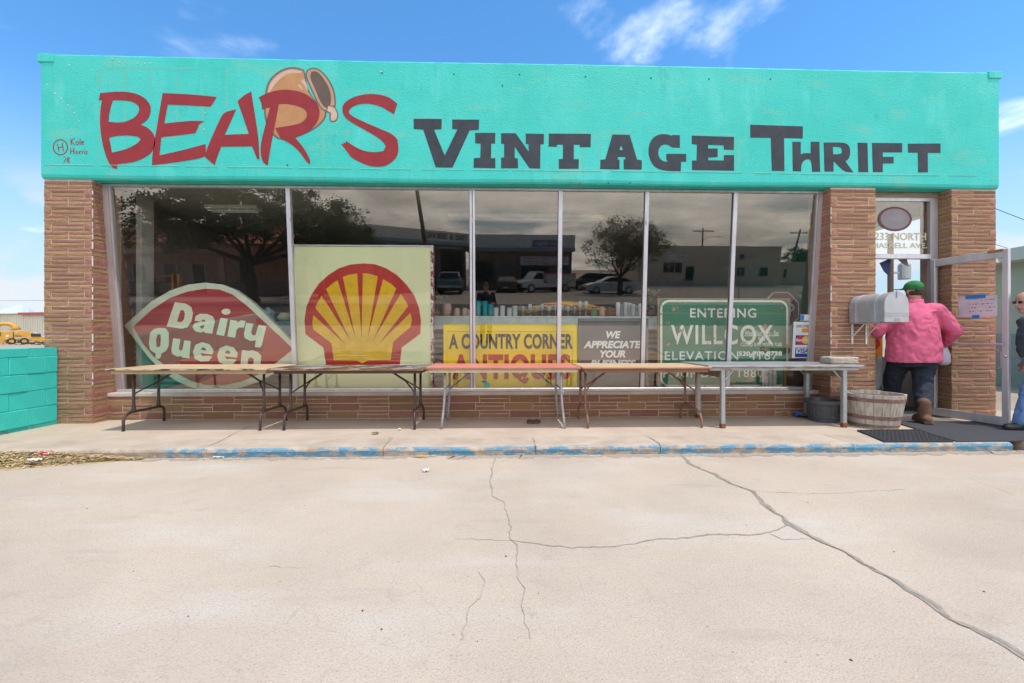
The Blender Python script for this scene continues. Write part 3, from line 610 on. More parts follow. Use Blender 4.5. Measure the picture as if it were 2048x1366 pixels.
# white grout run down the corner of the left and middle piers
for xg, yg, nn, sd in ((-5.12, YF - 0.008, 34, 1), (4.392, YF - 0.008, 44, 2)):
    rr = random.Random(sd); z = 3.0; m_grout = MATS.get('white_grout') or flat('white_grout', (0.78, 0.74, 0.70))
    while z > 0.45:
        h = rr.uniform(0.02, 0.13)
        if rr.random() < 0.6: MB().bbox(xg - rr.uniform(.001, .005), xg + rr.uniform(.001, .006), yg - 0.002, yg + 0.012, z - h, z, 0.002).build('grout_smear', m_grout, pl if sd == 1 else pm)
        z -= h + rr.uniform(0.0, 0.05)
KW = 5.745
kw = MB().box(-5.14, 4.42, KW + 0.0045, KW + 0.2, -0.05, 0.305).build('window_base_wall', m_mortar, shop)
for row in range(3):
    x = -5.125 - (0.20 if row == 1 else 0); za = 0.305 - row * 0.102; zb_ = za - 0.102; dbl = (row == 0); cidx = row
    while x < 4.40:
        w = 0.405 if row != 1 else 0.385
        x0, x1 = max(x, -5.125), min(x + w, 4.40)
        if x1 - x0 > 0.03:
            if (cidx % 2) == 0: put(kw, x0, x1, za - 0.045, za, 'r', KW); put(kw, x0, x1, zb_, za - 0.045, 't', KW)
            else: put(kw, x0, x1, zb_, za, 't' if (cidx // 2 + row) % 2 == 0 else 'r', KW)
        x += w; cidx += 1
bricks.sort(key=lambda q: -q[0])
rest = {}
for i, (ar, par, me, Mx) in enumerate(bricks):
    if i < 300:
        o = bpy.data.objects.new('brick', me); COL.objects.link(o); o.parent = par; o.matrix_local = Matrix.Translation(-ORG[shop.name]) @ Mx
    else: rest.setdefault((par.name, me.materials[0].name), []).append((par, me, Mx))
for (pn, mn), lst in rest.items():
    b = MB()
    for par, me, Mx in lst: b.add([Mx @ v.co for v in me.vertices], [tuple(q.vertices) for q in me.polygons])
    b.build('bricks', MATS[mn], lst[0][0], kind='stuff')

# ---- walls, roof, floor and ceiling of the shop
m_inwall = flat('inside_wall', (0.30, 0.27, 0.24), rough=0.9); m_ceil = flat('ceiling_tiles', (0.34, 0.32, 0.29), rough=0.9); m_floor = flat('shop_floor', (0.16, 0.14, 0.12), rough=0.5)
BK = 15.0
MB().box(XL + 0.02, XL + 0.22, YF + 0.42, BK, -0.05, 4.3).build('side_wall', m_block, shop)
b = MB(); sx0, sx1 = XR - 0.22, XR - 0.02
b.box(sx0, sx1, YF + 0.42, 6.35, -0.05, 4.3); b.box(sx0, sx1, 8.6, BK, -0.05, 4.3); b.box(sx0, sx1, 6.35, 8.6, -0.05, 0.75); b.box(sx0, sx1, 6.35, 8.6, 2.95, 4.3); b.build('side_wall', m_block, shop)
sw = MB().box(sx0 + 0.05, sx0 + 0.10, 7.45, 7.50, 0.75, 2.95).build('side_window', m_alu, shop)
MB().box(sx0 + 0.07, sx0 + 0.076, 6.35, 7.45, 0.75, 2.95).build('pane', m_glass_door, sw); MB().box(sx0 + 0.07, sx0 + 0.076, 7.5, 8.6, 0.75, 2.95).build('pane', m_glass_door, sw)
MB().box(XL + 0.22, sx0, BK - 0.2, BK, -0.05, 4.3).build('back_wall', m_inwall, shop)
MB().box(XL + 0.02, XR - 0.02, YF + 0.30, BK, 4.3, 4.42).build('roof', flat('roof_felt', (0.5, 0.5, 0.48)), shop)
MB().box(XL + 0.22, sx0, 6.1, BK - 0.2, -0.06, -0.001).build('shop_floor', m_floor, shop)
MB().box(XL + 0.22, sx0, YF + 0.30, BK - 0.2, 3.10, 3.14).build('ceiling', m_ceil, shop)
MB().box(XL + 0.22, XL + 0.24, YF + 0.42, BK - 0.2, 0.0, 3.1).build('inside_lining', m_inwall, shop)
MB().box(sx0 - 0.02, sx0, YF + 0.43, BK - 0.2, 0.0, 0.74).build('inside_lining', flat('pale_lining', (0.55, 0.52, 0.48)), shop)
MB().box(-5.12, -5.04, 6.17, 6.38, 0.36, 3.09).build('inside_return', flat('cream_return', (0.55, 0.52, 0.46)), shop)
MB().box(4.42, 5.02, YF + 0.42, 5.98, 0.0, 3.09).build('inside_return', m_inwall, shop)
MB().box(-5.12, 4.42, KW + 0.2, 6.42, 0.20, 0.345).build('display_floor', flat('display_boards', (0.25, 0.20, 0.15)), shop)
MB().box(-5.12, 4.42, 6.40, 6.419, -0.05, 0.20).build('display_riser', m_inwall, shop)

# ---- window: slanted frame, mullions and panes
WX0, WX1 = -5.13, 4.395
win = MB(); win.box(WX0, WX1, 5.655, 5.72, 3.035, 3.062); win = win.build('shop_window', m_alu, shop)
MB().box(WX0, WX1, 5.675, 5.74, 3.062, 3.0695).build('head_strip', m_wood, win)
b = MB(); b.bbox(WX0, WX1, 5.735, 5.93, 0.307, 0.352, 0.004); b.build('sill', mat('cream_sill', (0.62, 0.55, 0.50), (0.50, 0.42, 0.37), rough=0.5, ns=3), win)
MB().bbox(WX0 + 0.03, WX1 - 0.03, 5.838, 5.90, 0.353, 0.385, 0.004).build('sill_rail', m_alu, win)
def slat(x0, x1, f0, f1, m, name, z0=0.385, z1=3.035):       # a bar along the slanted glass plane, from f0 in front to f1 behind it
    a = G_BOT + G_UP * ((z0 - G_BOT.z) / G_UP.z); c = G_BOT + G_UP * ((z1 - G_BOT.z) / G_UP.z); b = MB()
    vs = [p + G_N * f + Vector((x, 0, 0)) for p in (a, c) for f in (f0, f1) for x in (x0, x1)]
    b.add(vs, [(0, 2, 3, 1), (4, 5, 7, 6), (0, 1, 5, 4), (2, 6, 7, 3), (0, 4, 6, 2), (1, 3, 7, 5)]); return b.build(name, m, win)
slat(WX0, WX0 + 0.075, 0.03, -0.03, m_alu2, 'jamb'); slat(WX0 + 0.077, WX0 + 0.10, 0.018, -0.03, m_alu, 'jamb')
slat(WX1 - 0.06, WX1, 0.03, -0.03, m_alu2, 'jamb'); slat(WX1 - 0.085, WX1 - 0.062, 0.018, -0.03, m_alu, 'jamb')
mx_ = [on_glass(p, 420).x for p in (578.5, 944.5, 1120.5, 1292.5, 1468.5)]
m_gask = flat('black_gasket', (0.03, 0.03, 0.03))
for i, x in enumerate(mx_):
    if i == 1:
        slat(x - 0.034, x - 0.004, 0.028, -0.03, m_alu, 'mullion'); slat(x + 0.006, x + 0.036, 0.028, -0.03, m_alu, 'mullion'); slat(x - 0.004, x + 0.006, 0.010, -0.03, m_gask, 'gasket')
    else: slat(x - 0.026, x + 0.026, 0.028, -0.03, m_alu, 'mullion')
edges = [WX0 + 0.10] + [q for i, x in enumerate(mx_) for q in ((x - 0.034, x + 0.036) if i == 1 else (x - 0.026, x + 0.026))] + [WX1 - 0.085]
panes = [slat(edges[2 * i], edges[2 * i + 1], 0.0, -0.006, m_glass, 'pane') for i in range(6)]
for i, x in enumerate(mx_): slat(x - 0.042 if i == 1 else x - 0.031, x - 0.0345 if i == 1 else x - 0.0265, 0.004, -0.004, m_gask, 'gasket')

# ---- door recess: jambs, transom, open glass door
DY = 5.70
fr = MB(); fr.box(5.93, 6.04, DY, DY + 0.05, 0.0, 3.0); fr = fr.build('door_frame', m_alu, shop)
MB().box(5.012, 5.05, DY, DY + 0.05, 0.0, 3.0).build('jamb', m_alu, fr)
MB().box(5.05, 5.93, DY, DY + 0.05, 2.955, 3.0).build('frame_head', m_alu, fr)
MB().box(5.012, 6.04, DY - 0.01, DY + 0.2, 3.0, 3.068).build('frame_head', m_wood, fr)
MB().bbox(5.05, 5.93, DY - 0.012, DY + 0.05, 2.16, 2.225, 0.004).build('transom_bar', m_alu, fr)
tp = MB().box(5.05, 5.93, DY + 0.02, DY + 0.026, 2.225, 2.955).build('transom_pane', m_glass, fr)
MB().box(5.05, 5.93, DY - 0.01, DY + 0.06, 0.0, 0.02).build('threshold', m_alu, fr)
m_gold = flat('gold_leaf', (0.62, 0.53, 0.36), rough=0.4)
def onx(px, py, y): p = U(px, py, Y=y); return lambda u, v, w: (p.x + u, y, p.z + v)
q = U(1853, 472, Y=DY).x - U(1752, 472, Y=DY).x
lettering('lettering', '233 NORTH', onx(1801, 473, DY + 0.017), q * 1.02, 0.105, m_gold, tp, bold=0.02)
lettering('lettering', 'HASKELL AVE.', onx(1800, 491, DY + 0.017), q * 1.08, 0.075, m_gold, tp, bold=0.02)
# oval decal on the transom
p = U(1790, 438, Y=DY + 0.016)
el = [(0.24 * math.cos(a), 0.17 * math.sin(a)) for a in (2 * math.pi * i / 28 for i in range(28))]
MB().prism([el], lambda u, v, w: (p.x + u, p.y + w, p.z + v), 0.002).build('oval_decal', flat('maroon_decal', (0.16, 0.05, 0.055)), tp)
MB().prism([[(u * 0.86, v * 0.84) for u, v in el]], lambda u, v, w: (p.x + u, p.y - 0.002 + w, p.z + v), 0.001).build('oval_decal', flat('grey_decal', (0.30, 0.26, 0.28)), tp)
# door leaf
HX, HY, DW = 5.94, DY - 0.005, 0.80; da = R(10)
dd = Vector((math.sin(da), -math.cos(da), 0)); dn = Vector((math.cos(da), math.sin(da), 0))
DM = Matrix.Translation((HX, HY, 0)) @ Matrix(((dd.x, dn.x, 0, 0), (dd.y, dn.y, 0, 0), (0, 0, 1, 0), (0, 0, 0, 1)))
door = MB().bbox(DW - 0.06, DW, -0.022, 0.022, 0.02, 2.145, 0.004, DM).build('door', m_alu, shop)
MB().bbox(0.0, 0.055, -0.022, 0.022, 0.02, 2.145, 0.004, DM).build('stile', m_alu, door)
MB().bbox(0.055, DW - 0.06, -0.020, 0.020, 2.045, 2.143, 0.004, DM).build('top_rail', m_alu, door)
MB().bbox(0.055, DW - 0.06, -0.020, 0.020, 0.022, 0.125, 0.004, DM).build('bottom_rail', m_alu, door)
MB().box(0.055, DW - 0.06, -0.003, 0.003, 0.125, 2.045, DM).build('pane', m_glass_door, door)
MB().tube([DM @ Vector((0.03, -0.055, 1.0)), DM @ Vector((DW - 0.03, -0.055, 1.0))], 0.012).build('push_bar', m_alu, door)
MB().bbox(DW - 0.19, DW - 0.045, -0.028, 0.0225, 2.118, 2.150, 0.003, DM).build('wood_block', mat('door_block_wood', (0.36, 0.17, 0.06), (0.22, 0.09, 0.03), ns=12), door)
MB().lathe([(0.004, 0.06), (0.006, 0.05), (0.012, 0.03), (0.026, 0.0)], DM @ Vector((DW - 0.09, -0.045, 1.985)), 14).build('bell', flat('white_bell', (0.8, 0.8, 0.78)), door, smooth=True)
MB().lathe([(0.017, 0), (0.017, 0.02), (0.010, 0.03)], DM @ Vector((DW - 0.03, -0.03, 0.86)), 14, M=Matrix.Rotation(R(90), 4, 'X')).build('lock', m_alu, door)
MB().tube([DM @ Vector((DW - 0.12, 0.03, 0.93)), DM @ Vector((DW - 0.12, 0.075, 0.92)), DM @ Vector((DW - 0.12, 0.075, 0.72)), DM @ Vector((DW - 0.12, 0.03, 0.71))], 0.008).build('pull_handle', m_alu, door)
# ================================================================== low block wall at the left
bw = thing('block_wall', 'low turquoise painted block wall running out from the left brick pier', 'wall', (-5.64, 5.0, 0))
wx1 = -5.535; nW = 4.0
MB().box(wx1 - 0.19, wx1 - 0.008, 1.9, 5.52, -0.1, 0.955).build('mortar_core', m_joint, bw)
BH = 0.2035
bl = [MB().bbox(-0.205, 0, -0.197, 0.197, 0.003, BH - 0.003, 0.006).build('block', m_block) for _ in range(1)]
blk = bl[0].data; bpy.data.objects.remove(bl[0])
for r in range(5):
    z = 0.955 - (r + 1) * BH + (0.09 if r == 0 else 0.09); y = 5.5; h = BH
    ofs = 0.13 if r % 2 else 0.33
    y1 = 5.515; first = True
    while y1 > 1.9:
        L = ofs if first else 0.40; first = False; y0 = y1 - L
        o = bpy.data.objects.new('block', blk); COL.objects.link(o); o.parent = bw
        zz0 = 0.955 - 0.10 - r * BH if r else 0.855; zh = 0.10 if r == 0 else BH
        zz0 = 0.855 if r == 0 else 0.855 - r * BH
        o.location = Vector((wx1 + rnd.uniform(-.007, .003), (y0 + y1) / 2, zz0)) - ORG[bw.name]
        o.scale = (1, (L - 0.004) / 0.394, zh / BH); o.rotation_euler = (rnd.uniform(-.014, .014), rnd.uniform(-.01, .01), rnd.uniform(-.010, .010))
        y1 = y0

# ================================================================== folding tables
def folding_table(label, X0, X1, z, m_top, m_edge, m_apron, m_leg, style='arch', y0=4.97, y1=5.715, sag=0.004, apron=0.045, inset=0.14, bulge=0.0):
    t = thing('folding_table', label, 'table', ((X0 + X1) / 2, (y0 + y1) / 2, 0), group='tables along the shop window')
    b = MB(); nx, ny = 24, 4; vs, fs = [], []; rr = random.Random(int(X0 * 100))
    th = 0.016
    for k, zz in ((0, z), (1, z - th)):
        for j in range(ny + 1):
            for i in range(nx + 1):
                u = i / nx; x = X0 + (X1 - X0) * u
                vs.append((x, y0 + (y1 - y0) * j / ny, zz - sag * math.sin(math.pi * u) + rr.uniform(-.0012, .0012) - bulge * (abs(2 * u - 1) ** 4)))
    W = nx + 1; K = W * (ny + 1)
    for j in range(ny):
        for i in range(nx): a = j * W + i; fs += [(a, a + 1, a + W + 1, a + W), (K + a, K + a + W, K + a + W + 1, K + a + 1)]
    for i in range(nx): fs += [(i, K + i, K + i + 1, i + 1), (ny * W + i, ny * W + i + 1, K + ny * W + i + 1, K + ny * W + i)]
    for j in range(ny): fs += [(j * W, j * W + W, K + j * W + W, K + j * W), (j * W + nx, K + j * W + nx, K + j * W + W + nx, j * W + W + nx)]
    top = b.add(vs, fs).build('tabletop', m_top, t)
    e = MB(); o = 0.003
    e.bbox(X0 - o, X1 + o, y0 - o - 0.004, y0 - o + 0.004, z - th - 0.004 - sag, z - 0.003 - sag, 0.002); e.bbox(X0 - o, X1 + o, y1 + o - 0.004, y1 + o + 0.004, z - th - 0.004, z - 0.003, 0.002)
    e.build('edge_band', m_edge, top)
    a0, a1 = z - th - sag - 0.004 - apron, z - th - sag - 0.004
    ap = MB(); q = 0.03
    ap.bbox(X0 + q, X1 - q, y0 + q, y0 + q + 0.02, a0, a1, 0.003); ap.bbox(X0 + q, X1 - q, y1 - q - 0.02, y1 - q, a0, a1, 0.003)
    ap.bbox(X0 + q, X0 + q + 0.02, y0 + q + 0.02, y1 - q - 0.02, a0, a1, 0.003); ap.bbox(X1 - q - 0.02, X1 - q, y0 + q + 0.02, y1 - q - 0.02, a0, a1, 0.003)
    ap.build('apron', m_apron, t)
    zu = a1 - 0.004
    for s, xe in ((1, X0 + inset), (-1, X1 - inset)):
        fy0, fy1 = y0 + 0.09, y1 - 0.055
        if style == 'arch':
            b = MB(); bz = 0.205
            b.tube([(xe - s * 0.02, fy0, 0.0), (xe - s * 0.02, fy0, 0.115), (xe - s * 0.015, fy0 + 0.012, 0.165), (xe - s * 0.008, fy0 + 0.05, 0.195), (xe, fy0 + 0.1, bz), (xe, fy1 - 0.1, bz), (xe - s * 0.008, fy1 - 0.05, 0.195), (xe - s * 0.015, fy1 - 0.012, 0.165), (xe - s * 0.02, fy1, 0.115), (xe - s * 0.02, fy1, 0.0)], 0.0155, 10)
            b.build('foot_rail', m_leg, t, smooth=True)
            for y in (fy0 + 0.115, fy1 - 0.115):
                MB().tube([(xe, y, bz), (xe, y, bz + 0.04), (xe, y, bz + 0.10), (xe, y, zu)], [0.03, 0.02, 0.0155, 0.0155], 10).build('leg', m_leg, t, smooth=True)
            ly = (fy0 + 0.115, fy1 - 0.115)
        elif style == 'splay':
            for y, sg in ((fy0 + 0.06, -1), (fy1 - 0.06, 1)):
                MB().tube([(xe - s * 0.03, y + sg * 0.05, 0.0), (xe - s * 0.018, y + sg * 0.045, 0.12), (xe - s * 0.004, y + sg * 0.03, 0.26), (xe + s * 0.004, y + sg * 0.005, 0.42), (xe + s * 0.006, y, 0.55), (xe + s * 0.006, y, zu)], 0.0145, 10).build('leg', m_leg, t, smooth=True)
            MB().tube([(xe + s * 0.004, fy0 + 0.08, 0.46), (xe + s * 0.004, fy1 - 0.08, 0.46)], 0.010, 8).build('cross_bar', m_leg, t, smooth=True)
            ly = (fy0 + 0.06, fy1 - 0.06)
        elif style == 'wishbone':
            mid = (fy0 + fy1) / 2
            for y, sg in ((fy0, -1), (fy1, 1)):
                ym = y - sg * 0.14
                MB().tube([(xe, y, 0.0), (xe, y, 0.07), (xe, y - sg * 0.02, 0.13), (xe, y - sg * 0.06, 0.18), (xe, ym, 0.21), (xe, ym, 0.26), (xe, ym, zu)], 0.0145, 10).build('leg', m_leg, t, smooth=True)
            MB().tube([(xe, fy0 + 0.14, 0.22), (xe, mid, 0.235), (xe, fy1 - 0.14, 0.22)], 0.0135, 8).build('foot_rail', m_leg, t, smooth=True)
            ly = (fy0 + 0.14, fy1 - 0.14)
        else:
            for y in (y0 + 0.055, y1 - 0.055):
                lg = MB().bbox(xe - 0.024, xe + 0.024, y - 0.024, y + 0.024, 0.05, zu, 0.003).build('leg', m_leg, t)
                MB().bbox(xe - 0.027, xe + 0.027, y - 0.027, y + 0.027, 0.0, 0.05, 0.004).build('rusty_foot', 'rust', lg)
                MB().tube([(xe + s * 0.025, y, zu - 0.16), (xe + s * 0.16, y, zu - 0.01)], 0.009, 6).build('corner_brace', m_leg, t)
            MB().bbox(xe - 0.012, xe + 0.012, y0 + 0.08, y1 - 0.08, zu - 0.13, zu - 0.03, 0.003).build('end_rail', MATS['rusty_galvanised'], t)
            continue
        zb = 0.47 if style != 'splay' else 0.46; yc = (ly[0] + ly[1]) / 2; xk = xe + s * 0.16
        MB().tube([(xe, ly[0], zb - 0.06), (xe + s * 0.05, ly[0] + 0.06, zb - 0.01), (xk, yc, zb + 0.08)], 0.009, 8).build('brace', m_leg, t, smooth=True)
        MB().tube([(xe, ly[1], zb - 0.06), (xe + s * 0.05, ly[1] - 0.06, zb - 0.01), (xk, yc, zb + 0.08)], 0.009, 8).build('brace', m_leg, t, smooth=True)
        MB().tube([(xk - s * 0.03, yc, zb + 0.06), (xk + s * 0.22, yc, zu - 0.005)], 0.013, 8).build('brace', m_leg, t, smooth=True)
    return t
mat('rust', (0.25, 0.10, 0.04), (0.13, 0.05, 0.025), rough=0.95, ns=40)
mat('rusty_galvanised', (0.30, 0.25, 0.16), (0.22, 0.12, 0.06), rough=0.8, ns=14, lo=0.45, hi=0.6)
m_leg_brown = mat('dark_brown_enamel', (0.055, 0.036, 0.034), (0.085, 0.052, 0.045), rough=0.45, ns=20)
m_t1 = mat('tan_laminate', (0.58, 0.43, 0.28), (0.50, 0.345, 0.20), rough=0.45, ns=1.4); overlay(m_t1, (0.50, 0.27, 0.12), 1.6, 0.56, 0.60, stretch=(0.8, 1.6, 1), amount=0.8)
m_t1e = mat('tan_apron', (0.50, 0.36, 0.21), (0.42, 0.29, 0.16), rough=0.5, ns=5); m_edge_brk = mat('broken_edge', (0.55, 0.42, 0.28), (0.05, 0.035, 0.03), rough=0.8, ns=7, lo=0.50, hi=0.54, stretch=(1, 1, 6))
m_t2 = mat('burnt_peeling_top', (0.075, 0.042, 0.030), (0.035, 0.026, 0.024), rough=0.5, ns=5, bump=0.5, bs=40)
overlay(m_t2, (0.50, 0.49, 0.48), 4.2, 0.52, 0.57, stretch=(0.8, 1.8, 1), amount=0.9); overlay(m_t2, (0.32, 0.16, 0.06), 5.0, 0.60, 0.66, stretch=(0.5, 1.6, 1))
m_t2e = mat('split_wood_edge', (0.42, 0.20, 0.05), (0.09, 0.045, 0.025), rough=0.8, ns=9, stretch=(0.6, 1, 5)); m_t2a = mat('dark_apron', (0.060, 0.040, 0.038), (0.10, 0.062, 0.05), rough=0.55, ns=10)
m_t3 = mat('faded_red_top', (0.56, 0.155, 0.120), (0.60, 0.235, 0.19), rough=0.5, ns=2.2); overlay(m_t3, (0.52, 0.05, 0.035), 0.9, 0.58, 0.66)
m_t3a = mat('cream_apron', (0.70, 0.62, 0.48), (0.58, 0.50, 0.38), rough=0.6, ns=6); m_t3e = mat('brown_wood_edge', (0.28, 0.12, 0.06), (0.40, 0.20, 0.10), rough=0.7, ns=8, stretch=(0.5, 1, 4))
m_leg_grey = mat('grey_steel', (0.33, 0.345, 0.39), (0.42, 0.43, 0.47), rough=0.45, ns=14, metal=0.3)
m_t4 = mat('peach_laminate', (0.62, 0.43, 0.27), (0.56, 0.37, 0.22), rough=0.45, ns=3); overlay(m_t4, (0.25, 0.12, 0.06), 9.0, 0.71, 0.75, stretch=(0.5, 2, 1))
m_t4a = mat('brown_apron', (0.27, 0.145, 0.095), (0.22, 0.11, 0.07), rough=0.5, ns=7); m_leg_tan = mat('rusty_tan_enamel', (0.27, 0.16, 0.105), (0.20, 0.10, 0.06), rough=0.55, ns=18)
m_t5 = mat('galvanised_top', (0.34, 0.345, 0.37), (0.28, 0.28, 0.30), rough=0.45, ns=4, metal=0.3); overlay(m_t5, (0.25, 0.22, 0.2), 6.0, 0.70, 0.74, stretch=(0.5, 2, 1))
m_t5e = mat('galvanised_edge', (0.40, 0.40, 0.40), (0.28, 0.18, 0.09), rough=0.5, ns=8, lo=0.5, hi=0.62, stretch=(0.7, 1, 4)); m_leg_galv = mat('galvanised_leg', (0.34, 0.36, 0.37), (0.42, 0.43, 0.42), rough=0.5, ns=12, metal=0.5)
X = lambda px: U(px, 735, Y=4.97).x
folding_table('tan topped folding table with chipped edge at the left end of the row', X(211), X(533), 0.732, m_t1, m_edge_brk, m_t1e, m_leg_brown, 'arch', bulge=0.006)
folding_table('dark brown folding table with burnt peeling top and split wood edge', X(539), X(847), 0.722, m_t2, m_t2e, m_t2a, m_leg_brown, 'arch', apron=0.035)
folding_table('faded red topped folding table with cream apron and grey legs', X(851), X(1161), 0.735, m_t3, m_t3e, m_t3a, m_leg_grey, 'splay', inset=0.20, apron=0.04)
folding_table('short peach topped folding table with brown apron and rusty tan legs', X(1165), X(1424), 0.736, m_t4, m_t3e, m_t4a, m_leg_tan, 'wishbone', inset=0.08)
folding_table('grey galvanised metal table with square rust-footed legs beside the entrance', X(1414) + 0.02, X(1729), 0.752, m_t5, m_t5e, m_t5e, m_leg_galv, 'square', inset=0.20, y0=4.98, sag=0.0)

# stone slab on the metal table
p = U(1680, 722, Y=5.22)
b = MB(); nx, ny = 14, 5; rr = random.Random(5)
bm = bmesh.new(); bmesh.ops.create_cube(bm, size=1.0); bmesh.ops.subdivide_edges(bm, edges=bm.edges[:], cuts=5, use_grid_fill=True)
for v in bm.verts:
    c = v.co; s = 1 - 0.10 * max(0, abs(c.x) * 2 - 0.6) - 0.1 * max(0, abs(c.z) * 2 - 0.7)
    v.co = Vector((c.x * 0.36 * s, c.y * 0.20 * s, c.z * 0.085)) + Vector((rr.uniform(-.006, .006), rr.uniform(-.006, .006), rr.uniform(-.004, .004)))
bm.verts.index_update(); b.add([v.co + Vector((p.x, 5.24, 0.752 + 0.044)) for v in bm.verts], [tuple(v.index for v in f.verts) for f in bm.faces]); bm.free()
single(b, 'stone_slab', mat('weathered_stone', (0.55, 0.47, 0.38), (0.38, 0.31, 0.24), rough=0.95, ns=22, bump=0.9, bs=60, bdist=0.015), 'rough pale stone slab lying on the grey metal table', 'stone', (p.x, 5.24, 0.752), smooth=True)

# ================================================================== mailbox on brackets
mbx = thing('mailbox', 'large dented galvanised mailbox on white brackets fixed to the brick pier', 'mailbox', (4.77, 5.3, 1.27))
m_mail = mat('galvanised_sheet', (0.40, 0.405, 0.42), (0.50, 0.50, 0.51), rough=0.5, ns=5, metal=0.45, bump=0.12, bs=9, bdist=0.02)
mw, mz0, mh = 0.142, 1.272, 0.36
def arch_ring(w, z0, h, n=16): r = w; return [(-w, z0)] + [(-r * math.cos(math.pi * i / n), z0 + h - r + r * math.sin(math.pi * i / n)) for i in range(n + 1)] + [(w, z0)]
b = MB(); ys = [5.00, 5.012, 5.10, 5.106, 5.114, 5.12, 5.13, 5.136, 5.144, 5.15, 5.38, 5.386, 5.394, 5.40, 5.41, 5.416, 5.424, 5.43, 5.50, 5.51]
vs, fs = [], []; L = None
for i, y in enumerate(ys):
    bump = 0.0035 if i in (4, 7, 12, 15) or i in (3, 8, 11, 16) and False else 0.0
    rg = arch_ring(mw + bump, mz0, mh + bump); L = len(rg); vs += [(4.77 + x, y, z) for x, z in rg]
for i in range(len(ys) - 1):
    for k in range(L): q = (k + 1) % L; fs.append((i * L + k, i * L + q, (i + 1) * L + q, (i + 1) * L + k))
fs += [tuple(range(L)), tuple((len(ys) - 1) * L + k for k in range(L))]
b.add(vs, fs).build('body', m_mail, mbx, smooth=True, auto=25)
lid = MB(); rg = arch_ring(mw + 0.007, mz0 - 0.003, mh + 0.008); vs = [(4.77 + x, y, z) for y in (4.985, 5.024) for x, z in rg]; L = len(rg)
lid.add(vs, [(k, (k + 1) % L, L + (k + 1) % L, L + k) for k in range(L)] + [tuple(range(L)), tuple(range(2 * L - 1, L - 1, -1))]); lid = lid.build('door', mat('mailbox_door', (0.42, 0.415, 0.435), (0.50, 0.49, 0.50), rough=0.5, ns=6, metal=0.35, bump=0.15, bs=12), mbx, auto=40)
for z in (1.345, 1.375): MB().box(4.77 - 0.145, 4.77 + 0.145, 4.981, 4.986, z, z + 0.006).build('rib', m_mail, lid)
MB().bbox(4.765, 4.775, 4.974, 4.986, 1.56, 1.64, 0.002).build('latch', m_mail, lid)
MB().tube([(4.72, 4.99, 1.645), (4.75, 4.985, 1.66), (4.78, 4.985, 1.652), (4.80, 4.99, 1.658)], 0.006, 6).build('latch_clip', m_dark, lid)
lettering('number', '233', lambda u, v, w: (4.775 + u, 4.983, 1.295 + v), 0.08, 0.035, flat('faded_ink', (0.25, 0.25, 0.26)), lid, bold=0.01)
m_wbr = flat('white_bracket', (0.75, 0.73, 0.73))
for x in (4.68, 4.87):
    MB().bbox(x - 0.012, x + 0.012, YF - 0.012, YF - 0.002, 0.99, 1.268, 0.002).build('bracket', m_wbr, mbx)
    MB().bbox(x - 0.012, x + 0.012, 5.12, YF - 0.002, 1.258, 1.268, 0.002).build('bracket', m_wbr, mbx)
    MB().tube([(x, YF - 0.01, 1.09), (x, 5.33, 1.26)], 0.008, 6).build('bracket_strut', m_wbr, mbx)

# ================================================================== barrel planter, plastic tub
BX, BY = 4.60, 5.12
bp_ = thing('barrel_planter', 'whitewashed half barrel planter with brown hoops beside the doormat', 'planter', (BX, BY, 0))
m_stave = mat('whitewashed_stave', (0.56, 0.49, 0.41), (0.36, 0.28, 0.21), rough=0.9, ns=10, detail=8, lo=0.42, hi=0.66, stretch=(5, 5, 0.5), rand=0.08, bump=0.4, bs=40)
m_hoop = mat('rusty_hoop', (0.17, 0.095, 0.075), (0.30, 0.19, 0.15), rough=0.85, ns=16)
overlay(m_hoop, (0.45, 0.20, 0.05), 9.0, 0.70, 0.74)
prof_r = lambda z: 0.235 + 0.075 * (z / 0.40) ** 0.85
ns_ = 22
for k in range(ns_):
    a0, a1 = 2 * math.pi * (k + 0.02) / ns_, 2 * math.pi * (k + 0.98) / ns_; b = MB(); vs = []
    for z in (0, 0.1, 0.2, 0.3, 0.40):
        zz = z + (rnd.uniform(-.004, .006) if z == 0.40 else 0); r = prof_r(z) + rnd.uniform(-.0005, .0005)
        for rr_, a in ((r, a0), (r + 0.002, (a0 + a1) / 2), (r, a1), (r - 0.022, a1), (r - 0.022, a0)): vs.append((BX + rr_ * math.cos(a), BY + rr_ * math.sin(a), zz))
    fs = [(i * 5 + j, i * 5 + (j + 1) % 5, (i + 1) * 5 + (j + 1) % 5, (i + 1) * 5 + j) for i in range(4) for j in range(5)] + [(0, 1, 2, 3, 4), (24, 23, 22, 21, 20)]
    b.add(vs, fs).build('stave', m_stave, bp_)
for z0, z1 in ((0.015, 0.045), (0.105, 0.15), (0.315, 0.36)):
    MB().lathe([(prof_r(z0) - 0.004, z0), (prof_r(z0) + 0.006, z0), (prof_r(z1) + 0.006, z1), (prof_r(z1) - 0.004, z1)], (BX, BY, 0), 44, cap=False).build('hoop', m_hoop, bp_, smooth=True, auto=30)
MB().lathe([(0.01, 0.36), (0.12, 0.365), (0.20, 0.355), (0.284, 0.36), (0.284, 0.30), (0.01, 0.30)], (BX, BY, 0), 30).build('soil', mat('dark_soil', (0.075, 0.07, 0.07), (0.13, 0.12, 0.115), rough=1, ns=40, bump=0.8, bs=80), bp_)
tx, ty = 4.21, 5.43
tub = thing('plastic_planter', 'dark grey fluted plastic planter under the end of the metal table', 'planter', (tx, ty, 0))
m_tub = mat('grey_plastic', (0.055, 0.060, 0.070), (0.075, 0.08, 0.088), rough=0.55, ns=8)
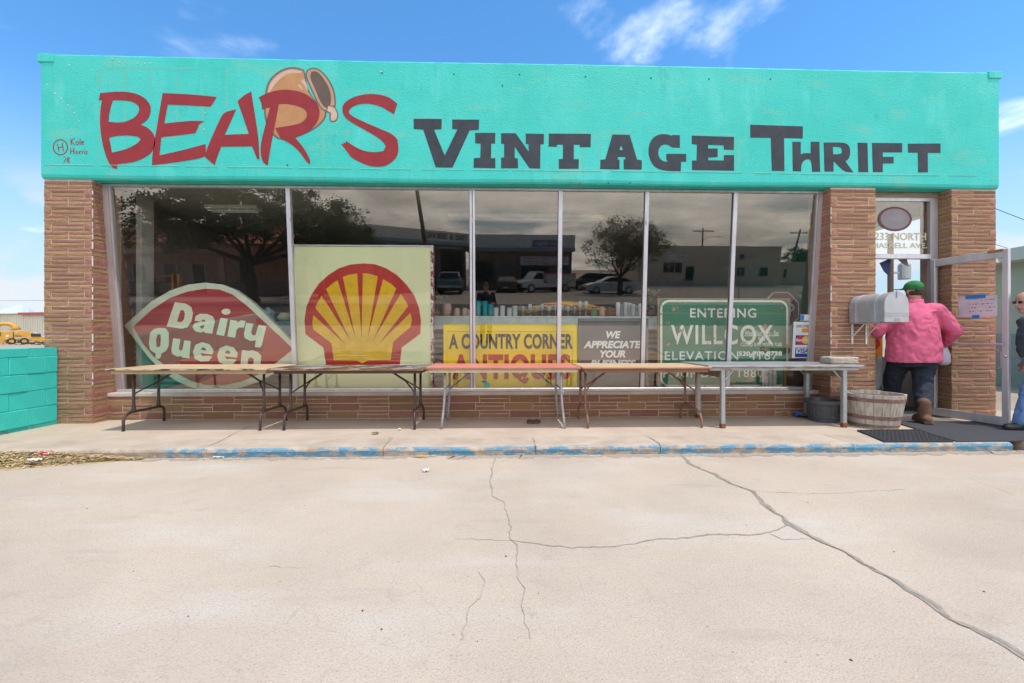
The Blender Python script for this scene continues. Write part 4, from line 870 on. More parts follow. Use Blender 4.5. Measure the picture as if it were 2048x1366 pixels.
b = MB(); vs, fs = [], []; n = 96; prof = [(0.165, 0), (0.168, 0.05), (0.178, 0.055), (0.178, 0.075), (0.172, 0.08), (0.185, 0.22), (0.205, 0.225), (0.21, 0.265), (0.205, 0.275), (0.19, 0.275), (0.18, 0.2)]
for (r, z) in prof:
    for k in range(n):
        fl = 0.006 * (1 if (k // 2) % 2 else 0) if 0.08 <= z <= 0.221 else 0; a = 2 * math.pi * k / n
        vs.append((tx + (r - fl) * math.cos(a), ty + (r - fl) * math.sin(a), z))
for i in range(len(prof) - 1):
    for k in range(n): fs.append((i * n + k, i * n + (k + 1) % n, (i + 1) * n + (k + 1) % n, (i + 1) * n + k))
fs.append(tuple(range(n - 1, -1, -1)))
b.add(vs, fs).build('pot', m_tub, tub, auto=40, smooth=True)
MB().lathe([(0.005, 0.21), (0.181, 0.205), (0.181, 0.18), (0.005, 0.18)], (tx, ty, 0), 24).build('soil', MATS['dark_soil'], tub)

# ================================================================== doormats
m_rub = mat('black_rubber', (0.022, 0.022, 0.026), (0.035, 0.035, 0.04), rough=0.8, ns=30, bump=0.3, bs=200)
def mat_poly(pts): return [tuple(U(x, y, Z=0.0)[:2]) for x, y in pts]
P = mat_poly([(1714, 862), (1768, 885), (1907, 884.5), (1838, 861)])
mt = thing('rubber_mat', 'black perforated rubber doormat with rows of slots beside the barrel', 'doormat', (P[0][0], P[0][1], 0))
pa, pb, pc, pd = [Vector((x, y, 0)) for x, y in P]
lerp2 = lambda u, v: (pa * (1 - u) + pd * u) * (1 - v) + (pb * (1 - u) + pc * u) * v
b = MB(); nu, nv = 30, 12
def bar(u0, u1, v0, v1, z): 
    q = [lerp2(u0, v0), lerp2(u1, v0), lerp2(u1, v1), lerp2(u0, v1)]
    b.add([w + Vector((0, 0, 0.001)) for w in q] + [w + Vector((0, 0, z)) for w in q], [(0, 1, 2, 3), (4, 5, 6, 7), (0, 1, 5, 4), (1, 2, 6, 5), (2, 3, 7, 6), (3, 0, 4, 7)])
bar(0, 1, 0, 0.05, .016); bar(0, 1, 0.95, 1, .016); bar(0, 0.02, 0.05, 0.95, .016); bar(0.98, 1, 0.05, 0.95, .016)
for j in range(1, nv): v = 0.05 + 0.9 * j / nv; bar(0.02, 0.98, v - 0.02, v + 0.02, .014)
for j in range(nv):
    for i in range(1, 15): u = 0.02 + 0.96 * (i + (0.5 if j % 2 else 0)) / 15; bar(u - 0.012, u + 0.012, 0.05 + 0.9 * j / nv + 0.021, 0.05 + 0.9 * (j + 1) / nv - 0.021, .0135)
b.build('lattice', m_rub, mt)
pbk = MB(); pbk.add([w + Vector((0, 0, 0.0008)) for w in (pa, pb, pc, pd)], [(0, 1, 2, 3)]); pbk.build('backing', m_dark, mt, fix=False)
b = MB(); q = [Vector((5.02, 5.30, 0)), Vector((4.74, 4.285, 0)), Vector((6.9, 4.29, 0)), Vector((6.9, 5.28, 0))]
b.add([w + Vector((0, 0, 0.001)) for w in q] + [w + Vector((0, 0, 0.011)) for w in q], [(0, 1, 2, 3), (4, 5, 6, 7), (0, 1, 5, 4), (1, 2, 6, 5), (2, 3, 7, 6), (3, 0, 4, 7)])
single(b, 'entrance_mat', mat('charcoal_mat', (0.040, 0.040, 0.046), (0.06, 0.06, 0.068), rough=0.95, ns=60, bump=0.5, bs=300), 'large charcoal entrance mat in front of the open glass door', 'doormat', (5.9, 4.8, 0))

# ================================================================== signs behind the glass
def at(u, v, ox, oy, k, y): p = U(ox + u / k, oy + v / k, Y=y); return p
def pane_xy(ox, oy, k, y, lift=0.0):
    def f(u, v, w): p = at(u, v, ox, oy, k, y); return (p.x, y - lift + w, p.z)
    return f
K = 3.415
# scallop sign
SY = 5.952; f7 = lambda lift: pane_xy(560, 480, K, SY, lift)
shell = thing('scallop_sign', 'big square pale green sign with red and yellow scallop emblem in the window', 'sign', (-1.9, SY + 0.04, 0.345))
tl, br = at(97, 42, 560, 480, K, SY), at(1030, 1015, 560, 480, K, SY)
m_shellbg = mat('pale_green_acrylic', (0.86, 0.86, 0.50), (0.82, 0.82, 0.46), rough=0.35, ns=1.5)
MB().bbox(tl.x, br.x, SY, SY + 0.09, 0.347, tl.z, 0.004).build('panel', m_shellbg, shell)
MB().bbox(tl.x - 0.01, br.x + 0.04, SY - 0.012, SY + 0.10, tl.z, tl.z + 0.022, 0.003).build('frame', m_alu, shell)
MB().bbox(br.x + 0.001, br.x + 0.035, SY - 0.012, SY + 0.10, 0.347, tl.z - 0.001, 0.003).build('frame', mat('flaking_red_edge', (0.35, 0.05, 0.05), (0.75, 0.72, 0.68), rough=0.7, ns=18, lo=0.48, hi=0.54), shell)
red = [(570, 160), (480, 168), (400, 195), (330, 240), (265, 300), (215, 375), (180, 460), (168, 550), (175, 642), (297, 735), (320, 880), (815, 880), (832, 733), (958, 640), (963, 555), (950, 465), (915, 375), (860, 300), (800, 240), (725, 193), (650, 166)]
yel = [(228, 610), (222, 560), (232, 500), (252, 440), (290, 370), (312, 338), (370, 290), (420, 258), (470, 238), (530, 229), (560, 227), (610, 231), (670, 248), (705, 268), (760, 300), (802, 338), (830, 372), (872, 440), (888, 490), (902, 545), (893, 592), (773, 697), (757, 820), (600, 823), (562, 843), (530, 824), (368, 821), (353, 706)]
m_sred = flat('emblem_red', (0.60, 0.030, 0.020), rough=0.35); m_syel = flat('emblem_yellow', (0.97, 0.55, 0.004), rough=0.35)
MB().prism([red], f7(0.004), 0.003).build('emblem', m_sred, shell, fix=False)
em = MB().prism([yel], f7(0.007), 0.002).build('emblem', m_syel, shell, fix=False)
for lp in ([(236, 455), (222, 505), (445, 710)], [(313, 330), (283, 375), (483, 687)], [(430, 250), (393, 270), (517, 670)], [(567, 224), (528, 226), (558, 668)], [(706, 264), (670, 246), (600, 668)], [(828, 362), (797, 330), (640, 680)], [(892, 497), (878, 450), (680, 705)]):
    MB().prism([lp], f7(0.0095), 0.0015).build('ray', m_sred, em, fix=False)
# red lens shaped sign
QY = 6.06; f6 = lambda lift: pane_xy(200, 480, K, QY, lift)
dq = thing('lens_sign', 'large red lens shaped ice cream sign with cream border and slanted lettering', 'sign', (-3.7, QY + 0.04, 0.345))
out = [(165, 583), (240, 518), (350, 420), (480, 345), (600, 305), (720, 291), (830, 303), (925, 340), (1025, 410), (1130, 510), (1240, 620), (1345, 728), (1400, 770), (1330, 830), (1200, 905), (1080, 970), (960, 1010), (850, 1030), (720, 1030), (620, 1005), (520, 962), (430, 902), (330, 800), (240, 682)]
cxq, cyq = 760, 670
inn = [(228, 592), (350, 480), (480, 395), (600, 352), (720, 333), (815, 338), (905, 372), (1005, 450), (1110, 548), (1220, 650), (1318, 745), (1200, 840), (1080, 920), (960, 968), (850, 990), (720, 988), (620, 960), (530, 915), (450, 860), (370, 800), (300, 715)]
MB().prism([out], f6(0.0), 0.08).build('panel', mat('sign_cream', (0.72, 0.74, 0.58), (0.64, 0.66, 0.50), rough=0.4, ns=3), dq, fix=True)
dqr = MB().prism([inn], f6(0.004), 0.003).build('red_field', mat('sign_red', (0.42, 0.035, 0.040), (0.37, 0.03, 0.036), rough=0.4, ns=2), dq, fix=False)
m_cream = mat('cream_letters', (0.80, 0.80, 0.58), rough=0.4)
L6 = lambda loops: MB().prism(loops, f6(0.007), 0.002).build('letter', m_cream, dqr, fix=False)
L6([[(513, 425), (590, 435), (625, 458), (637, 500), (627, 555), (598, 597), (560, 606), (458, 590)], [(553, 478), (575, 481), (582, 503), (576, 543), (556, 562), (528, 556)]])
L6([[(648, 552), (655, 520), (685, 504), (735, 505), (775, 524), (787, 556), (768, 640), (716, 634), (716, 622), (690, 633), (650, 622), (634, 592), (648, 568), (690, 558), (722, 556), (712, 543), (700, 548), (695, 558)], [(716, 580), (690, 585), (686, 600), (700, 607), (712, 597)]])
L6([[(826, 530), (876, 540), (850, 656), (796, 645)]]); L6([[(863 + 31 * math.cos(a), 490 + 21 * math.sin(a)) for a in (2 * math.pi * i / 16 for i in range(16))]])
L6([[(892, 545), (940, 553), (938, 565), (965, 548), (997, 553), (985, 598), (950, 598), (935, 612), (924, 668), (872, 658)]])
L6([[(1000, 565), (1050, 573), (1034, 632), (1045, 652), (1065, 648), (1084, 580), (1138, 588), (1106, 722), (1095, 735), (1060, 731), (1066, 685), (1030, 690), (990, 670), (985, 640)]])
L6([[(400, 601), (450, 603), (473, 632), (472, 720), (455, 757), (422, 775), (418, 800), (404, 812), (380, 808), (384, 777), (345, 750), (336, 705), (345, 635), (368, 610)], [(395, 645), (415, 645), (418, 670), (415, 720), (405, 732), (388, 728), (385, 680)]])
L6([[(502, 670), (552, 677), (540, 745), (552, 757), (566, 750), (578, 685), (622, 690), (612, 808), (562, 802), (562, 792), (530, 796), (495, 778), (490, 745)]])
for dx, dy in ((0, 0), (165, 22)):
    L6([[(637 + dx, 765 + dy), (655 + dx, 715 + dy), (700 + dx, 698 + dy), (750 + dx, 712 + dy), (778 + dx, 752 + dy), (772 + dx, 782 + dy), (688 + dx, 772 + dy), (700 + dx, 792 + dy), (735 + dx, 790 + dy), (770 + dx, 795 + dy), (745 + dx, 828 + dy), (690 + dx, 830 + dy), (650 + dx, 812 + dy)], [(690 + dx, 750 + dy), (700 + dx, 732 + dy), (722 + dx, 737 + dy), (728 + dx, 756 + dy)]])
L6([[(972, 750), (1020, 757), (1040, 752), (1080, 765), (1103, 790), (1095, 900), (1045, 892), (1052, 815), (1036, 800), (1015, 810), (1005, 888), (958, 880)]])
# yellow antiques sign
AY = 5.985; f8 = lambda lift: pane_xy(860, 480, K, AY, lift)
anti = thing('antiques_sign', 'bright yellow plastic sign with black and red block lettering behind the glass', 'sign', (0, AY + 0.03, 0.345))
m_ay = mat('yellow_plastic', (0.97, 0.74, 0.004), (0.92, 0.67, 0.004), rough=0.35, ns=2)
a, c = at(90, 575, 860, 480, K, AY), at(1005, 1012, 860, 480, K, AY)
MB().bbox(a.x, c.x, AY, AY + 0.05, 0.347, a.z, 0.012).build('panel', m_ay, anti)
rim = MB(); z1 = a.z; rim.bbox(a.x + 0.05, c.x - 0.05, AY - 0.012, AY + 0.004, z1 - 0.10, z1 - 0.085, 0.004); rim.bbox(a.x + 0.05, a.x + 0.065, AY - 0.012, AY + 0.004, 0.36, z1 - 0.10, 0.004); rim.bbox(c.x - 0.065, c.x - 0.05, AY - 0.012, AY + 0.004, 0.36, z1 - 0.10, 0.004); rim.build('raised_rim', m_ay, anti)
MB().bbox(c.x + 0.002, c.x + 0.055, AY + 0.03, AY + 0.07, 0.347, z1 - 0.05, 0.01).build('back_panel', mat('second_yellow_sheet', (0.70, 0.53, 0.01), rough=0.4), anti)
def fit8(name, body, box, m, parent, fn, bold, shear=0.0, sp=1.0):
    (u0, v0, u1, v1) = box; p0, p1 = Vector(fn(u0, v1, 0)), Vector(fn(u1, v0, 0)); cx, cz = (p0.x + p1.x) / 2, (p0.z + p1.z) / 2
    return lettering(name, body, lambda u, v, w: (cx + u, p0.y, cz + v), p1.x - p0.x, p1.z - p0.z, m, parent, bold, shear, sp)
m_blk = flat('black_ink', (0.03, 0.028, 0.028)); m_red2 = flat('red_ink', (0.50, 0.035, 0.03))
fit8('lettering', 'A COUNTRY CORNER', (130, 640, 975, 745), m_blk, anti, f8(0.006), 0.035, sp=1.05)
fit8('lettering', 'ANTIQUES', (150, 778, 960, 982), m_red2, anti, f8(0.006), 0.045, sp=1.1)
# grey business sign
WY = 6.0; f9 = lambda lift: pane_xy(1100, 480, K, WY, lift)
app = thing('business_sign', 'grey framed letter sign thanking customers in white slanted capitals', 'sign', (1.2, WY + 0.03, 0.345))
a, c = at(195, 537, 1100, 480, K, WY), at(640, 1010, 1100, 480, K, WY)
m_grey = mat('sign_grey', (0.135, 0.135, 0.14), (0.17, 0.17, 0.175), rough=0.5, ns=2); m_greyf = flat('sign_grey_frame', (0.19, 0.20, 0.205))
MB().bbox(a.x, c.x + 0.06, WY, WY + 0.05, 0.347, a.z, 0.003).build('panel', m_grey, app)
fr_ = MB(); fr_.bbox(a.x - 0.002, c.x + 0.062, WY - 0.022, WY + 0.052, a.z - 0.04, a.z + 0.003, 0.003); fr_.bbox(a.x - 0.002, a.x + 0.038, WY - 0.022, WY + 0.052, 0.347, a.z - 0.042, 0.003); fr_.bbox(c.x + 0.024, c.x + 0.062, WY - 0.022, WY + 0.052, 0.347, a.z - 0.042, 0.003); fr_.build('frame', m_greyf, app)
m_wlet = mat('white_letters', (0.93, 0.92, 0.89))
for body, box in (('WE', (383, 622, 482, 672)), ('APPRECIATE', (228, 688, 622, 740)), ('YOUR', (340, 753, 516, 804)), ('BUSINESS', (275, 818, 585, 868))):
    fit8('lettering', body, box, m_wlet, app, f9(0.004), 0.045, shear=0.22)
# green town sign
TY = 6.0; f10 = lambda lift: pane_xy(1300, 480, 3.2525, TY, lift)
tw = thing('town_sign', 'weathered green town limit sign with white capitals and chipped plywood edges', 'sign', (2.7, TY + 0.03, 0.345))
a, c = Vector(f10(0)(50, 378, 0)), Vector(f10(0)(912, 960, 0))
m_ply = mat('bare_plywood', (0.42, 0.27, 0.16), (0.33, 0.20, 0.115), rough=0.9, ns=6, stretch=(1, 1, 4))
MB().bbox(a.x, c.x, TY, TY + 0.025, 0.347, a.z, 0.003).build('board', m_ply, tw)
def rrect(x0, x1, z0, z1, r, n=6):
    pts = []
    for cx, cz, a0 in ((x1 - r, z1 - r, 0), (x0 + r, z1 - r, 90), (x0 + r, z0 + r, 180), (x1 - r, z0 + r, 270)):
        pts += [(cx + r * math.cos(R(a0 + 90 * i / n)), cz + r * math.sin(R(a0 + 90 * i / n))) for i in range(n + 1)]
    return pts
def worn(name, col, scale, lo, hi):
    m = mat(name, col, tuple(v * 0.85 for v in col), rough=0.6, ns=3); overlay(m, (0.42, 0.27, 0.16), scale, lo, hi, detail=6, stretch=(1, 1, 1.3)); overlay(m, (0.42, 0.27, 0.16), scale * 0.35, hi + 0.02, hi + 0.06, detail=9); return m
m_tg = worn('worn_green', (0.022, 0.215, 0.115), 5.0, 0.63, 0.66); m_tw = worn('worn_white', (0.90, 0.88, 0.80), 7.0, 0.60, 0.63)
X0t, X1t, Z0t, Z1t = a.x + 0.035, c.x - 0.03, 0.375, a.z - 0.025
pl_ = lambda lift: (lambda u, v, w: (u, TY - lift + w, v))
MB().prism([rrect(X0t - 0.012, X1t + 0.012, Z0t - 0.012, Z1t + 0.012, 0.05)], pl_(0.002), 0.001).build('face', m_tg, tw, fix=False)
MB().prism([rrect(X0t, X1t, Z0t, Z1t, 0.13), rrect(X0t + 0.03, X1t - 0.03, Z0t + 0.03, Z1t - 0.03, 0.10)[::-1]], pl_(0.004), 0.0015).build('border', m_tw, tw, fix=False)
for body, box, bd in (('ENTERING', (260, 445, 690, 505), 0.018), ('WILLCOX', (135, 552, 800, 680), 0.02), ('ELEVATION  4167', (95, 722, 830, 782), 0.015), ('FOUNDED  1880', (85, 838, 735, 895), 0.015)):
    fit8('lettering', body, box, m_tw, tw, f10(0.005), bd, sp=1.15)
# decals on the last pane (outside of the glass)
def ong(box, ox=1300, oy=480, k=3.2525):
    (u0, v0, u1, v1) = box; A = on_glass(ox + u0 / k, oy + v1 / k, 0.002); B = on_glass(ox + u1 / k, oy + v0 / k, 0.002); C = (A + B) / 2
    hh = (B - A).dot(G_UP); return (lambda u, v, w: C + Vector((u, 0, 0)) + G_UP * v + G_N * w), B.x - A.x, hh
m_vinyl = flat('cream_vinyl', (0.72, 0.70, 0.60))
for body, box, bd in (('Wed Thur - Fri - Sat', (615, 590, 838, 620), 0.0), ('9-5', (703, 632, 750, 656), 0.0), ('CLOSED SUN, MON & TUES', (588, 668, 858, 694), 0.0), ('520-709-8738', (576, 724, 860, 754), 0.03)):
    pf, w, h = ong(box); lettering('hours_lettering', body, pf, w, h, m_vinyl, panes[5], bd)
pf, w, h = ong((612, 622, 838, 625)); MB().add([pf(-w / 2, -h / 2, 0), pf(w / 2, -h / 2, 0), pf(w / 2, h / 2, 0), pf(-w / 2, h / 2, 0)], [(0, 1, 2, 3)]).build('hours_lettering', m_vinyl, panes[5], fix=False)
def rect_on(box, m, name, parent, lift=0.0):
    pf, w, h = ong(box); return MB().add([pf(-w / 2, -h / 2, lift), pf(w / 2, -h / 2, lift), pf(w / 2, h / 2, lift), pf(-w / 2, h / 2, lift)], [(0, 1, 2, 3)]).build(name, m, parent, fix=False)
m_card = flat('card_white', (0.70, 0.70, 0.68)); m_navy = flat('card_navy', (0.02, 0.04, 0.26)); m_or = flat('card_orange', (0.75, 0.28, 0.03)); m_cr = flat('card_red', (0.60, 0.03, 0.03)); m_cy = flat('card_yellow', (0.80, 0.45, 0.05))
cd = rect_on((922, 532, 1060, 768), m_card, 'card_decal', panes[5])
pf, w, h = ong((952, 552, 1042, 570)); lettering('lettering', 'DISCOVER', lambda u, v, ww: pf(u, v, 0.001), w, h, m_blk, cd, 0.02)
for bx, m in (((985, 575, 1042, 601), m_or), ((945, 620, 1042, 682), m_navy), ((942, 700, 1036, 762), m_navy)): rect_on(bx, m, 'print', cd, 0.001)
rect_on((950, 703, 1034, 738), m_card, 'print', cd, 0.0016)
pf2, w, h = ong((957, 706, 1030, 735)); lettering('lettering', 'VISA', lambda u, v, ww: pf2(u, v, 0.0022), w, h, m_navy, cd, 0.03, 0.2)
for cx_, m, lf in ((975, m_cr, 0.0016), (1013, m_cy, 0.002)):
    pf3, w, h = ong((cx_ - 27, 624, cx_ + 27, 678)); MB().add([pf3(0, 0, lf)] + [pf3(w / 2 * math.cos(a), h / 2 * math.sin(a), lf) for a in (2 * math.pi * i / 20 for i in range(20))], [(0, i + 1, (i + 1) % 20 + 1) for i in range(20)]).build('print', m, cd, fix=False)
pf4, w, h = ong((950, 640, 1040, 660)); lettering('lettering', 'MasterCard', lambda u, v, ww: pf4(u, v, 0.0026), w, h, m_card, cd, 0.02)
lb = rect_on((975, 485, 1037, 525), m_card, 'sticker', panes[5]); rect_on((975, 488, 1003, 523), flat('sticker_blue', (0.05, 0.20, 0.50)), 'print', lb, 0.001)
# small price tag taped low on the third pane
pf, w, h = ong((355, 960, 385, 975), 860, 480, K); MB().add([pf(-w / 2, -h / 2, 0), pf(w / 2, -h / 2, 0), pf(w / 2, h / 2, 0), pf(-w / 2, h / 2, 0)], [(0, 1, 2, 3)]).build('tape', flat('blue_tape', (0.05, 0.25, 0.35)), panes[2], fix=False)
pf, w, h = ong((370, 975, 408, 1012), 860, 480, K); MB().add([pf(-w / 2, -h / 2, 0), pf(w / 2, -h / 2, 0), pf(w / 2, h / 2, 0), pf(-w / 2, h / 2, 0)], [(0, 1, 2, 3)]).build('price_tag', flat('tag_green', (0.15, 0.50, 0.35)), panes[2], fix=False)
for px, py in ((580, 438), (945, 441), (1121, 541), (1292, 445)):
    p = on_glass(px, py, 0.030); MB().bbox(p.x - 0.008, p.x + 0.008, p.y - 0.002, p.y, p.z - 0.03, p.z + 0.03, 0.001).build('bolt_plate', flat('bolt_plate', (0.45, 0.42, 0.42)), win)

# notice taped on the door
A = DM @ Vector((DW - 0.48, -0.006, 1.46)); nt = thing('paper_notice', 'handwritten pink paper notice stuck with blue tape inside the door glass', 'notice', A)
MB().box(DW - 0.50, DW - 0.115, 0.0045, 0.0055, 1.345, 1.60, DM).build('sheet', flat('pink_paper', (0.88, 0.76, 0.82)), nt)
MB().box(DW - 0.42, DW - 0.22, -0.0075, -0.0035, 1.575, 1.62, DM).build('tape', flat('painters_tape', (0.02, 0.22, 0.62)), nt)
MB().box(DW - 0.35, DW - 0.28, -0.0075, -0.0035, 1.32, 1.365, DM).build('tape', MATS['painters_tape'], nt)
m_ink = flat('faint_ink', (0.42, 0.27, 0.42))
b = MB(); rr = random.Random(9)
for row in range(4):
    x = DW - 0.45 + (0.06 if row else 0.18); z = 1.545 - row * 0.045
    while x < DW - 0.15:
        x2 = x + rr.uniform(0.008, 0.03); b.box(x, x2, 0.0030, 0.0041, z + rr.uniform(-.006, .006), z + rr.uniform(.007, .012), DM); x = x2 + rr.uniform(0.006, 0.02)
b.build('handwriting', m_ink, nt)

# ================================================================== things inside the window
SHY = 6.46
def shelf_unit(label, x0, x1, ztop, m_body, y0=SHY, y1=6.95):
    s = thing('display_shelf', label, 'shelf', ((x0 + x1) / 2, (y0 + y1) / 2, 0.0))
    MB().bbox(x0, x1, y0, y1, ztop - 0.03, ztop, 0.004).build('top_board', m_body, s)
    MB().box(x0, x1, y0 + 0.004, y0 + 0.02, ztop - 0.20, ztop - 0.031).build('front_panel', m_body, s)
    for x in (x0, (x0 + x1) / 2 - 0.02, x1 - 0.04): MB().box(x, x + 0.04, y0 - 0.006, y0 + 0.05, 0.02, ztop - 0.031).build('upright', m_card, s)
    MB().box(x0, x1, y0 + 0.16, y0 + 0.18, 0.02, ztop - 0.21).build('back_panel', MATS['slat_back'], s)
    for i in range(9): z = ztop - 0.27 - i * 0.085; MB().bbox(x0 + 0.042, x1 - 0.042, y0 + 0.12, y0 + 0.159, z - 0.045, z, 0.004).build('slat', MATS['slat_pale'], s)
    return s
flat('slat_back', (0.12, 0.13, 0.13)); flat('slat_pale', (0.48, 0.50, 0.49)); m_shelfw = flat('shelf_white', (0.80, 0.81, 0.76))
m_teal = flat('shelf_teal', (0.10, 0.38, 0.38))
xx = lambda px, y=SHY: U(px, 640, Y=y).x
ZS = U(1000, 632, Y=SHY).z
shelf_unit('white slatted shelf crowded with glassware in the middle of the window', xx(840), xx(1345), ZS, m_shelfw)
shelf_unit('white and teal slatted shelf behind the red lens sign', xx(225), xx(600), U(400, 640, Y=SHY).z - 0.02, m_teal)
def glass_item(kind, x, y, z, h, label, m, group=None, r=None):
    if kind == 'wine': pr = [(0.030, 0), (0.030, 0.004), (0.004, 0.008), (0.004, h * 0.45), (0.02, h * 0.5), (0.034, h * 0.65), (0.033, h * 0.85), (0.028, h)]
    elif kind == 'tumbler': q = r or 0.035; pr = [(q * 0.85, 0), (q * 0.88, h * 0.1), (q, h)]
    elif kind == 'jar': q = r or 0.045; pr = [(q * 0.9, 0), (q, h * 0.05), (q, h * 0.8), (q * 0.8, h * 0.88), (q * 0.8, h)]
    else: q = r or 0.07; pr = [(q * 0.5, 0), (q * 0.95, h * 0.45), (q, h * 0.7), (q * 0.8, h * 0.93), (q * 0.85, h)]
    nm = {'wine': 'wine_glass', 'tumbler': 'tumbler', 'jar': 'jar'}.get(kind, 'vase')
    return single(MB().lathe(pr, (x, y, z), 14, cap=(kind != 'wine')), nm, m, label, {'wine': 'glass', 'tumbler': 'glass', 'jar': 'jar'}.get(kind, 'vase'), (x, y, z), group, smooth=True)
zt_ = ZS + 0.0005; pxz = lambda px, dy: (U(px, 630, Y=SHY + dy).x, SHY + dy)
m_aqua = flat('aqua_metal', (0.02, 0.30, 0.33), rough=0.35); m_pinkv = flat('pink_ceramic', (0.62, 0.38, 0.34)); m_tanc = flat('tan_candle', (0.55, 0.38, 0.24)); m_lil = flat('lilac_cup', (0.60, 0.36, 0.55))
for px, h, lb in ((957, 0.235, 'tall aqua tumbler standing nearest the double mullion'), (970, 0.23, 'second tall aqua tumbler from the double mullion'), (981, 0.185, 'shorter aqua tumbler at the right of the aqua three')):
    x, y = pxz(px, 0.10); glass_item('tumbler', x, y, zt_, h, lb, m_aqua, 'aqua tumblers', r=0.046)
x, y = pxz(894, 0.12); glass_item('vase', x, y, zt_, 0.19, 'pink and white vase on the white shelf by the scallop sign', m_pinkv, r=0.075)
x, y = pxz(914, 0.10); glass_item('jar', x, y, zt_, 0.125, 'left of two tan candle jars beside the pink vase', m_tanc, 'tan jars')
x, y = pxz(930, 0.10); glass_item('jar', x, y, zt_, 0.125, 'right of two tan candle jars beside the pink vase', m_tanc, 'tan jars')
x, y = pxz(939, 0.06); glass_item('tumbler', x, y, zt_, 0.095, 'small lilac cup half hidden by the double mullion', m_lil)
rr = random.Random(4)
m_frost = mat('frosted_glassware', (0.42, 0.45, 0.46), (0.55, 0.58, 0.58), rough=0.2, ns=12)
for i, px in enumerate((992, 1005, 1019, 1030)):
    x, y = pxz(px, 0.08); glass_item('tumbler', x, y, zt_, 0.13 + 0.03 * (i % 2), 'pale frosted tumbler in the row right of the aqua tumblers', m_frost, 'frosted tumblers', r=0.042)
for i in range(18):
    x, y = pxz(1040 + i * 6.4 + rr.uniform(-1, 1), 0.05 + 0.09 * (i % 3)); glass_item('wine', x, y, zt_, rr.uniform(0.15, 0.19), 'small clear wine glass in the crowd on the white shelf', m_frost if i % 2 else m_glassware, 'wine glasses on the shelf')
for i, px in enumerate((1160, 1172)):
    x, y = pxz(px, 0.08); glass_item('wine', x, y, zt_, 0.23, 'large pale goblet standing above the other glasses', m_frost, 'large goblets')
for px, h, m, lb in ((1188, 0.13, flat('green_cup', (0.10, 0.25, 0.12)), 'small cup with green leaf pattern on the shelf'), (1204, 0.15, m_tanc, 'tan flower jar between the green cup and brown pot'), (1219, 0.15, flat('brown_pot', (0.13, 0.06, 0.035)), 'dark brown pot on the white shelf')):
    x, y = pxz(px, 0.08); glass_item('jar', x, y, zt_, h, lb, m)
for i in range(7):
    x, y = pxz(1236 + i * 7.5, 0.05 + 0.08 * (i % 2)); glass_item('tumbler', x, y, zt_, rr.uniform(0.15, 0.22), 'tall white speckled glass near the grey sign', m_frost if i % 3 else m_card, 'tall speckled glasses')
# red and yellow surf kite lying across the shelf behind the glasses
b = MB(); vs, fs = [], []; n = 16
x0, x1 = U(1050, 605, Y=SHY + 0.36).x, U(1290, 605, Y=SHY + 0.36).x
for i in range(n + 1):
    u = i / n; x = x0 + (x1 - x0) * u; zc = zt_ + 0.10 + 0.10 * math.sin(math.pi * min(1, u * 1.5)) - 0.03 * u; r = 0.075 * (math.sin(math.pi * (0.12 + 0.86 * u)) ** 0.6)
    for k in range(10): a_ = 2 * math.pi * k / 10; vs.append((x, SHY + 0.36 + 0.09 * math.cos(a_), zc + r * math.sin(a_)))
for i in range(n):
    for k in range(10): fs.append((i * 10 + k, i * 10 + (k + 1) % 10, (i + 1) * 10 + (k + 1) % 10, (i + 1) * 10 + k))
fs += [tuple(range(10)), tuple(n * 10 + k for k in range(10))]
mk = mat('red_yellow_fabric', (0.50, 0.04, 0.04), (0.75, 0.48, 0.02), rough=0.7, ns=3, lo=0.52, hi=0.54, stretch=(0.3, 1, 6))
single(b.add(vs, fs), 'rolled_banner', mk, 'long red and yellow rolled fabric lying behind the glassware', 'banner', ((x0 + x1) / 2, SHY + 0.36, zt_), smooth=True)
def potted(px, py, y, h, label, zb, mleaf, petals):
    p = U(px, py, Y=y); t = thing('potted_plant', label, 'plant', (p.x, y, zb))
    MB().lathe([(0.035, 0), (0.05, 0.08), (0.052, 0.09)], (p.x, y, zb), 12).build('pot', flat('clay_%d' % px, (0.24, 0.13, 0.08)), t, smooth=True)
    b = MB(); c2 = MB(); rr = random.Random(px)
    for i in range(70):
        q = Vector((p.x + rr.gauss(0, 0.06), y + rr.gauss(0, 0.05), zb + 0.1 + rr.random() * h)); d = Vector((rr.uniform(-1, 1), rr.uniform(-1, 1), rr.uniform(-.2, 1))).normalized() * 0.05; s_ = d.orthogonal().normalized() * 0.018
        (c2 if rr.random() < petals else b).add([q, q + d * 0.5 + s_, q + d, q + d * 0.5 - s_], [(0, 1, 2, 3)])
    b.build('leaves', mleaf, t, fix=False, kind='stuff')
    if c2.f: c2.build('flowers', flat('petals_%d' % px, (0.55, 0.25, 0.25)), t, fix=False, kind='stuff')
m_leafi = flat('indoor_leaf', (0.08, 0.17, 0.07))
potted(873, 600, SHY + 0.10, 0.22, 'small leafy plant against the edge of the scallop sign', zt_, m_leafi, 0.15)
potted(1303, 600, SHY + 0.02, 0.30, 'flowering potted plant at the right end of the white shelf', zt_, m_leafi, 0.3)
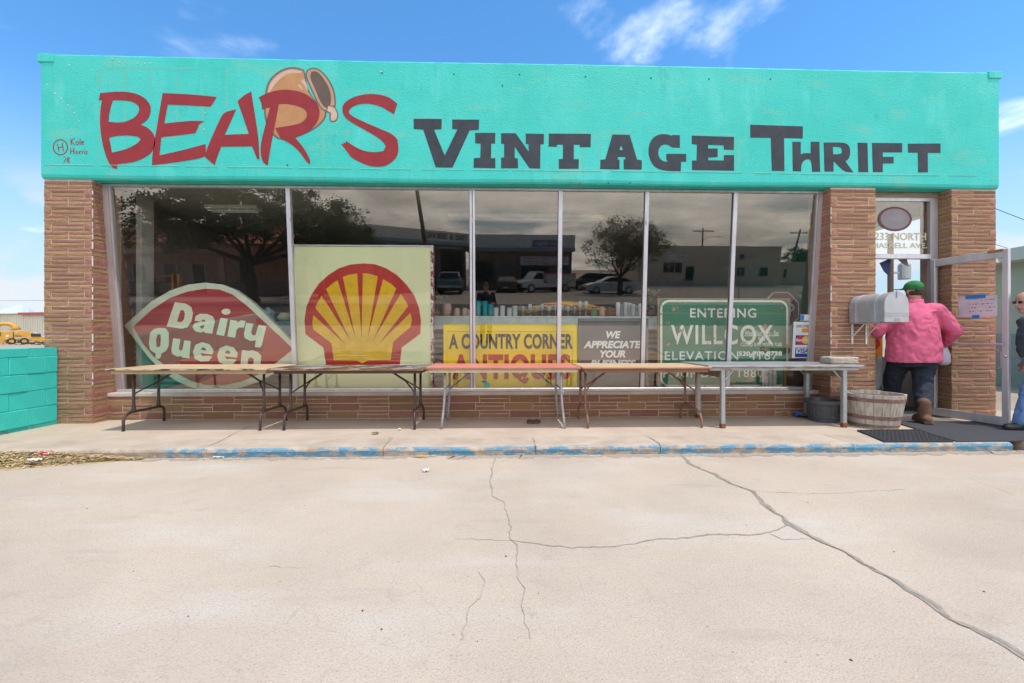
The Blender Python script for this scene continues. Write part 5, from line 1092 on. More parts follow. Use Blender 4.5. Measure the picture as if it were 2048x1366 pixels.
# wooden rack and round framed thing, wave figure, teapot behind the lens sign
zq = U(400, 640, Y=SHY).z - 0.0195; x0, x1 = U(287, 560, Y=6.7).x, U(348, 560, Y=6.7).x; rk = thing('wooden_rack', 'orange wooden rack with open rungs at the left of the window', 'rack', ((x0 + x1) / 2, 6.7, zq))
m_rack = mat('orange_wood', (0.42, 0.20, 0.06), (0.30, 0.13, 0.04), ns=10)
zr = U(300, 549, Y=6.7).z
for x in (x0, x1, x1 + 0.09): MB().bbox(x - 0.015, x + 0.015, 6.66, 6.74, zq, zr, 0.003).build('post', m_rack, rk)
for i in range(6): z = zr - 0.02 - i * (zr - zq) / 6.5; MB().bbox(x0 + 0.016, x1 - 0.016, 6.69, 6.71, z - 0.01, z + 0.01, 0.003).build('rung', m_rack, rk)
p = U(540, 612, Y=6.62); single(MB().lathe([(0.03, 0), (0.11, 0.02), (0.12, 0.08), (0.10, 0.16), (0.03, 0.20), (0.02, 0.22)], (p.x - 0.03, 6.62, zq), 16), 'wave_figure', mat('blue_wave', (0.03, 0.20, 0.35), (0.45, 0.60, 0.65), ns=14, rough=0.3), 'small blue and white wave figure above the lens sign', 'ornament', (p.x - 0.03, 6.62, zq), smooth=True)
p = U(572, 622, Y=6.58); single(MB().lathe([(0.06, 0), (0.11, 0.03), (0.12, 0.08), (0.08, 0.12), (0.085, 0.13)], (p.x, 6.58, zq), 16), 'enamel_bowl', flat('pale_green_enamel', (0.50, 0.58, 0.42)), 'pale green enamel bowl beside the first mullion', 'bowl', (p.x, 6.58, zq), smooth=True)
# stop sign behind the town sign
p = U(1562, 596, Y=6.5); oc = [(0.31 * math.cos(R(22.5 + 45 * i)), 0.31 * math.sin(R(22.5 + 45 * i))) for i in range(8)]
ss = thing('stop_sign', 'red octagonal stop sign standing behind the green town sign', 'sign', (p.x, 6.5, 0.0))
pz = p.z - 0.19
MB().prism([oc], lambda u, v, w: (p.x + u, 6.5 + w, pz + v), 0.004).build('face', m_card, ss); MB().prism([[(u * 0.93, v * 0.93) for u, v in oc]], lambda u, v, w: (p.x + u, 6.497 + w, pz + v), 0.002).build('face', flat('stop_red', (0.17, 0.012, 0.015)), ss)
lettering('lettering', 'STOP', lambda u, v, w: (p.x + u, 6.495, pz + v), 0.42, 0.2, m_card, ss, 0.03); MB().box(p.x - 0.025, p.x + 0.025, 6.505, 6.53, 0.0, pz).build('post', m_leg_galv, ss)
p0 = U(1525, 738, Y=5.955); p1 = U(1553, 775, Y=5.955); nb = thing('placard', 'narrow white printed placard leaning on the green town sign', 'notice', ((p0.x + p1.x) / 2, 5.96, 0.345))
MB().bbox(p0.x, p1.x, 5.955, 5.962, 0.347, p0.z + 0.05, 0.001).build('sheet', m_card, nb)
for i in range(3): lettering('lettering', ('NO TRESPASSING', 'PARKING ONLY', 'NO DUMPING')[i], lambda u, v, w, i=i: (p0.x + 0.035 + i * 0.055 + u, 5.9535, 0.50 + v), 0.24, 0.035, m_blk, nb, 0.0, rot=R(90))
p0 = U(1573, 738, Y=5.97); p1 = U(1612, 775, Y=5.97); fb = thing('framed_board', 'dark framed board with gilt edge in the right corner of the window', 'picture', ((p0.x + p1.x) / 2, 5.98, 0.345))
MB().bbox(p0.x, p1.x + 0.05, 5.97, 5.99, 0.347, p0.z + 0.06, 0.002).build('board', flat('dark_board', (0.06, 0.045, 0.04)), fb); MB().bbox(p0.x - 0.04, p0.x - 0.002, 5.965, 5.995, 0.347, p0.z + 0.065, 0.003).build('frame', flat('gilt', (0.35, 0.20, 0.05)), fb)
# ceiling light fittings
def tube_light(x0, x1, y, label):
    t = thing('ceiling_light', label, 'ceiling light', ((x0 + x1) / 2, y, 3.10), group='fluorescent fittings')
    MB().bbox(x0, x1, y - 0.09, y + 0.09, 3.045, 3.099, 0.006).build('housing', flat('cream_fitting%d' % int(y * 10), (0.72, 0.68, 0.58)), t)
    for s in (-0.045, 0.045): MB().tube([(x0 + 0.05, y + s, 3.025), (x1 - 0.05, y + s, 3.025)], 0.014, 8).build('tube', flat('lamp_tube%d' % int(y * 10 + s * 100), (0.85, 0.85, 0.82)), t, smooth=True)
tube_light(U(897, 437, Y=7.05).x, U(1205, 437, Y=7.05).x, 7.05, 'long unlit fluorescent fitting seen through the middle panes')
tube_light(U(415, 420, Y=6.7).x, U(520, 420, Y=6.7).x, 6.7, 'short unlit fluorescent fitting seen through the first pane')
tube_light(U(1560, 428, Y=7.0).x, U(1640, 428, Y=7.0).x, 7.0, 'unlit fluorescent fitting seen through the last pane')

# ================================================================== in the doorway
pt = thing('painting', 'orange abstract painting with black edge leaning in the doorway', 'picture', (5.20, 5.84, 0.0))
MB().bbox(5.06, 5.09, 5.80, 5.86, 0.80, 1.22, 0.003).build('frame', m_blk, pt); MB().bbox(5.0905, 5.36, 5.81, 5.85, 0.80, 1.30, 0.003).build('canvas', flat('orange_canvas', (0.70, 0.24, 0.02)), pt)
MB().prism([[(0, 0), (0.05, 0), (0.16, 0.36), (0.12, 0.38)]], facing(5.15, 5.806, 0.80), 0.003).build('stroke', flat('violet_stroke', (0.08, 0.015, 0.20)), pt)
MB().prism([[(0, 0), (0.07, 0), (0.22, 0.18), (0.20, 0.26), (0.05, 0.12)]], facing(5.105, 5.8065, 0.80), 0.003).build('stroke', flat('red_stroke', (0.50, 0.02, 0.01)), pt)
MB().bbox(5.07, 5.34, 5.80, 5.87, 0.0, 0.795, 0.004).build('stand', flat('grey_stand', (0.26, 0.28, 0.32)), pt)
b = MB(); b.bbox(5.30, 5.325, 5.96, 6.4, 0.0, 0.80, 0.003)
single(b, 'gilt_frame', flat('gilt_frame', (0.33, 0.20, 0.06)), 'thin gilt picture frame leaning behind the orange painting', 'picture frame', (5.31, 6.2, 0.0))
cb = thing('white_cabinet', 'white cabinet standing inside the open doorway', 'cabinet', (5.75, 6.95, 0)); MB().bbox(5.45, 6.10, 6.75, 7.2, 0.0, 0.98, 0.008).build('case', flat('cabinet_white', (0.66, 0.64, 0.60)), cb); MB().box(5.78, 5.785, 6.745, 6.7505, 0.05, 0.94).build('door_gap', m_dark, cb)
def pennant(pts, y, m, label):
    b = MB(); P = [U(x, yy, Y=y) for x, yy in pts]; b.add(P + [q + Vector((0, 0.004, 0)) for q in P], [tuple(range(len(P))), tuple(range(2 * len(P) - 1, len(P) - 1, -1))] + [(i, (i + 1) % len(P), len(P) + (i + 1) % len(P), len(P) + i) for i in range(len(P))])
    return single(b, 'pennant', m, label, 'pennant', P[0], 'pennants in the doorway')
pennant([(1759, 526), (1782, 516), (1779, 553), (1768, 543)], 5.80, flat('navy_cloth', (0.012, 0.035, 0.14)), 'navy blue cloth pennant hanging in the doorway')
pennant([(1793, 516), (1813, 516), (1818, 533), (1806, 528)], 5.80, flat('taupe_cloth', (0.26, 0.22, 0.20)), 'taupe cloth pennant hanging under the transom')

# ================================================================== litter
rr = random.Random(33); m_straw = mat('dry_straw', (0.66, 0.50, 0.27), (0.38, 0.25, 0.12), rough=0.9, ns=16, lo=0.4, hi=0.65)
b = MB()
def heap(x, y):
    t = (x + 5.6) / 2.15; yb = 3.88 + 0.36 * max(0, min(1, (x + 4.6) / 1.15)); d = (y - yb) / max(0.02, KY - yb)
    return max(0, min(1, d)) * (0.075 if x < -4.3 else 0.075 * max(0.05, (-3.45 - x) / 0.85))
for i in range(8000):
    x = rr.uniform(-6.4, -3.45); yb = 3.88 + 0.36 * max(0, min(1, (x + 4.6) / 1.15)); y = KY - 0.005 - (KY - yb) * (rr.random() ** 1.4) * rr.uniform(0.7, 1.08)
    z = LOT + 0.003 + 0.006 + heap(x, y) * rr.uniform(0.62, 1.05); a_ = rr.uniform(0, math.pi); L = rr.uniform(0.015, 0.085); w = rr.uniform(0.002, 0.006)
    d = Vector((math.cos(a_), math.sin(a_), rr.uniform(-.22, .22))) * L / 2; s_ = Vector((-math.sin(a_), math.cos(a_), rr.uniform(-.3, .3))) * w
    q = Vector((x, y, z))
    if q.y + abs(d.y) > KY - 0.002: q.y = KY - 0.003 - abs(d.y)
    b.add([q - d - s_, q - d + s_, q + d + s_, q + d - s_], [(0, 1, 2, 3)])
for i in range(160):
    x = U(rr.gauss(845, 12), 915, Z=LOT).x; y = KY - 0.012 - abs(rr.gauss(0, 0.03)); a_ = rr.uniform(0, math.pi); L = rr.uniform(0.02, 0.07); d = Vector((math.cos(a_), math.sin(a_) * 0.4, rr.uniform(-.1, .2))) * L / 2; s_ = Vector((-math.sin(a_), math.cos(a_), 0)) * 0.002; q = Vector((x, y, LOT + 0.012)); b.add([q - d - s_, q - d + s_, q + d + s_, q + d - s_], [(0, 1, 2, 3)])
st = b.build('straw', m_straw, fix=False, kind='stuff'); st['label'] = 'dry straw and leaf litter heaped against the kerb'; st['category'] = 'straw'
b = MB(); vs, fs = [], []; n = 40          # the dirt under the straw
for i in range(n + 1):
    x = -6.5 + 3.1 * i / n; yb = 3.84 + 0.37 * max(0, min(1, (x + 4.6) / 1.15)) + rr.uniform(-.02, .02)
    for j in range(5): y = yb + (KY - 0.002 - yb) * j / 4; vs.append((x, y, LOT + 0.0015 + heap(x, y) * 0.62))
for i in range(n):
    for j in range(4): fs.append((i * 5 + j, (i + 1) * 5 + j, (i + 1) * 5 + j + 1, i * 5 + j + 1))
struct(b.add(vs, fs).build('gutter_soil', mat('straw_soil', (0.62, 0.47, 0.26), (0.44, 0.32, 0.17), rough=1, ns=60, bump=0.8, bs=120), smooth=True))
def scrap(px, py, sx, sy, h, m, name, label, cat, z=LOT, sd=0, amp=0.5, extra=None):
    p = U(px, py, Z=z); rr = random.Random(sd); b = MB(); n = 7; vs, fs = [], []
    for j in range(n + 1):
        for i in range(n + 1):
            u, v = i / n - .5, j / n - .5; vs.append((p.x + u * sx + rr.uniform(-.06, .06) * sx, p.y + v * sy + rr.uniform(-.06, .06) * sy, z + 0.004 + h * (0.5 + amp * math.sin(i * 1.7 + sd) * math.cos(j * 1.3 + sd)) + rr.uniform(0, .2) * h))
    for j in range(n):
        for i in range(n): k = j * (n + 1) + i; fs.append((k, k + 1, k + n + 2, k + n + 1))
    return single(b.add(vs, fs), name, m, label, cat, (p.x, p.y, z), smooth=False, fix=False)
scrap(96, 909, 0.15, 0.13, 0.03, mat('red_wrapper', (0.62, 0.02, 0.06), (0.75, 0.72, 0.72), rough=0.3, ns=14, lo=0.56, hi=0.60), 'candy_wrapper', 'crumpled red and white wrapper lying on the straw', 'wrapper', LOT + 0.05, 1)
scrap(67, 922, 0.10, 0.05, 0.02, m_card, 'paper_scrap', 'torn white paper scrap trailing from the red wrapper', 'paper', LOT + 0.05, 2)
scrap(1573, 831, 0.17, 0.12, 0.06, mat('snack_bag_print', (0.10, 0.20, 0.06), (0.60, 0.18, 0.10), rough=0.3, ns=16, lo=0.47, hi=0.53), 'snack_bag', 'green and red crumpled snack bag under the metal table', 'wrapper', 0.0, 3)
scrap(1606, 834, 0.22, 0.12, 0.06, mat('blue_bag_print', (0.02, 0.13, 0.50), (0.35, 0.22, 0.08), rough=0.3, ns=15, lo=0.5, hi=0.54), 'snack_bag', 'blue and gold crumpled snack bag beside the grey plastic planter', 'wrapper', 0.0, 4)
scrap(1067, 847, 0.16, 0.10, 0.05, mat('dead_leaf', (0.10, 0.055, 0.03), (0.05, 0.03, 0.02), rough=1, ns=20), 'dead_leaves', 'curled dark dead leaves on the sidewalk under the red table', 'leaf', 0.0, 5)
scrap(751, 868, 0.07, 0.05, 0.02, mat('green_leaf', (0.22, 0.22, 0.03), (0.14, 0.14, 0.03), ns=30), 'fallen_leaf', 'small yellow green leaf on the sidewalk', 'leaf', 0.0, 6)
scrap(852, 943, 0.05, 0.06, 0.02, m_card, 'paper_scrap', 'small white paper scrap on the lot near the kerb', 'paper', LOT, 7)
scrap(438, 916, 0.10, 0.04, 0.015, m_card, 'paper_scrap', 'flat white paper scrap in the gutter by the blue kerb', 'paper', LOT, 8)
scrap(5, 925, 0.08, 0.06, 0.03, mat('fresh_leaf', (0.22, 0.25, 0.05), (0.30, 0.24, 0.08), ns=30), 'green_sprig', 'green leafy sprig at the left end of the straw', 'leaf', LOT + 0.03, 9)
p = U(799, 860, Z=0); single(MB().ellipsoid((p.x, p.y, 0.012), 0.018, 0.014, 0.012, 10, 7), 'bottle_cap', m_card, 'tiny white bottle cap on the sidewalk edge of the shadow', 'cap', (p.x, p.y, 0), smooth=True)
peb = MB().ellipsoid((0, 0, 0.003), 0.008, 0.006, 0.004, 8, 5).build('pebble', mat('dark_pebble', (0.045, 0.04, 0.035), rough=0.8)); pm_ = peb.data; bpy.data.objects.remove(peb)
for i, (px, py) in enumerate(((123, 967), (376, 1233), (725, 1222), (762, 1223), (763, 1259), (797, 1124), (1012, 1113), (1077, 1187), (1616, 1005), (1788, 1104), (1968, 1184), (267, 1143), (609, 1011), (955, 1283), (1702, 1321), (1492, 1050), (174, 1017))):
    p = U(px, py, Z=LOT); o = bpy.data.objects.new('pebble', pm_); COL.objects.link(o); o.location = p; s_ = rr.uniform(0.3, 0.8); o.scale = (s_, s_, s_); o.rotation_euler = (0, 0, rr.uniform(0, 3)); tag(o, 'small dark pebble lying on the bare lot concrete', 'pebble', 'dark pebbles on the lot')
p = U(2034, 893, Z=LOT)
for i in range(6):
    x, y = p.x + rr.uniform(-.03, .05), 4.32 + rr.uniform(-.06, .2); single(MB().ellipsoid((x, y, LOT + 0.02), rr.uniform(.015, .035), rr.uniform(.015, .03), 0.025, 7, 5), 'rubble_stone', MATS['weathered_stone'], 'broken concrete stone in the gap at the kerb end', 'stone', (x, y, LOT), 'rubble at the kerb end')
# ================================================================== people
def capsule(b, p0, p1, r0, r1, n=12):
    p0, p1 = Vector(p0), Vector(p1); d = (p1 - p0).normalized()
    path, rs = [], []
    for k in (1.0, 0.92, 0.7, 0.38, 0): path.append(p0 - d * r0 * k); rs.append(r0 * math.sqrt(max(0.002, 1 - k * k)))
    for k in (0.25, 0.5, 0.75): path.append(p0.lerp(p1, k)); rs.append(r0 + (r1 - r0) * k)
    for k in (0, 0.38, 0.7, 0.92, 1.0): path.append(p1 + d * r1 * k); rs.append(r1 * math.sqrt(max(0.002, 1 - k * k)))
    b.tube(path, rs, n)
def chain(b, pts, rs):
    for i in range(len(pts) - 1): capsule(b, pts[i], pts[i + 1], rs[i], rs[i + 1])
def rings(b, rows, n=20, M=None):
    """rows of (centre, half width, half depth), stacked upward: an elliptical loft"""
    vs, fs = [], []
    for c, w, d in rows:
        c = Vector(c)
        for k in range(n): a = 2 * math.pi * k / n; q = Vector((w * math.cos(a), d * math.sin(a), 0)); vs.append(c + (M @ q if M else q))
    L = len(rows)
    for i in range(L - 1):
        for k in range(n): fs.append((i * n + k, i * n + (k + 1) % n, (i + 1) * n + (k + 1) % n, (i + 1) * n + k))
    fs += [tuple(range(n - 1, -1, -1)), tuple((L - 1) * n + k for k in range(n))]; b.add(vs, fs)
def blend(b, name, m, parent, vox=0.012, it=6, f=0.5):
    o = b.build(name, m, parent, smooth=True); md = o.modifiers.new('remesh', 'REMESH'); md.mode = 'VOXEL'; md.voxel_size = vox; md.use_smooth_shade = True
    ms = o.modifiers.new('smooth', 'SMOOTH'); ms.iterations = it; ms.factor = f; return o
def cloth(o, big, small):
    """creases: two procedural displacements on the sewn surface"""
    for nm, typ, sc, st in (('drape', 'CLOUDS', 0.22, big), ('creases', 'DISTORTED_NOISE', 0.10, small)):
        tx = bpy.data.textures.get(nm) or bpy.data.textures.new(nm, typ); tx.noise_scale = sc
        if typ == 'CLOUDS': tx.noise_depth = 2
        md = o.modifiers.new(nm, 'DISPLACE'); md.texture = tx; md.strength = st; md.mid_level = 0.5
    ms = o.modifiers.new('soften', 'SMOOTH'); ms.iterations = 2; return o
def hand(b, wrist, d, side, curl=0.5, s=1.0):
    """palm, four fingers and a thumb; d = direction the hand points, side = towards the thumb"""
    d, side = Vector(d).normalized(), Vector(side).normalized(); nrm = d.cross(side).normalized(); w = Vector(wrist)
    for k in (-0.026, -0.009, 0.009, 0.026): capsule(b, w + d * 0.012 * s + side * k * 0.7, w + d * 0.085 * s + side * k, 0.015 * s, 0.013 * s, 8)
    for k, L in ((0.030, 0.065), (0.010, 0.075), (-0.010, 0.070), (-0.030, 0.055)):
        a = w + d * 0.09 * s + side * k; p1 = a + (d * (1 - curl * 0.4) + nrm * curl * 0.6) * L * 0.5 * s; p2 = p1 + (d * (1 - curl) + nrm * curl) * L * 0.5 * s
        capsule(b, a, p1, 0.0092 * s, 0.0088 * s, 8); capsule(b, p1, p2, 0.0088 * s, 0.0078 * s, 8)
    t0 = w + d * 0.025 * s + side * 0.03; t1 = t0 + (d * 0.6 + side * 0.8 + nrm * curl * 0.4) * 0.035 * s; t2 = t1 + (d + nrm * curl * 0.5) * 0.035 * s
    capsule(b, t0, t1, 0.013, 0.011, 8); capsule(b, t1, t2, 0.011, 0.009, 8)
def head(b, c, fwd, up=(0, 0, 1), s=1.0):
    """skull, jaw, nose, ears, brow; c = centre, fwd = where it looks"""
    c = Vector(c); f = Vector(fwd).normalized(); u = Vector(up).normalized(); r = f.cross(u).normalized(); u = r.cross(f)
    M = Matrix((r, f, u)).transposed()
    b.ellipsoid(c + u * 0.025 * s, 0.076 * s, 0.098 * s, 0.098 * s, 18, 12, M); b.ellipsoid(c + f * 0.022 * s - u * 0.055 * s, 0.058 * s, 0.072 * s, 0.072 * s, 16, 10, M)
    b.ellipsoid(c + f * 0.060 * s - u * 0.108 * s, 0.030 * s, 0.030 * s, 0.022 * s, 12, 8, M)
    capsule(b, c + f * 0.094 * s + u * 0.008 * s, c + f * 0.114 * s - u * 0.032 * s, 0.009 * s, 0.0145 * s, 8)
    for k in (-1, 1):
        b.ellipsoid(c + r * 0.080 * s * k - u * 0.012 * s - f * 0.008, 0.010, 0.020, 0.033, 10, 8, M); b.ellipsoid(c + f * 0.083 * s + r * 0.032 * s * k + u * 0.020 * s, 0.022, 0.012, 0.009, 8, 6, M)
    capsule(b, c + f * 0.086 * s - u * 0.068 * s - r * 0.022, c + f * 0.086 * s - u * 0.068 * s + r * 0.022, 0.008, 0.008, 8)
    return c, f, r, u, M
m_skin = mat('skin', (0.48, 0.25, 0.18), (0.42, 0.20, 0.14), rough=0.55, ns=14)

# -- man in the pink shirt, seen from behind, stepping in through the door
ox, oy, oa = 5.40, 5.40, R(-18)
def W(x, y, z): return Vector((ox + x * math.cos(oa) - y * math.sin(oa), oy + x * math.sin(oa) + y * math.cos(oa), z))
pm1 = thing('person', 'person in pink shirt and green cap walking in through the open door', 'person', (ox, oy, 0))
body = MB(); hc = W(0.02, 0.05, 1.685)
head(body, hc, (0.12, 1, -0.08)); capsule(body, W(0.02, 0.02, 1.48), W(0.02, 0.04, 1.62), 0.075, 0.068)
rings(body, [(W(0, 0.02, 0.86), 0.19, 0.14), (W(0, 0.02, 1.05), 0.22, 0.16), (W(0, 0.01, 1.3), 0.20, 0.14), (W(0, 0, 1.47), 0.12, 0.09)])
LA = [W(-0.24, 0.0, 1.43), W(-0.40, -0.02, 1.17), W(-0.36, 0.22, 1.04)]; RA = [W(0.24, 0.0, 1.43), W(0.42, 0.0, 1.16), W(0.41, 0.17, 0.97)]
chain(body, LA, [0.065, 0.05, 0.036]); chain(body, RA, [0.065, 0.05, 0.036])
hand(body, LA[2], (0.1, 0.8, -0.5), (0.9, 0, 0.3)); hand(body, RA[2], (-0.05, 0.5, -0.9), (-0.7, 0.6, 0.2), 0.8)
LL = [W(-0.12, 0.05, 0.88), W(-0.11, 0.25, 0.48), W(-0.08, 0.34, 0.09)]; RL = [W(0.12, 0.02, 0.88), W(0.08, -0.01, 0.48), W(-0.02, -0.24, 0.10)]
chain(body, LL, [0.09, 0.065, 0.045]); chain(body, RL, [0.09, 0.065, 0.045])
blend(body, 'body', m_skin, pm1, 0.011, 4)
m_pink = mat('pink_cotton', (0.62, 0.120, 0.225), (0.54, 0.095, 0.185), rough=0.85, ns=5, bump=0.5, bs=7, bdist=0.03, stretch=(1, 1, 0.6))
sh = MB()
rings(sh, [(W(0.0, 0.02, 0.755), 0.325, 0.225), (W(0, 0.02, 0.80), 0.325, 0.23), (W(0, 0.02, 0.95), 0.32, 0.24), (W(0, 0.02, 1.10), 0.305, 0.235), (W(0, 0.01, 1.27), 0.28, 0.205), (W(0, 0, 1.40), 0.235, 0.165), (W(0.005, 0.0, 1.485), 0.15, 0.12), (W(0.01, 0.01, 1.54), 0.088, 0.085)])
chain(sh, [W(-0.16, 0, 1.43)] + LA[:2] + [LA[1].lerp(LA[2], 0.75)], [0.10, 0.10, 0.085, 0.062]); chain(sh, [W(0.16, 0, 1.43)] + RA[:2] + [RA[1].lerp(RA[2], 0.75)], [0.10, 0.10, 0.085, 0.062])
rr = random.Random(2)
for i in range(9):       # soft folds
    a = rr.uniform(-2.6, -0.5); z0 = rr.uniform(0.82, 1.12); x0 = 0.27 * math.cos(a); y0 = 0.02 + 0.212 * math.sin(a); L = rr.uniform(0.10, 0.22); t = rr.uniform(-0.5, 0.5)
    capsule(sh, W(x0, y0, z0), W(x0 + t * L, y0 + 0.004, z0 + L), 0.012, 0.008, 8)
for k in (-0.018, 0.018): capsule(sh, W(0.015 + k, -0.150, 1.40), W(0.02 + k * 2.4, -0.205, 1.16), 0.012, 0.010, 8)      # box pleat
capsule(sh, W(-0.15, -0.12, 1.415), W(0.17, -0.12, 1.415), 0.012, 0.012, 8)                                            # yoke seam
cloth(blend(sh, 'shirt', m_pink, pm1, 0.012, 4), 0.030, 0.010)
co = MB(); co.lathe([(0.094, 1.525), (0.090, 1.575), (0.082, 1.578), (0.084, 1.53)], W(0.015, 0.025, 0) , 20, cap=False); co.build('collar', m_pink, pm1, smooth=True)
tr = MB(); m_navyt = mat('navy_work_trousers', (0.012, 0.016, 0.030), (0.022, 0.027, 0.045), rough=0.9, ns=9, bump=0.4, bs=12, bdist=0.02)
rings(tr, [(W(0, 0.03, 0.70), 0.23, 0.185), (W(0, 0.02, 0.85), 0.26, 0.195), (W(0, 0.02, 0.98), 0.25, 0.19)])
chain(tr, LL[:2] + [W(-0.08, 0.34, 0.16)], [0.14, 0.11, 0.09]); chain(tr, RL[:2] + [W(-0.015, -0.22, 0.25)], [0.14, 0.11, 0.088])
cloth(blend(tr, 'trousers', m_navyt, pm1, 0.013, 4), 0.03, 0.014)
m_boot = mat('tan_suede_boot', (0.175, 0.095, 0.055), (0.115, 0.06, 0.035), rough=0.95, ns=12, bump=0.4, bs=30)
for (c, f) in ((W(-0.02, -0.24, 0), Vector((0.35, 0.93, 0)).normalized()), (W(-0.08, 0.34, 0), Vector((0.25, 0.96, 0)).normalized())):
    bt = MB(); r_ = Vector((f.y, -f.x, 0)); capsule(bt, c + Vector((0, 0, 0.10)) - f * 0.01, c + Vector((0, 0, 0.26)), 0.062, 0.070); capsule(bt, c + Vector((0, 0, 0.062)) - f * 0.06, c + f * 0.15 + Vector((0, 0, 0.055)), 0.058, 0.052)
    Mf = Matrix((r_, f, Vector((0, 0, 1)))).transposed().to_4x4(); bt.bbox(-0.052, 0.052, -0.115, 0.20, 0.012, 0.04, 0.012, Matrix.Translation(c) @ Mf); blend(bt, 'boot', m_boot, pm1, 0.009, 4)
cp = MB(); fcap = Vector((0.12, 1, -0.08)).normalized(); m_capg = mat('green_cap_cloth', (0.020, 0.150, 0.040), (0.03, 0.20, 0.055), rough=0.85, ns=16)
cp.ellipsoid(hc + Vector((0, 0, 0.058)), 0.090, 0.112, 0.086, 20, 12); cp.bbox(-0.075, 0.075, 0.08, 0.19, 0.035, 0.047, 0.004, Matrix.Translation(hc)); blend(cp, 'cap', m_capg, pm1, 0.009, 3)
MB().bbox(-0.055, 0.055, -0.108, -0.075, -0.002, 0.018, 0.004, Matrix.Translation(hc)).build('cap_strap', m_blk, pm1)
hr = MB(); hr.ellipsoid(hc + Vector((0, -0.014, -0.020)), 0.082, 0.094, 0.052, 18, 10); hr.build('hair', mat('brown_hair', (0.085, 0.045, 0.03), (0.05, 0.028, 0.02), rough=0.9, ns=60, bump=0.5, bs=120), pm1, smooth=True)
bg_ = MB(); rings(bg_, [(W(0.40, 0.16, 0.72), 0.05, 0.03), (W(0.40, 0.16, 0.76), 0.085, 0.05), (W(0.405, 0.16, 0.86), 0.075, 0.045), (W(0.415, 0.165, 0.95), 0.025, 0.02), (W(0.42, 0.165, 0.99), 0.03, 0.025)], 12)
single(bg_, 'plastic_bag', flat('lilac_plastic', (0.55, 0.50, 0.62), rough=0.3), 'pale lilac plastic bag hanging from the pink shirted person', 'bag', W(0.40, 0.16, 0.72), smooth=True)

# -- man at the right edge of the picture, walking towards the door
ox, oy = 6.285, 4.80
pm2 = thing('person', 'person in dark shirt, jeans and sunglasses at the right edge, walking to the door', 'person', (ox, oy, 0))
body = MB(); hc2 = W(-0.10, 0.0, 1.50); hd = head(body, hc2, (-1, 0.12, -0.12)); capsule(body, W(0.02, 0, 1.32), W(-0.055, 0, 1.42), 0.062, 0.058)
rings(body, [(W(0.06, 0, 0.82), 0.13, 0.16), (W(0.04, 0, 1.05), 0.13, 0.17), (W(0.03, 0, 1.25), 0.11, 0.17), (W(0.02, 0, 1.33), 0.07, 0.10)])
nA = [W(0.03, -0.20, 1.27), W(0.10, -0.25, 1.02), W(-0.10, -0.24, 0.95)]; fA = [W(0.02, 0.20, 1.27), W(0.14, 0.24, 1.02), W(0.06, 0.26, 0.80)]
chain(body, nA, [0.055, 0.045, 0.032]); chain(body, fA, [0.055, 0.045, 0.032]); hand(body, nA[2], (-0.9, 0, -0.35), (0, 0.2, 0.9), 0.7); hand(body, fA[2], (-0.2, 0, -1), (-0.9, 0, 0), 0.5)
nL = [W(0.05, -0.09, 0.84), W(-0.13, -0.09, 0.47), W(-0.22, -0.09, 0.08)]; fL = [W(0.06, 0.09, 0.84), W(0.06, 0.09, 0.46), W(0.33, 0.09, 0.16)]
chain(body, nL, [0.085, 0.06, 0.043]); chain(body, fL, [0.085, 0.06, 0.043]); blend(body, 'body', m_skin, pm2, 0.010, 3)
sh = MB(); m_slate = mat('slate_shirt', (0.055, 0.065, 0.080), (0.075, 0.085, 0.10), rough=0.85, ns=8, bump=0.3, bs=10, bdist=0.02)
rings(sh, [(W(0.05, 0, 0.84), 0.165, 0.20), (W(0.03, 0, 0.95), 0.175, 0.205), (W(0.03, 0, 1.12), 0.165, 0.205), (W(0.03, 0, 1.26), 0.13, 0.19), (W(0.02, 0, 1.34), 0.08, 0.11), (W(-0.01, 0, 1.375), 0.066, 0.07)])
chain(sh, [W(0.03, -0.15, 1.27)] + nA[:2], [0.08, 0.078, 0.066]); chain(sh, [W(0.03, 0.15, 1.27)] + fA[:2], [0.08, 0.078, 0.066]); cloth(blend(sh, 'shirt', m_slate, pm2, 0.013, 4), 0.03, 0.015)
tr = MB(); m_jean = mat('faded_denim', (0.10, 0.20, 0.40), (0.16, 0.28, 0.50), rough=0.9, ns=7, bump=0.3, bs=14, bdist=0.02)
rings(tr, [(W(0.05, 0, 0.72), 0.14, 0.17), (W(0.05, 0, 0.86), 0.155, 0.19), (W(0.04, 0, 0.93), 0.15, 0.185)]); chain(tr, nL[:2] + [W(-0.21, -0.09, 0.12)], [0.115, 0.088, 0.075]); chain(tr, fL[:2] + [W(0.31, 0.09, 0.20)], [0.115, 0.088, 0.075]); cloth(blend(tr, 'jeans', m_jean, pm2, 0.013, 4), 0.025, 0.014)
for c, f, tl_ in ((W(-0.22, -0.09, 0), Vector((-1, 0, 0)), 0), (W(0.36, 0.09, 0.07), Vector((-0.8, 0, -0.6)), 0)):
    bt = MB(); capsule(bt, c - f * 0.05 + Vector((0, 0, 0.05)), c + f * 0.15 + Vector((0, 0, 0.045)), 0.045, 0.04); capsule(bt, c + Vector((0, 0, 0.06)), c + Vector((0, 0, 0.10)), 0.05, 0.05); blend(bt, 'shoe', m_blk, pm2, 0.009, 3)
c, f, r_, u_, M_ = hd
gl = MB()
for k in (-1, 1): gl.ellipsoid(c + f * 0.098 + r_ * 0.032 * k + u_ * 0.008, 0.026, 0.006, 0.018, 14, 8, M_); gl.tube([c + f * 0.085 + r_ * 0.062 * k + u_ * 0.012, c - f * 0.01 + r_ * 0.084 * k + u_ * 0.010], 0.003, 6)
gl.build('sunglasses', m_glass_car, pm2, smooth=True)
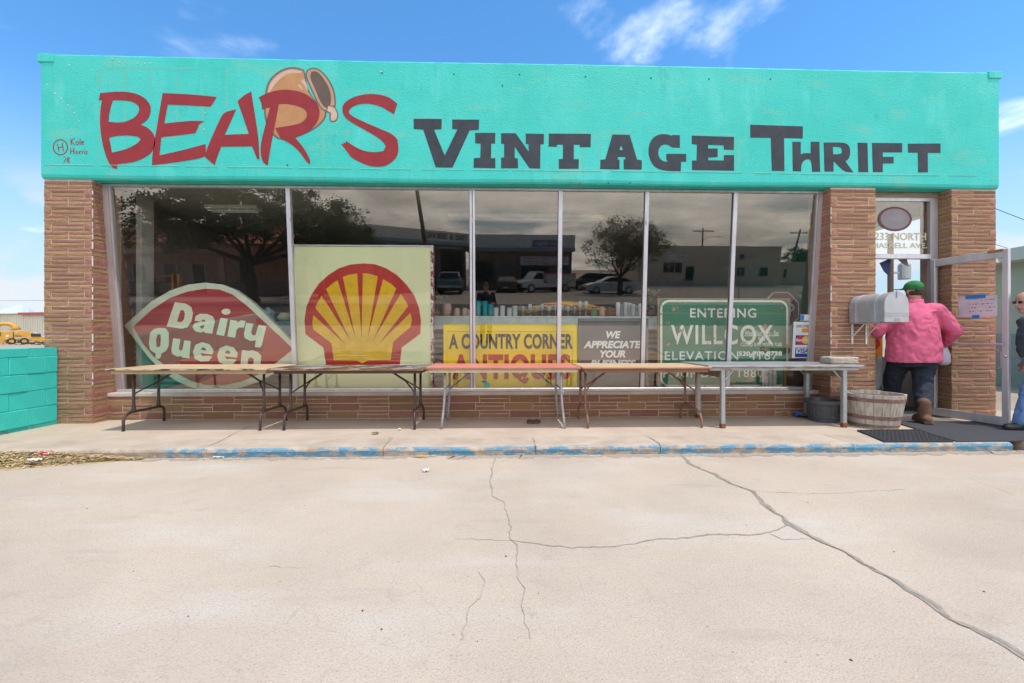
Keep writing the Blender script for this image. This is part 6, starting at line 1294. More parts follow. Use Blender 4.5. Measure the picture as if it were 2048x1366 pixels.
ms_ = MB(); capsule(ms_, c + f * 0.102 - u_ * 0.050 - r_ * 0.024, c + f * 0.102 - u_ * 0.050 + r_ * 0.024, 0.009, 0.009, 8); ms_.ellipsoid(c - f * 0.03 + u_ * 0.0, 0.086, 0.085, 0.045, 16, 8, M_); ms_.build('grey_hair', mat('grey_hair', (0.45, 0.43, 0.40), (0.35, 0.33, 0.31), rough=0.9, ns=60), pm2, smooth=True)

# -- the photographer, seen only mirrored in the window
q = seen_in_glass(972, 590, Y=-0.75); ox, oy = q.x, -0.75
pm3 = thing('person', 'person in dark cap and navy shirt reflected dimly in the third pane', 'person', (ox, oy, LOT))
def W3(x, y, z): return Vector((ox + x, oy + y, z + LOT))
body = MB(); h3 = W3(0, 0.03, 1.60); head(body, h3, (0.3, 1, -0.15)); capsule(body, W3(0, 0, 1.42), W3(0, 0.02, 1.52), 0.06, 0.055)
rings(body, [(W3(0, 0, 0.85), 0.16, 0.11), (W3(0, 0, 1.1), 0.15, 0.11), (W3(0, 0, 1.38), 0.16, 0.10), (W3(0, 0, 1.45), 0.07, 0.06)])
a1 = [W3(-0.19, 0, 1.37), W3(-0.24, 0.03, 1.10), W3(-0.14, 0.24, 1.10)]; a2 = [W3(0.19, 0, 1.37), W3(0.25, 0.03, 1.10), W3(0.18, 0.22, 1.12)]
chain(body, a1, [0.05, 0.042, 0.03]); chain(body, a2, [0.05, 0.042, 0.03]); hand(body, a1[2], (0.3, 0.9, 0.2), (0.5, 0, 0.8)); hand(body, a2[2], (-0.3, 0.9, 0.2), (-0.5, 0, 0.8))
for s in (-1, 1): chain(body, [W3(0.09 * s, 0, 0.86), W3(0.10 * s, 0.02, 0.46), W3(0.11 * s, 0, 0.07)], [0.085, 0.06, 0.042])
blend(body, 'body', m_skin, pm3, 0.012, 3)
sh = MB(); rings(sh, [(W3(0, 0, 0.88), 0.185, 0.135), (W3(0, 0, 1.1), 0.19, 0.14), (W3(0, 0, 1.34), 0.185, 0.12), (W3(0, 0, 1.43), 0.09, 0.08)]); chain(sh, a1[:2], [0.07, 0.062]); chain(sh, a2[:2], [0.07, 0.062]); blend(sh, 'shirt', m_navyt, pm3, 0.014, 4)
tr = MB(); rings(tr, [(W3(0, 0, 0.78), 0.17, 0.125), (W3(0, 0, 0.95), 0.175, 0.13)])
for s in (-1, 1): chain(tr, [W3(0.09 * s, 0, 0.84), W3(0.10 * s, 0.02, 0.46), W3(0.11 * s, 0, 0.12)], [0.105, 0.08, 0.068])
blend(tr, 'trousers', m_slate, pm3, 0.014, 4)
for s in (-1, 1): bt = MB(); capsule(bt, W3(0.11 * s, -0.05, 0.045), W3(0.12 * s, 0.14, 0.042), 0.045, 0.04); capsule(bt, W3(0.11 * s, 0, 0.05), W3(0.11 * s, 0, 0.10), 0.05, 0.05); blend(bt, 'shoe', m_blk, pm3, 0.01, 3)
cp = MB(); cp.ellipsoid(h3 + Vector((0, 0, 0.055)), 0.086, 0.108, 0.075, 18, 10); cp.bbox(-0.07, 0.07, 0.08, 0.18, 0.04, 0.052, 0.004, Matrix.Translation(h3)); blend(cp, 'cap', m_blk, pm3, 0.01, 3)

# ================================================================== vehicles
m_tyre = mat('tyre_rubber', (0.02, 0.02, 0.02), rough=0.85); m_rim = flat('wheel_rim', (0.5, 0.5, 0.52), rough=0.3, metal=0.8); m_trim = mat('black_trim', (0.025, 0.025, 0.027), rough=0.5)
m_tail = flat('tail_lamp', (0.40, 0.02, 0.02), rough=0.2); m_lampw = flat('head_lamp', (0.70, 0.70, 0.72), rough=0.15)
def wheel(t, x, y, r, w=0.22, rimc=None):
    Mx = Matrix.Rotation(R(90), 4, 'X'); s = 1 if y > 0 else -1
    wl_ = MB().lathe([(r * 0.6, -w / 2), (r * 0.92, -w / 2), (r, -w * 0.3), (r, w * 0.3), (r * 0.92, w / 2), (r * 0.6, w / 2)], (x, y, r), 24, M=Mx).build('wheel', m_tyre, t, smooth=True, auto=40)
    b = MB(); b.lathe([(r * 0.62, 0), (r * 0.60, 0.02), (r * 0.5, 0.01), (r * 0.15, 0.015), (r * 0.12, 0.03)], (x, y + s * (w / 2 - 0.01), r), 20, M=Matrix.Rotation(R(-90 * s), 4, 'X')); b.build('rim', rimc or m_rim, wl_, smooth=True, auto=40)
def car(name, label, loc, rotz, paint, body, cabin, width, wheels, wr, two_tone=None, rear_glass=True, cargo=None, group='parked cars across the street'):
    """body: side outline (x, z), nose at +x; cabin: side outline of the greenhouse"""
    t = thing(name, label, {'pickup_truck': 'truck', 'work_truck': 'truck'}.get(name, 'car'), loc, rotz, group); hw = width / 2
    def loft(poly, offs):
        b = MB(); vs, fs = [], []; n = len(poly); cx_ = sum(p[0] for p in poly) / n; cz_ = sum(p[1] for p in poly) / n
        for y, k in offs: vs += [(cx_ + (x - cx_) * k, y, cz_ + (z - cz_) * k) for x, z in poly]
        L = len(offs)
        for i in range(L - 1):
            for j in range(n): q = (j + 1) % n; fs.append((i * n + j, i * n + q, (i + 1) * n + q, (i + 1) * n + j))
        fs += [tuple(range(n)), tuple((L - 1) * n + j for j in range(n - 1, -1, -1))]; return b.add(vs, fs)
    loft(body, [(-hw, 0.955), (-hw * 0.97, 0.985), (-hw * 0.86, 1), (hw * 0.86, 1), (hw * 0.97, 0.985), (hw, 0.955)]).build('body', paint, t, smooth=True, auto=28)
    zb = min(p[1] for p in cabin); zt = max(p[1] for p in cabin)
    def tum(x, z, y, sc=1.0): k = 1 - 0.20 * (z - zb) / (zt - zb); return (x, y * k * sc, z)
    b = MB(); n = len(cabin); b.add([tum(x, z, -hw * 0.90) for x, z in cabin] + [tum(x, z, hw * 0.90) for x, z in cabin], [tuple(range(n)), tuple(range(2 * n - 1, n - 1, -1))] + [(j, (j + 1) % n, n + (j + 1) % n, n + j) for j in range(n)])
    b.build('cabin', two_tone or paint, t, auto=30)
    # side glass, windscreen, rear window sit a little proud of the cabin
    cxm = sum(p[0] for p in cabin) / n; czm = (zb + zt) / 2
    sg = [(cxm + (x - cxm) * 0.86, czm + (z - czm) * 0.72) for x, z in cabin]
    for s in (-1, 1): MB().add([tum(x, z, s * (hw * 0.90 + 0.006)) for x, z in sg] + [tum(x, z, s * (hw * 0.90 - 0.02)) for x, z in sg], [tuple(range(n)), tuple(range(2 * n - 1, n - 1, -1))] + [(j, (j + 1) % n, n + (j + 1) % n, n + j) for j in range(n)]).build('side_window', m_glass_car, t)
    lo = sorted(cabin, key=lambda p: p[1]); fb = max((p for p in cabin if p[1] < zb + 0.02), key=lambda p: p[0]); ft = max((p for p in cabin if p[1] > zt - 0.12), key=lambda p: p[0]); rb = min((p for p in cabin if p[1] < zb + 0.02), key=lambda p: p[0]); rt = min((p for p in cabin if p[1] > zt - 0.12), key=lambda p: p[0])
    for nm, p0, p1, sg_ in (('windscreen', fb, ft, 1), ('rear_window', rb, rt, -1)):
        a0 = Vector((p0[0], 0, p0[1])); a1 = Vector((p1[0], 0, p1[1])); nn = Vector((a1.z - a0.z, 0, -(a1.x - a0.x))).normalized() * sg_ * 0.008; q0, q1 = a0.lerp(a1, 0.14) + nn, a0.lerp(a1, 0.88) + nn; w0 = hw * 0.80; w1 = hw * 0.80 * 0.86
        vs = [(q0.x, -w0, q0.z), (q0.x, w0, q0.z), (q1.x, w1, q1.z), (q1.x, -w1, q1.z)]; MB().add(vs + [tuple(Vector(v) - nn * 2) for v in vs], [(0, 1, 2, 3), (4, 5, 6, 7), (0, 1, 5, 4), (1, 2, 6, 5), (2, 3, 7, 6), (3, 0, 4, 7)]).build(nm, m_glass_car, t)
    x1 = max(p[0] for p in body); x0 = min(p[0] for p in body); zm = (min(p[1] for p in body) + max(p[1] for p in body)) / 2
    for s in (-1, 1):
        MB().bbox(x1 - 0.16, x1 - 0.03, s * hw * 0.72 - 0.17, s * hw * 0.72 + 0.17, zm + 0.02, zm + 0.15, 0.02).build('headlight', m_lampw, t); MB().bbox(x0 + 0.005, x0 + 0.12, s * hw * 0.80 - 0.12, s * hw * 0.80 + 0.12, zm + 0.02, zm + 0.20, 0.02).build('taillight', m_tail, t)
        MB().bbox(fb[0] - 0.25, fb[0] - 0.10, s * (hw * 0.97) - 0.09, s * (hw * 0.97) + 0.09, zb + 0.01, zb + 0.13, 0.03).build('mirror', paint, t)
    MB().bbox(x0 - 0.03, x0 + 0.12, -hw * 0.93, hw * 0.93, zm - 0.26, zm - 0.08, 0.03).build('bumper', m_trim if not two_tone else m_rim, t); MB().bbox(x1 - 0.14, x1 + 0.02, -hw * 0.93, hw * 0.93, zm - 0.28, zm - 0.10, 0.03).build('bumper', m_trim, t)
    MB().bbox(x0 - 0.035, x0 - 0.02, -0.16, 0.16, zm - 0.16, zm - 0.06, 0.004).build('licence_plate', m_card, t)
    for x in wheels:
        for s in (-1, 1):
            wheel(t, x, s * (hw - 0.10), wr); MB().lathe([(wr * 1.16, 0), (wr * 1.16, 0.02)], (x, s * (hw * 0.972), wr), 20, M=Matrix.Rotation(R(90), 4, 'X')).build('wheel_arch', m_trim, t)
    return t
GL2 = LOT + 0.02
sedan_b = [(-2.35, 0.35), (-2.38, 0.75), (-2.25, 0.98), (-1.5, 1.02), (0.9, 0.98), (1.7, 0.90), (2.25, 0.74), (2.38, 0.55), (2.33, 0.28), (1.9, 0.22), (-1.9, 0.22)]
sedan_c = [(-1.95, 0.98), (-1.15, 1.38), (-0.4, 1.46), (0.2, 1.43), (1.15, 0.97)]
suv_b = [(-2.25, 0.45), (-2.3, 0.85), (-2.2, 1.08), (0.9, 1.08), (1.75, 1.0), (2.2, 0.85), (2.25, 0.6), (2.2, 0.35), (-2.0, 0.32)]
suv_c = [(-2.2, 1.05), (-1.95, 1.62), (-0.3, 1.70), (0.3, 1.66), (1.15, 1.06)]
brn_b = [(-2.25, 0.55), (-2.27, 1.12), (0.75, 1.15), (2.15, 1.10), (2.27, 0.95), (2.25, 0.55), (-2.0, 0.48)]
brn_c = [(-2.2, 1.12), (-2.05, 1.78), (0.15, 1.80), (0.75, 1.14)]
m_wcar = flat('white_car_paint', (0.62, 0.61, 0.57), rough=0.25); m_dcar = flat('charcoal_car_paint', (0.035, 0.04, 0.048), rough=0.25); m_scar = flat('silver_car_paint', (0.35, 0.36, 0.38), rough=0.25, metal=0.4); m_gcar = flat('teal_car_paint', (0.03, 0.19, 0.18), rough=0.3)
def gplace(px, Y): p = seen_in_glass(px, 560, Y=Y); return (p.x, Y, GL2)
car('sedan', 'white sedan parked side-on behind the round tree across the street', gplace(1222, -25.6), R(180), m_wcar, sedan_b, sedan_c, 1.82, (-1.35, 1.45), 0.34)
car('suv', 'charcoal SUV parked just beyond the white sedan', gplace(1192, -30.5), R(200), m_dcar, suv_b, suv_c, 1.85, (-1.3, 1.4), 0.36)
car('suv', 'silver SUV parked farthest back beyond the charcoal one', gplace(1180, -33.5), R(205), m_scar, suv_b, suv_c, 1.85, (-1.3, 1.4), 0.36)
car('offroader', 'teal and cream off-roader backed towards the street by the garage', gplace(902, -25.0), R(-92), m_gcar, brn_b, brn_c, 1.95, (-1.35, 1.4), 0.40, two_tone=flat('cream_car_paint', (0.40, 0.42, 0.38), rough=0.3))
car('sedan', 'dark grey sedan backed up between the off-roader and the work truck', gplace(1016, -27.5), R(-85), m_dcar, sedan_b, sedan_c, 1.82, (-1.35, 1.45), 0.33)
tk = car('work_truck', 'white work truck with tool boxes parked beside the car care banner', gplace(1088, -27.5), R(155), m_wcar, [(-2.9, 0.55), (-2.9, 0.85), (0.6, 0.85), (0.7, 1.1), (1.6, 1.12), (2.5, 1.05), (2.75, 0.85), (2.7, 0.45), (-2.7, 0.48)], [(0.4, 1.08), (0.5, 1.85), (1.15, 1.85), (1.75, 1.10)], 1.98, (-1.7, 1.85), 0.40)
MB().bbox(-2.85, 0.35, -0.95, 0.95, 0.86, 1.62, 0.03).build('tool_body', flat('tool_body_white', (0.52, 0.48, 0.45)), tk); MB().bbox(-2.9, 0.4, -0.97, 0.97, 1.62, 1.70, 0.02).build('tool_lid', m_tail, tk)

# ================================================================== trees
m_bark = mat('bark', (0.10, 0.075, 0.055), (0.055, 0.04, 0.03), rough=1, ns=14, bump=0.8, bs=25, bdist=0.03, stretch=(1, 1, 0.3))
m_leaf = [mat('foliage%d' % i, c, tuple(v * 0.6 for v in c), rough=0.7, ns=1.2, spec=0.25) for i, c in enumerate(((0.095, 0.130, 0.042), (0.14, 0.150, 0.062), (0.105, 0.125, 0.048)))]
def tree(name, label, base, trunk_h, r0, lobes, nleaf, lsize, m, seed, lean=(0, 0), trunks=1, group='trees across the street', twigs=60):
    rr = random.Random(seed); base = Vector(base); t = thing(name, label, 'tree', base, group=group); tb = MB(); top = base + Vector((lean[0], lean[1], trunk_h))
    for k in range(trunks):
        off = Vector((rr.uniform(-.3, .3), rr.uniform(-.3, .3), 0)) * (1 if trunks > 1 else 0)
        tb.tube([base + off * 0.3, base + off * 0.5 + Vector((0, 0, 0.3)), (base + top) / 2 + off + Vector((rr.uniform(-.15, .15), 0, 0)), top + off * 2], [r0 * 1.25, r0, r0 * 0.85, r0 * 0.6], 9)
    tips = []
    for (cx_, cy_, cz_, rx, ry, rz) in lobes:
        c = base + Vector((cx_, cy_, cz_)); m1 = top.lerp(c, 0.5) + Vector((rr.uniform(-.3, .3), rr.uniform(-.3, .3), -0.15)); tb.tube([top - Vector((0, 0, 0.2)), m1, c], [r0 * 0.5, r0 * 0.3, r0 * 0.10], 7)
        for i in range(int(twigs / len(lobes))):
            d = Vector((rr.gauss(0, 1), rr.gauss(0, 1), rr.gauss(0.15, 0.8))).normalized(); s = m1.lerp(c, rr.random()); e = c + Vector((d.x * rx, d.y * ry, d.z * rz)) * rr.uniform(0.75, 1.12); mid = s.lerp(e, 0.5) + Vector((rr.uniform(-.2, .2), rr.uniform(-.2, .2), rr.uniform(-.1, .25)))
            tb.tube([s, mid, e], [r0 * 0.13, r0 * 0.07, r0 * 0.02], 5); tips.append((mid, e))
    tb.build('trunk', m_bark, t, smooth=True)
    b = MB(); vs, fs = b.v, b.f; vol = [l[3] * l[4] * l[5] for l in lobes]; tot = sum(vol)
    clumps = []
    for li, l in enumerate(lobes):
        for i in range(max(6, int(110 * vol[li] / tot) + 10)):
            d = Vector((rr.gauss(0, 1), rr.gauss(0, 1), rr.gauss(0, 1))).normalized() * (rr.random() ** 0.42); clumps.append((base + Vector((l[0] + d.x * l[3], l[1] + d.y * l[4], l[2] + d.z * l[5])), min(l[3:6]) * rr.uniform(0.13, 0.30)))
    clumps += [(e, 0.28) for m_, e in tips if rr.random() < 0.7]
    for i in range(nleaf):
        c, rad = rr.choice(clumps); q = c + Vector((rr.gauss(0, 1), rr.gauss(0, 1), rr.gauss(0, 0.75))) * rad * 0.75
        d = Vector((rr.uniform(-1, 1), rr.uniform(-1, 1), rr.uniform(-.8, .6))).normalized(); s = d.orthogonal(); s.rotate(Matrix.Rotation(rr.uniform(0, 6.28), 3, d)); L = lsize * rr.uniform(0.6, 1.3); k = len(vs)
        vs += [q, q + d * L * 0.5 + s * L * 0.24, q + d * L, q + d * L * 0.5 - s * L * 0.24]; fs.append((k, k + 1, k + 2, k + 3))
    b.build('crown', m, t, fix=False); return t
p = seen_in_glass(1240, 560, Y=-23.4)
tree('round_tree', 'round crowned street tree standing before the white sedan', (p.x, -23.4, GL2), 1.6, 0.20, [(-0.9, 0, 3.6, 2.2, 1.9, 1.7), (1.3, 0.2, 3.8, 2.2, 1.9, 1.8), (0.2, 0, 4.9, 2.3, 1.8, 1.4), (2.6, 0, 4.2, 1.5, 1.3, 1.2)], 15000, 0.13, m_leaf[1], 11, trunks=2, twigs=140)
p = seen_in_glass(505, 560, Y=-14.6)
tree('spreading_tree', 'big dark spreading tree before the pink house across the street', (p.x, -14.6, GL2), 2.5, 0.30, [(-4.2, 0.3, 4.0, 2.8, 1.9, 1.1), (-1.8, 0, 5.0, 3.0, 2.2, 1.5), (1.2, 0, 4.7, 2.8, 2.2, 1.4), (3.6, 0.2, 4.1, 2.4, 1.9, 1.1), (-3.2, 0, 6.0, 2.6, 1.9, 1.2), (6.0, 0.1, 3.9, 1.7, 1.4, 1.0), (0.0, 0, 6.3, 3.2, 2.2, 1.2), (-5.6, 0.2, 4.9, 1.9, 1.6, 1.2), (3.4, 0, 5.4, 2.4, 1.8, 1.1)], 46000, 0.15, m_leaf[2], 12, trunks=3, twigs=220)
p = seen_in_glass(640, 560, Y=-19)
tree('bare_topped_tree', 'green bushy tree with bare upper twigs left of the garage', (p.x, -19, GL2), 2.0, 0.16, [(0, 0, 3.1, 2.2, 1.6, 1.1), (1.0, 0, 5.2, 2.2, 1.5, 1.4)], 5200, 0.14, m_leaf[0], 13, twigs=320)
for px, Y, lb, sd in ((785, -46, 'small rounded tree top showing behind the garage roof', 14), (1340, -60, 'small tree top showing behind the tan building', 15), (1470, -60, 'sparse tree top behind the right half of the tan building', 16), (1590, -58, 'dark bushy tree behind the far low shed', 17), (1625, -55, 'dark bushy tree beyond the leaning pole', 18)):
    p = seen_in_glass(px, 560, Y=Y); tree('far_tree', lb, (p.x, Y, GL2), 2.2, 0.18, [(0, 0, 4.2, 2.4, 2, 1.6), (1.2, 0, 3.6, 1.8, 1.5, 1.4)], 2600, 0.30, m_leaf[sd % 3], sd, twigs=30)

# ================================================================== buildings across the street
def front(px0, px1, Y): return seen_in_glass(px0, 540, Y=Y).x, seen_in_glass(px1, 540, Y=Y).x
def zrow(px, py, Y): return seen_in_glass(px, py, Y=Y).z
m_stuc = mat('tan_stucco', (0.66, 0.53, 0.39), (0.60, 0.47, 0.34), rough=0.95, ns=0.8, bump=0.2, bs=30); m_win = flat('dark_window', (0.02, 0.025, 0.028), rough=0.1)
Y0 = -40.0; xa, xb = front(1276, 1559, Y0); zt_b = zrow(1420, 494, Y0)
tb_ = thing('tan_building', 'long tan stucco building with flat roof across the street', 'building', ((xa + xb) / 2, Y0 - 5, GL2))
MB().box(xa, xb, Y0 - 10, Y0, GL2, zt_b).build('wall', m_stuc, tb_); MB().box(xa - 0.08, xb + 0.08, Y0 - 10.08, Y0 + 0.05, zt_b, zt_b + 0.12).build('coping', m_stuc, tb_)
def opening(b_root, px0, py0, px1, py1, Y, name, m, frame=True, fm=None):
    x0, x1 = seen_in_glass(px0, py1, Y=Y).x, seen_in_glass(px1, py1, Y=Y).x; z1, z0 = zrow(px0, py0, Y), max(GL2 + 0.02, zrow(px0, py1, Y))
    o = MB().box(x0, x1, Y + 0.004, Y + 0.03, z0, z1).build(name, m, b_root)
    if frame: MB().box(x0 - 0.09, x1 + 0.09, Y + 0.002, Y + 0.06, z0 - 0.1, z0 - 0.005).build('sill', fm or m_stuc, o); MB().box(x0 - 0.09, x0 - 0.005, Y + 0.002, Y + 0.05, z0, z1 + 0.08).build('frame', fm or m_stuc, o); MB().box(x1 + 0.005, x1 + 0.09, Y + 0.002, Y + 0.05, z0, z1 + 0.08).build('frame', fm or m_stuc, o)
    return o
w1 = opening(tb_, 1326, 525, 1363, 545, Y0, 'window', m_win); opening(tb_, 1370, 533, 1386, 561, Y0, 'door', flat('dark_green_door', (0.02, 0.04, 0.035))); opening(tb_, 1430, 535, 1443, 561, Y0, 'door', m_stuc); opening(tb_, 1473, 535, 1488, 552, Y0, 'window', m_win); opening(tb_, 1518, 535, 1534, 552, Y0, 'window', m_win)
for px in (1337, 1349): x = seen_in_glass(px, 535, Y=Y0).x; MB().box(x - 0.04, x + 0.04, Y0 + 0.031, Y0 + 0.05, zrow(px, 545, Y0), zrow(px, 525, Y0)).build('window_bar', m_stuc, w1)
sg = opening(tb_, 1337, 509, 1376, 520, Y0, 'sign_board', m_card, False); xs, xe = front(1352, 1374, Y0); zc = zrow(1360, 514.5, Y0)
lettering('lettering', 'CLOSEOUTS', lambda u, v, w: ((xs + xe) / 2 - u, Y0 + 0.034, zc + v), xe - xs, 0.30, m_red2, sg, 0.02)
MB().box(xa - 2, xb + 1, Y0 + 1.0, Y0 + 1.2, GL2 - 0.01, GL2 + 0.14).build('kerb_edge', m_card, tb_)
Y1 = -46.0; xa, xb = front(1561, 1640, Y1); zt_b = zrow(1600, 526, Y1); sh_ = thing('low_shed', 'low tan shed with pale roof right of the tan building', 'building', ((xa + xb) / 2, Y1 - 3, GL2))
MB().box(xa, xb, Y1 - 6, Y1, GL2, zt_b).build('wall', m_stuc, sh_); MB().box(xa - 0.2, xb + 0.2, Y1 - 6.2, Y1 + 0.3, zt_b, zt_b + 0.12).build('roof', m_white, sh_); opening(sh_, 1566, 538, 1572, 556, Y1, 'door', m_win)

# garage
YG = -31.0; xa, xb = front(938, 1143, YG); zr_ = zrow(1050, 470, YG); zf = zrow(1050, 503, YG)
ga = thing('garage_building', 'grey tire and service garage with dark bays across the street', 'building', ((xa + xb) / 2, YG - 6, GL2))
m_gfas = mat('garage_fascia', (0.68, 0.62, 0.56), (0.60, 0.55, 0.49), rough=0.9, ns=1); m_gstr = flat('blue_grey_stripe', (0.20, 0.27, 0.29)); m_gbrick = mat('garage_brick', (0.26, 0.17, 0.125), (0.20, 0.13, 0.10), rough=0.95, ns=8); m_bay = flat('bay_shade', (0.012, 0.011, 0.011))  # near-black colour of flat sheets that stand for shade inside open bays
MB().box(xa, xb, YG - 12, YG, GL2, zf).build('wall', m_gbrick, ga); MB().box(xa - 0.3, xb + 0.2, YG - 12.2, YG + 0.5, zf + 0.35, zr_).build('fascia', m_gfas, ga); MB().box(xa - 0.32, xb + 0.22, YG - 12.2, YG + 0.55, zf, zf + 0.348).build('stripe', m_gstr, ga)
opening(ga, 948, 522, 986, 566, YG, 'shaded_bay', m_bay, False); opening(ga, 1042, 532, 1096, 568, YG, 'shaded_bay', m_bay, False); opening(ga, 1003, 528, 1022, 545, YG, 'window', flat('bluish_window', (0.10, 0.13, 0.15)), False)
opening(ga, 1120, 530, 1140, 569, YG, 'door', flat('blue_door', (0.04, 0.09, 0.13)), False)
bn = opening(ga, 1041, 513, 1137, 530, YG + 0.56, 'banner', m_card, False)
def sign_text(body, px0, py0, px1, py1, Y, m, parent, bold=0.03):
    x0, x1 = seen_in_glass(px0, py0, Y=Y).x, seen_in_glass(px1, py0, Y=Y).x; z1, z0 = zrow(px0, py0, Y), zrow(px0, py1, Y)
    return lettering('lettering', body, lambda u, v, w: ((x0 + x1) / 2 - u, Y + 0.036, (z0 + z1) / 2 + v), x1 - x0, z1 - z0, m, parent, bold)
sign_text("JO'S CAR CARE", 1046, 514, 1134, 520.5, YG + 0.56, m_red2, bn); sign_text('COMPLETE AUTOMOTIVE REPAIR', 1044, 521.5, 1135, 524.5, YG + 0.56, m_blk, bn, 0.02); sign_text('520-384-6410', 1058, 525.5, 1122, 529, YG + 0.56, m_blk, bn, 0.02)
nb_ = opening(ga, 1065, 480, 1116, 494, YG + 0.52, 'sign_board', flat('sign_blue', (0.03, 0.06, 0.25)), False); sign_text('AutoCare', 1070, 483, 1096, 488.5, YG + 0.52, m_card, nb_); sign_text('CENTER', 1075, 489.5, 1092, 492.5, YG + 0.52, m_card, nb_, 0.02); sign_text('NAPA', 1100, 484, 1114, 490, YG + 0.52, m_cy, nb_)
# wing of the garage that comes forward to the left
A = seen_in_glass(944, 540, Y=-30.2); A.z = 0; B = seen_in_glass(740, 540, Y=-21.5); B.z = 0
wd = (B - A); WL = wd.length; wd.normalize(); wnv = Vector((-wd.y, wd.x, 0)); wnv = wnv if wnv.y < 0 else -wnv        # points away from the street
wg = thing('garage_wing', 'forward wing of the garage with painted fascia lettering', 'building', (A + B) / 2 + Vector((0, 0, GL2)))
WM = Matrix.Translation(A) @ Matrix(((wd.x, wnv.x, 0, 0), (wd.y, wnv.y, 0, 0), (0, 0, 1, 0), (0, 0, 0, 1)))
zA = zrow(944, 468, -30.2); zA0 = zrow(944, 493, -30.2)
MB().box(0, WL, 0, 7.0, zA0 + 0.3, zA, WM).build('fascia', m_gfas, wg); MB().box(-0.02, WL + 0.02, -0.05, 7.02, zA0, zA0 + 0.298, WM).build('stripe', m_gstr, wg); MB().box(0.1, WL - 0.1, 0.7, 6.9, GL2, zA0, WM).build('wall', m_gbrick, wg)
for a_, c_ in ((0.6, 0.30 * WL), (0.36 * WL, 0.62 * WL), (0.68 * WL, 0.93 * WL)): MB().box(a_, c_, 0.66, 0.698, GL2 + 0.02, zA0 - 0.35, WM).build('shaded_bay', m_bay, wg)
lettering('lettering', 'TIRE & SERVICE', lambda u, v, w: WM @ Vector((WL * 0.30 + u, -0.012, (zA0 + 0.3 + zA) / 2 + v)), WL * 0.50, 0.52, m_blk, wg, 0.04)
MB().box(WL * 0.56, WL * 0.86, 0.55, 0.64, zA0 - 0.36, zA0 - 0.02, WM).build('sign_board', m_gstr, wg); lettering('lettering', 'OIL - LUBE', lambda u, v, w: WM @ Vector((WL * 0.71 + u, 0.545, zA0 - 0.19 + v)), WL * 0.22, 0.20, m_card, wg, 0.03)
MB().box(WL * 0.06, WL * 0.36, 0.55, 0.64, zA0 - 0.36, zA0 - 0.02, WM).build('sign_board', m_gstr, wg); lettering('lettering', 'BRAKES - SHOCKS', lambda u, v, w: WM @ Vector((WL * 0.21 + u, 0.545, zA0 - 0.19 + v)), WL * 0.26, 0.20, m_card, wg, 0.03)

# pink house
YP = -20.5; xa, xb = front(150, 585, YP); ph = thing('pink_house', 'pink stucco house with arched porch and iron railing across the street', 'house', ((xa + xb) / 2, YP - 5, GL2))
m_pinkh = mat('pink_stucco', (0.68, 0.40, 0.34), (0.60, 0.35, 0.29), rough=0.95, ns=1, bump=0.2, bs=30); m_tile = mat('terracotta_roof', (0.42, 0.17, 0.10), (0.32, 0.13, 0.08), rough=0.9, ns=6)
ze = zrow(350, 487, YP); MB().box(xa, xb, YP - 9, YP - 2.2, GL2, ze).build('wall', m_pinkh, ph)
arch = [(xa, ze - 0.05), (xa, ze - 1.15)] + [(xa + 0.35 + (xb - xa - 0.7) * i / 14, ze - 1.15 + 0.55 * math.sin(math.pi * i / 14)) for i in range(15)] + [(xb, ze - 1.15), (xb, ze - 0.05)]
MB().prism([arch], lambda u, v, w: (u, YP - w, v), 0.25).build('porch_arch', m_pinkh, ph)
for x in (xa + 0.2, xa + (xb - xa) * 0.34, xa + (xb - xa) * 0.67, xb - 0.2): MB().box(x - 0.2, x + 0.2, YP - 0.26, YP - 0.002, GL2, ze - 1.0).build('porch_post', m_pinkh, ph)
rf_ = MB(); rf_.add([(xa - 0.5, YP + 0.4, ze), (xb + 0.5, YP + 0.4, ze), (xb + 0.5, YP - 9.5, ze), (xa - 0.5, YP - 9.5, ze), (xa + 2.5, YP - 4.5, ze + 1.9), (xb - 2.5, YP - 4.5, ze + 1.9)], [(0, 1, 5, 4), (1, 2, 5), (2, 3, 4, 5), (3, 0, 4), (0, 3, 2, 1)]); rf_.build('roof', m_tile, ph)
for k in (0.18, 0.33, 0.47, 0.70): x = xa + (xb - xa) * k; w_ = MB().box(x - 0.45, x + 0.45, YP - 2.196, YP - 2.15, GL2 + (0.9 if k != 0.47 else 0.05), GL2 + 2.3).build('window', m_win, ph); MB().box(x - 0.55, x - 0.46, YP - 2.198, YP - 2.12, GL2 + 0.8, GL2 + 2.4).build('frame', m_card, w_); MB().box(x + 0.46, x + 0.55, YP - 2.198, YP - 2.12, GL2 + 0.8, GL2 + 2.4).build('frame', m_card, w_)
rl = MB(); rl.box(xa + 0.4, xb - 0.4, YP + 0.02, YP + 0.06, GL2 + 0.95, GL2 + 1.0); rl.box(xa + 0.4, xb - 0.4, YP + 0.02, YP + 0.06, GL2 + 0.15, GL2 + 0.19); x = xa + 0.4
while x < xb - 0.4: rl.box(x, x + 0.02, YP + 0.03, YP + 0.05, GL2, GL2 + 0.95); x += 0.16
rl.build('railing', m_blk, ph)

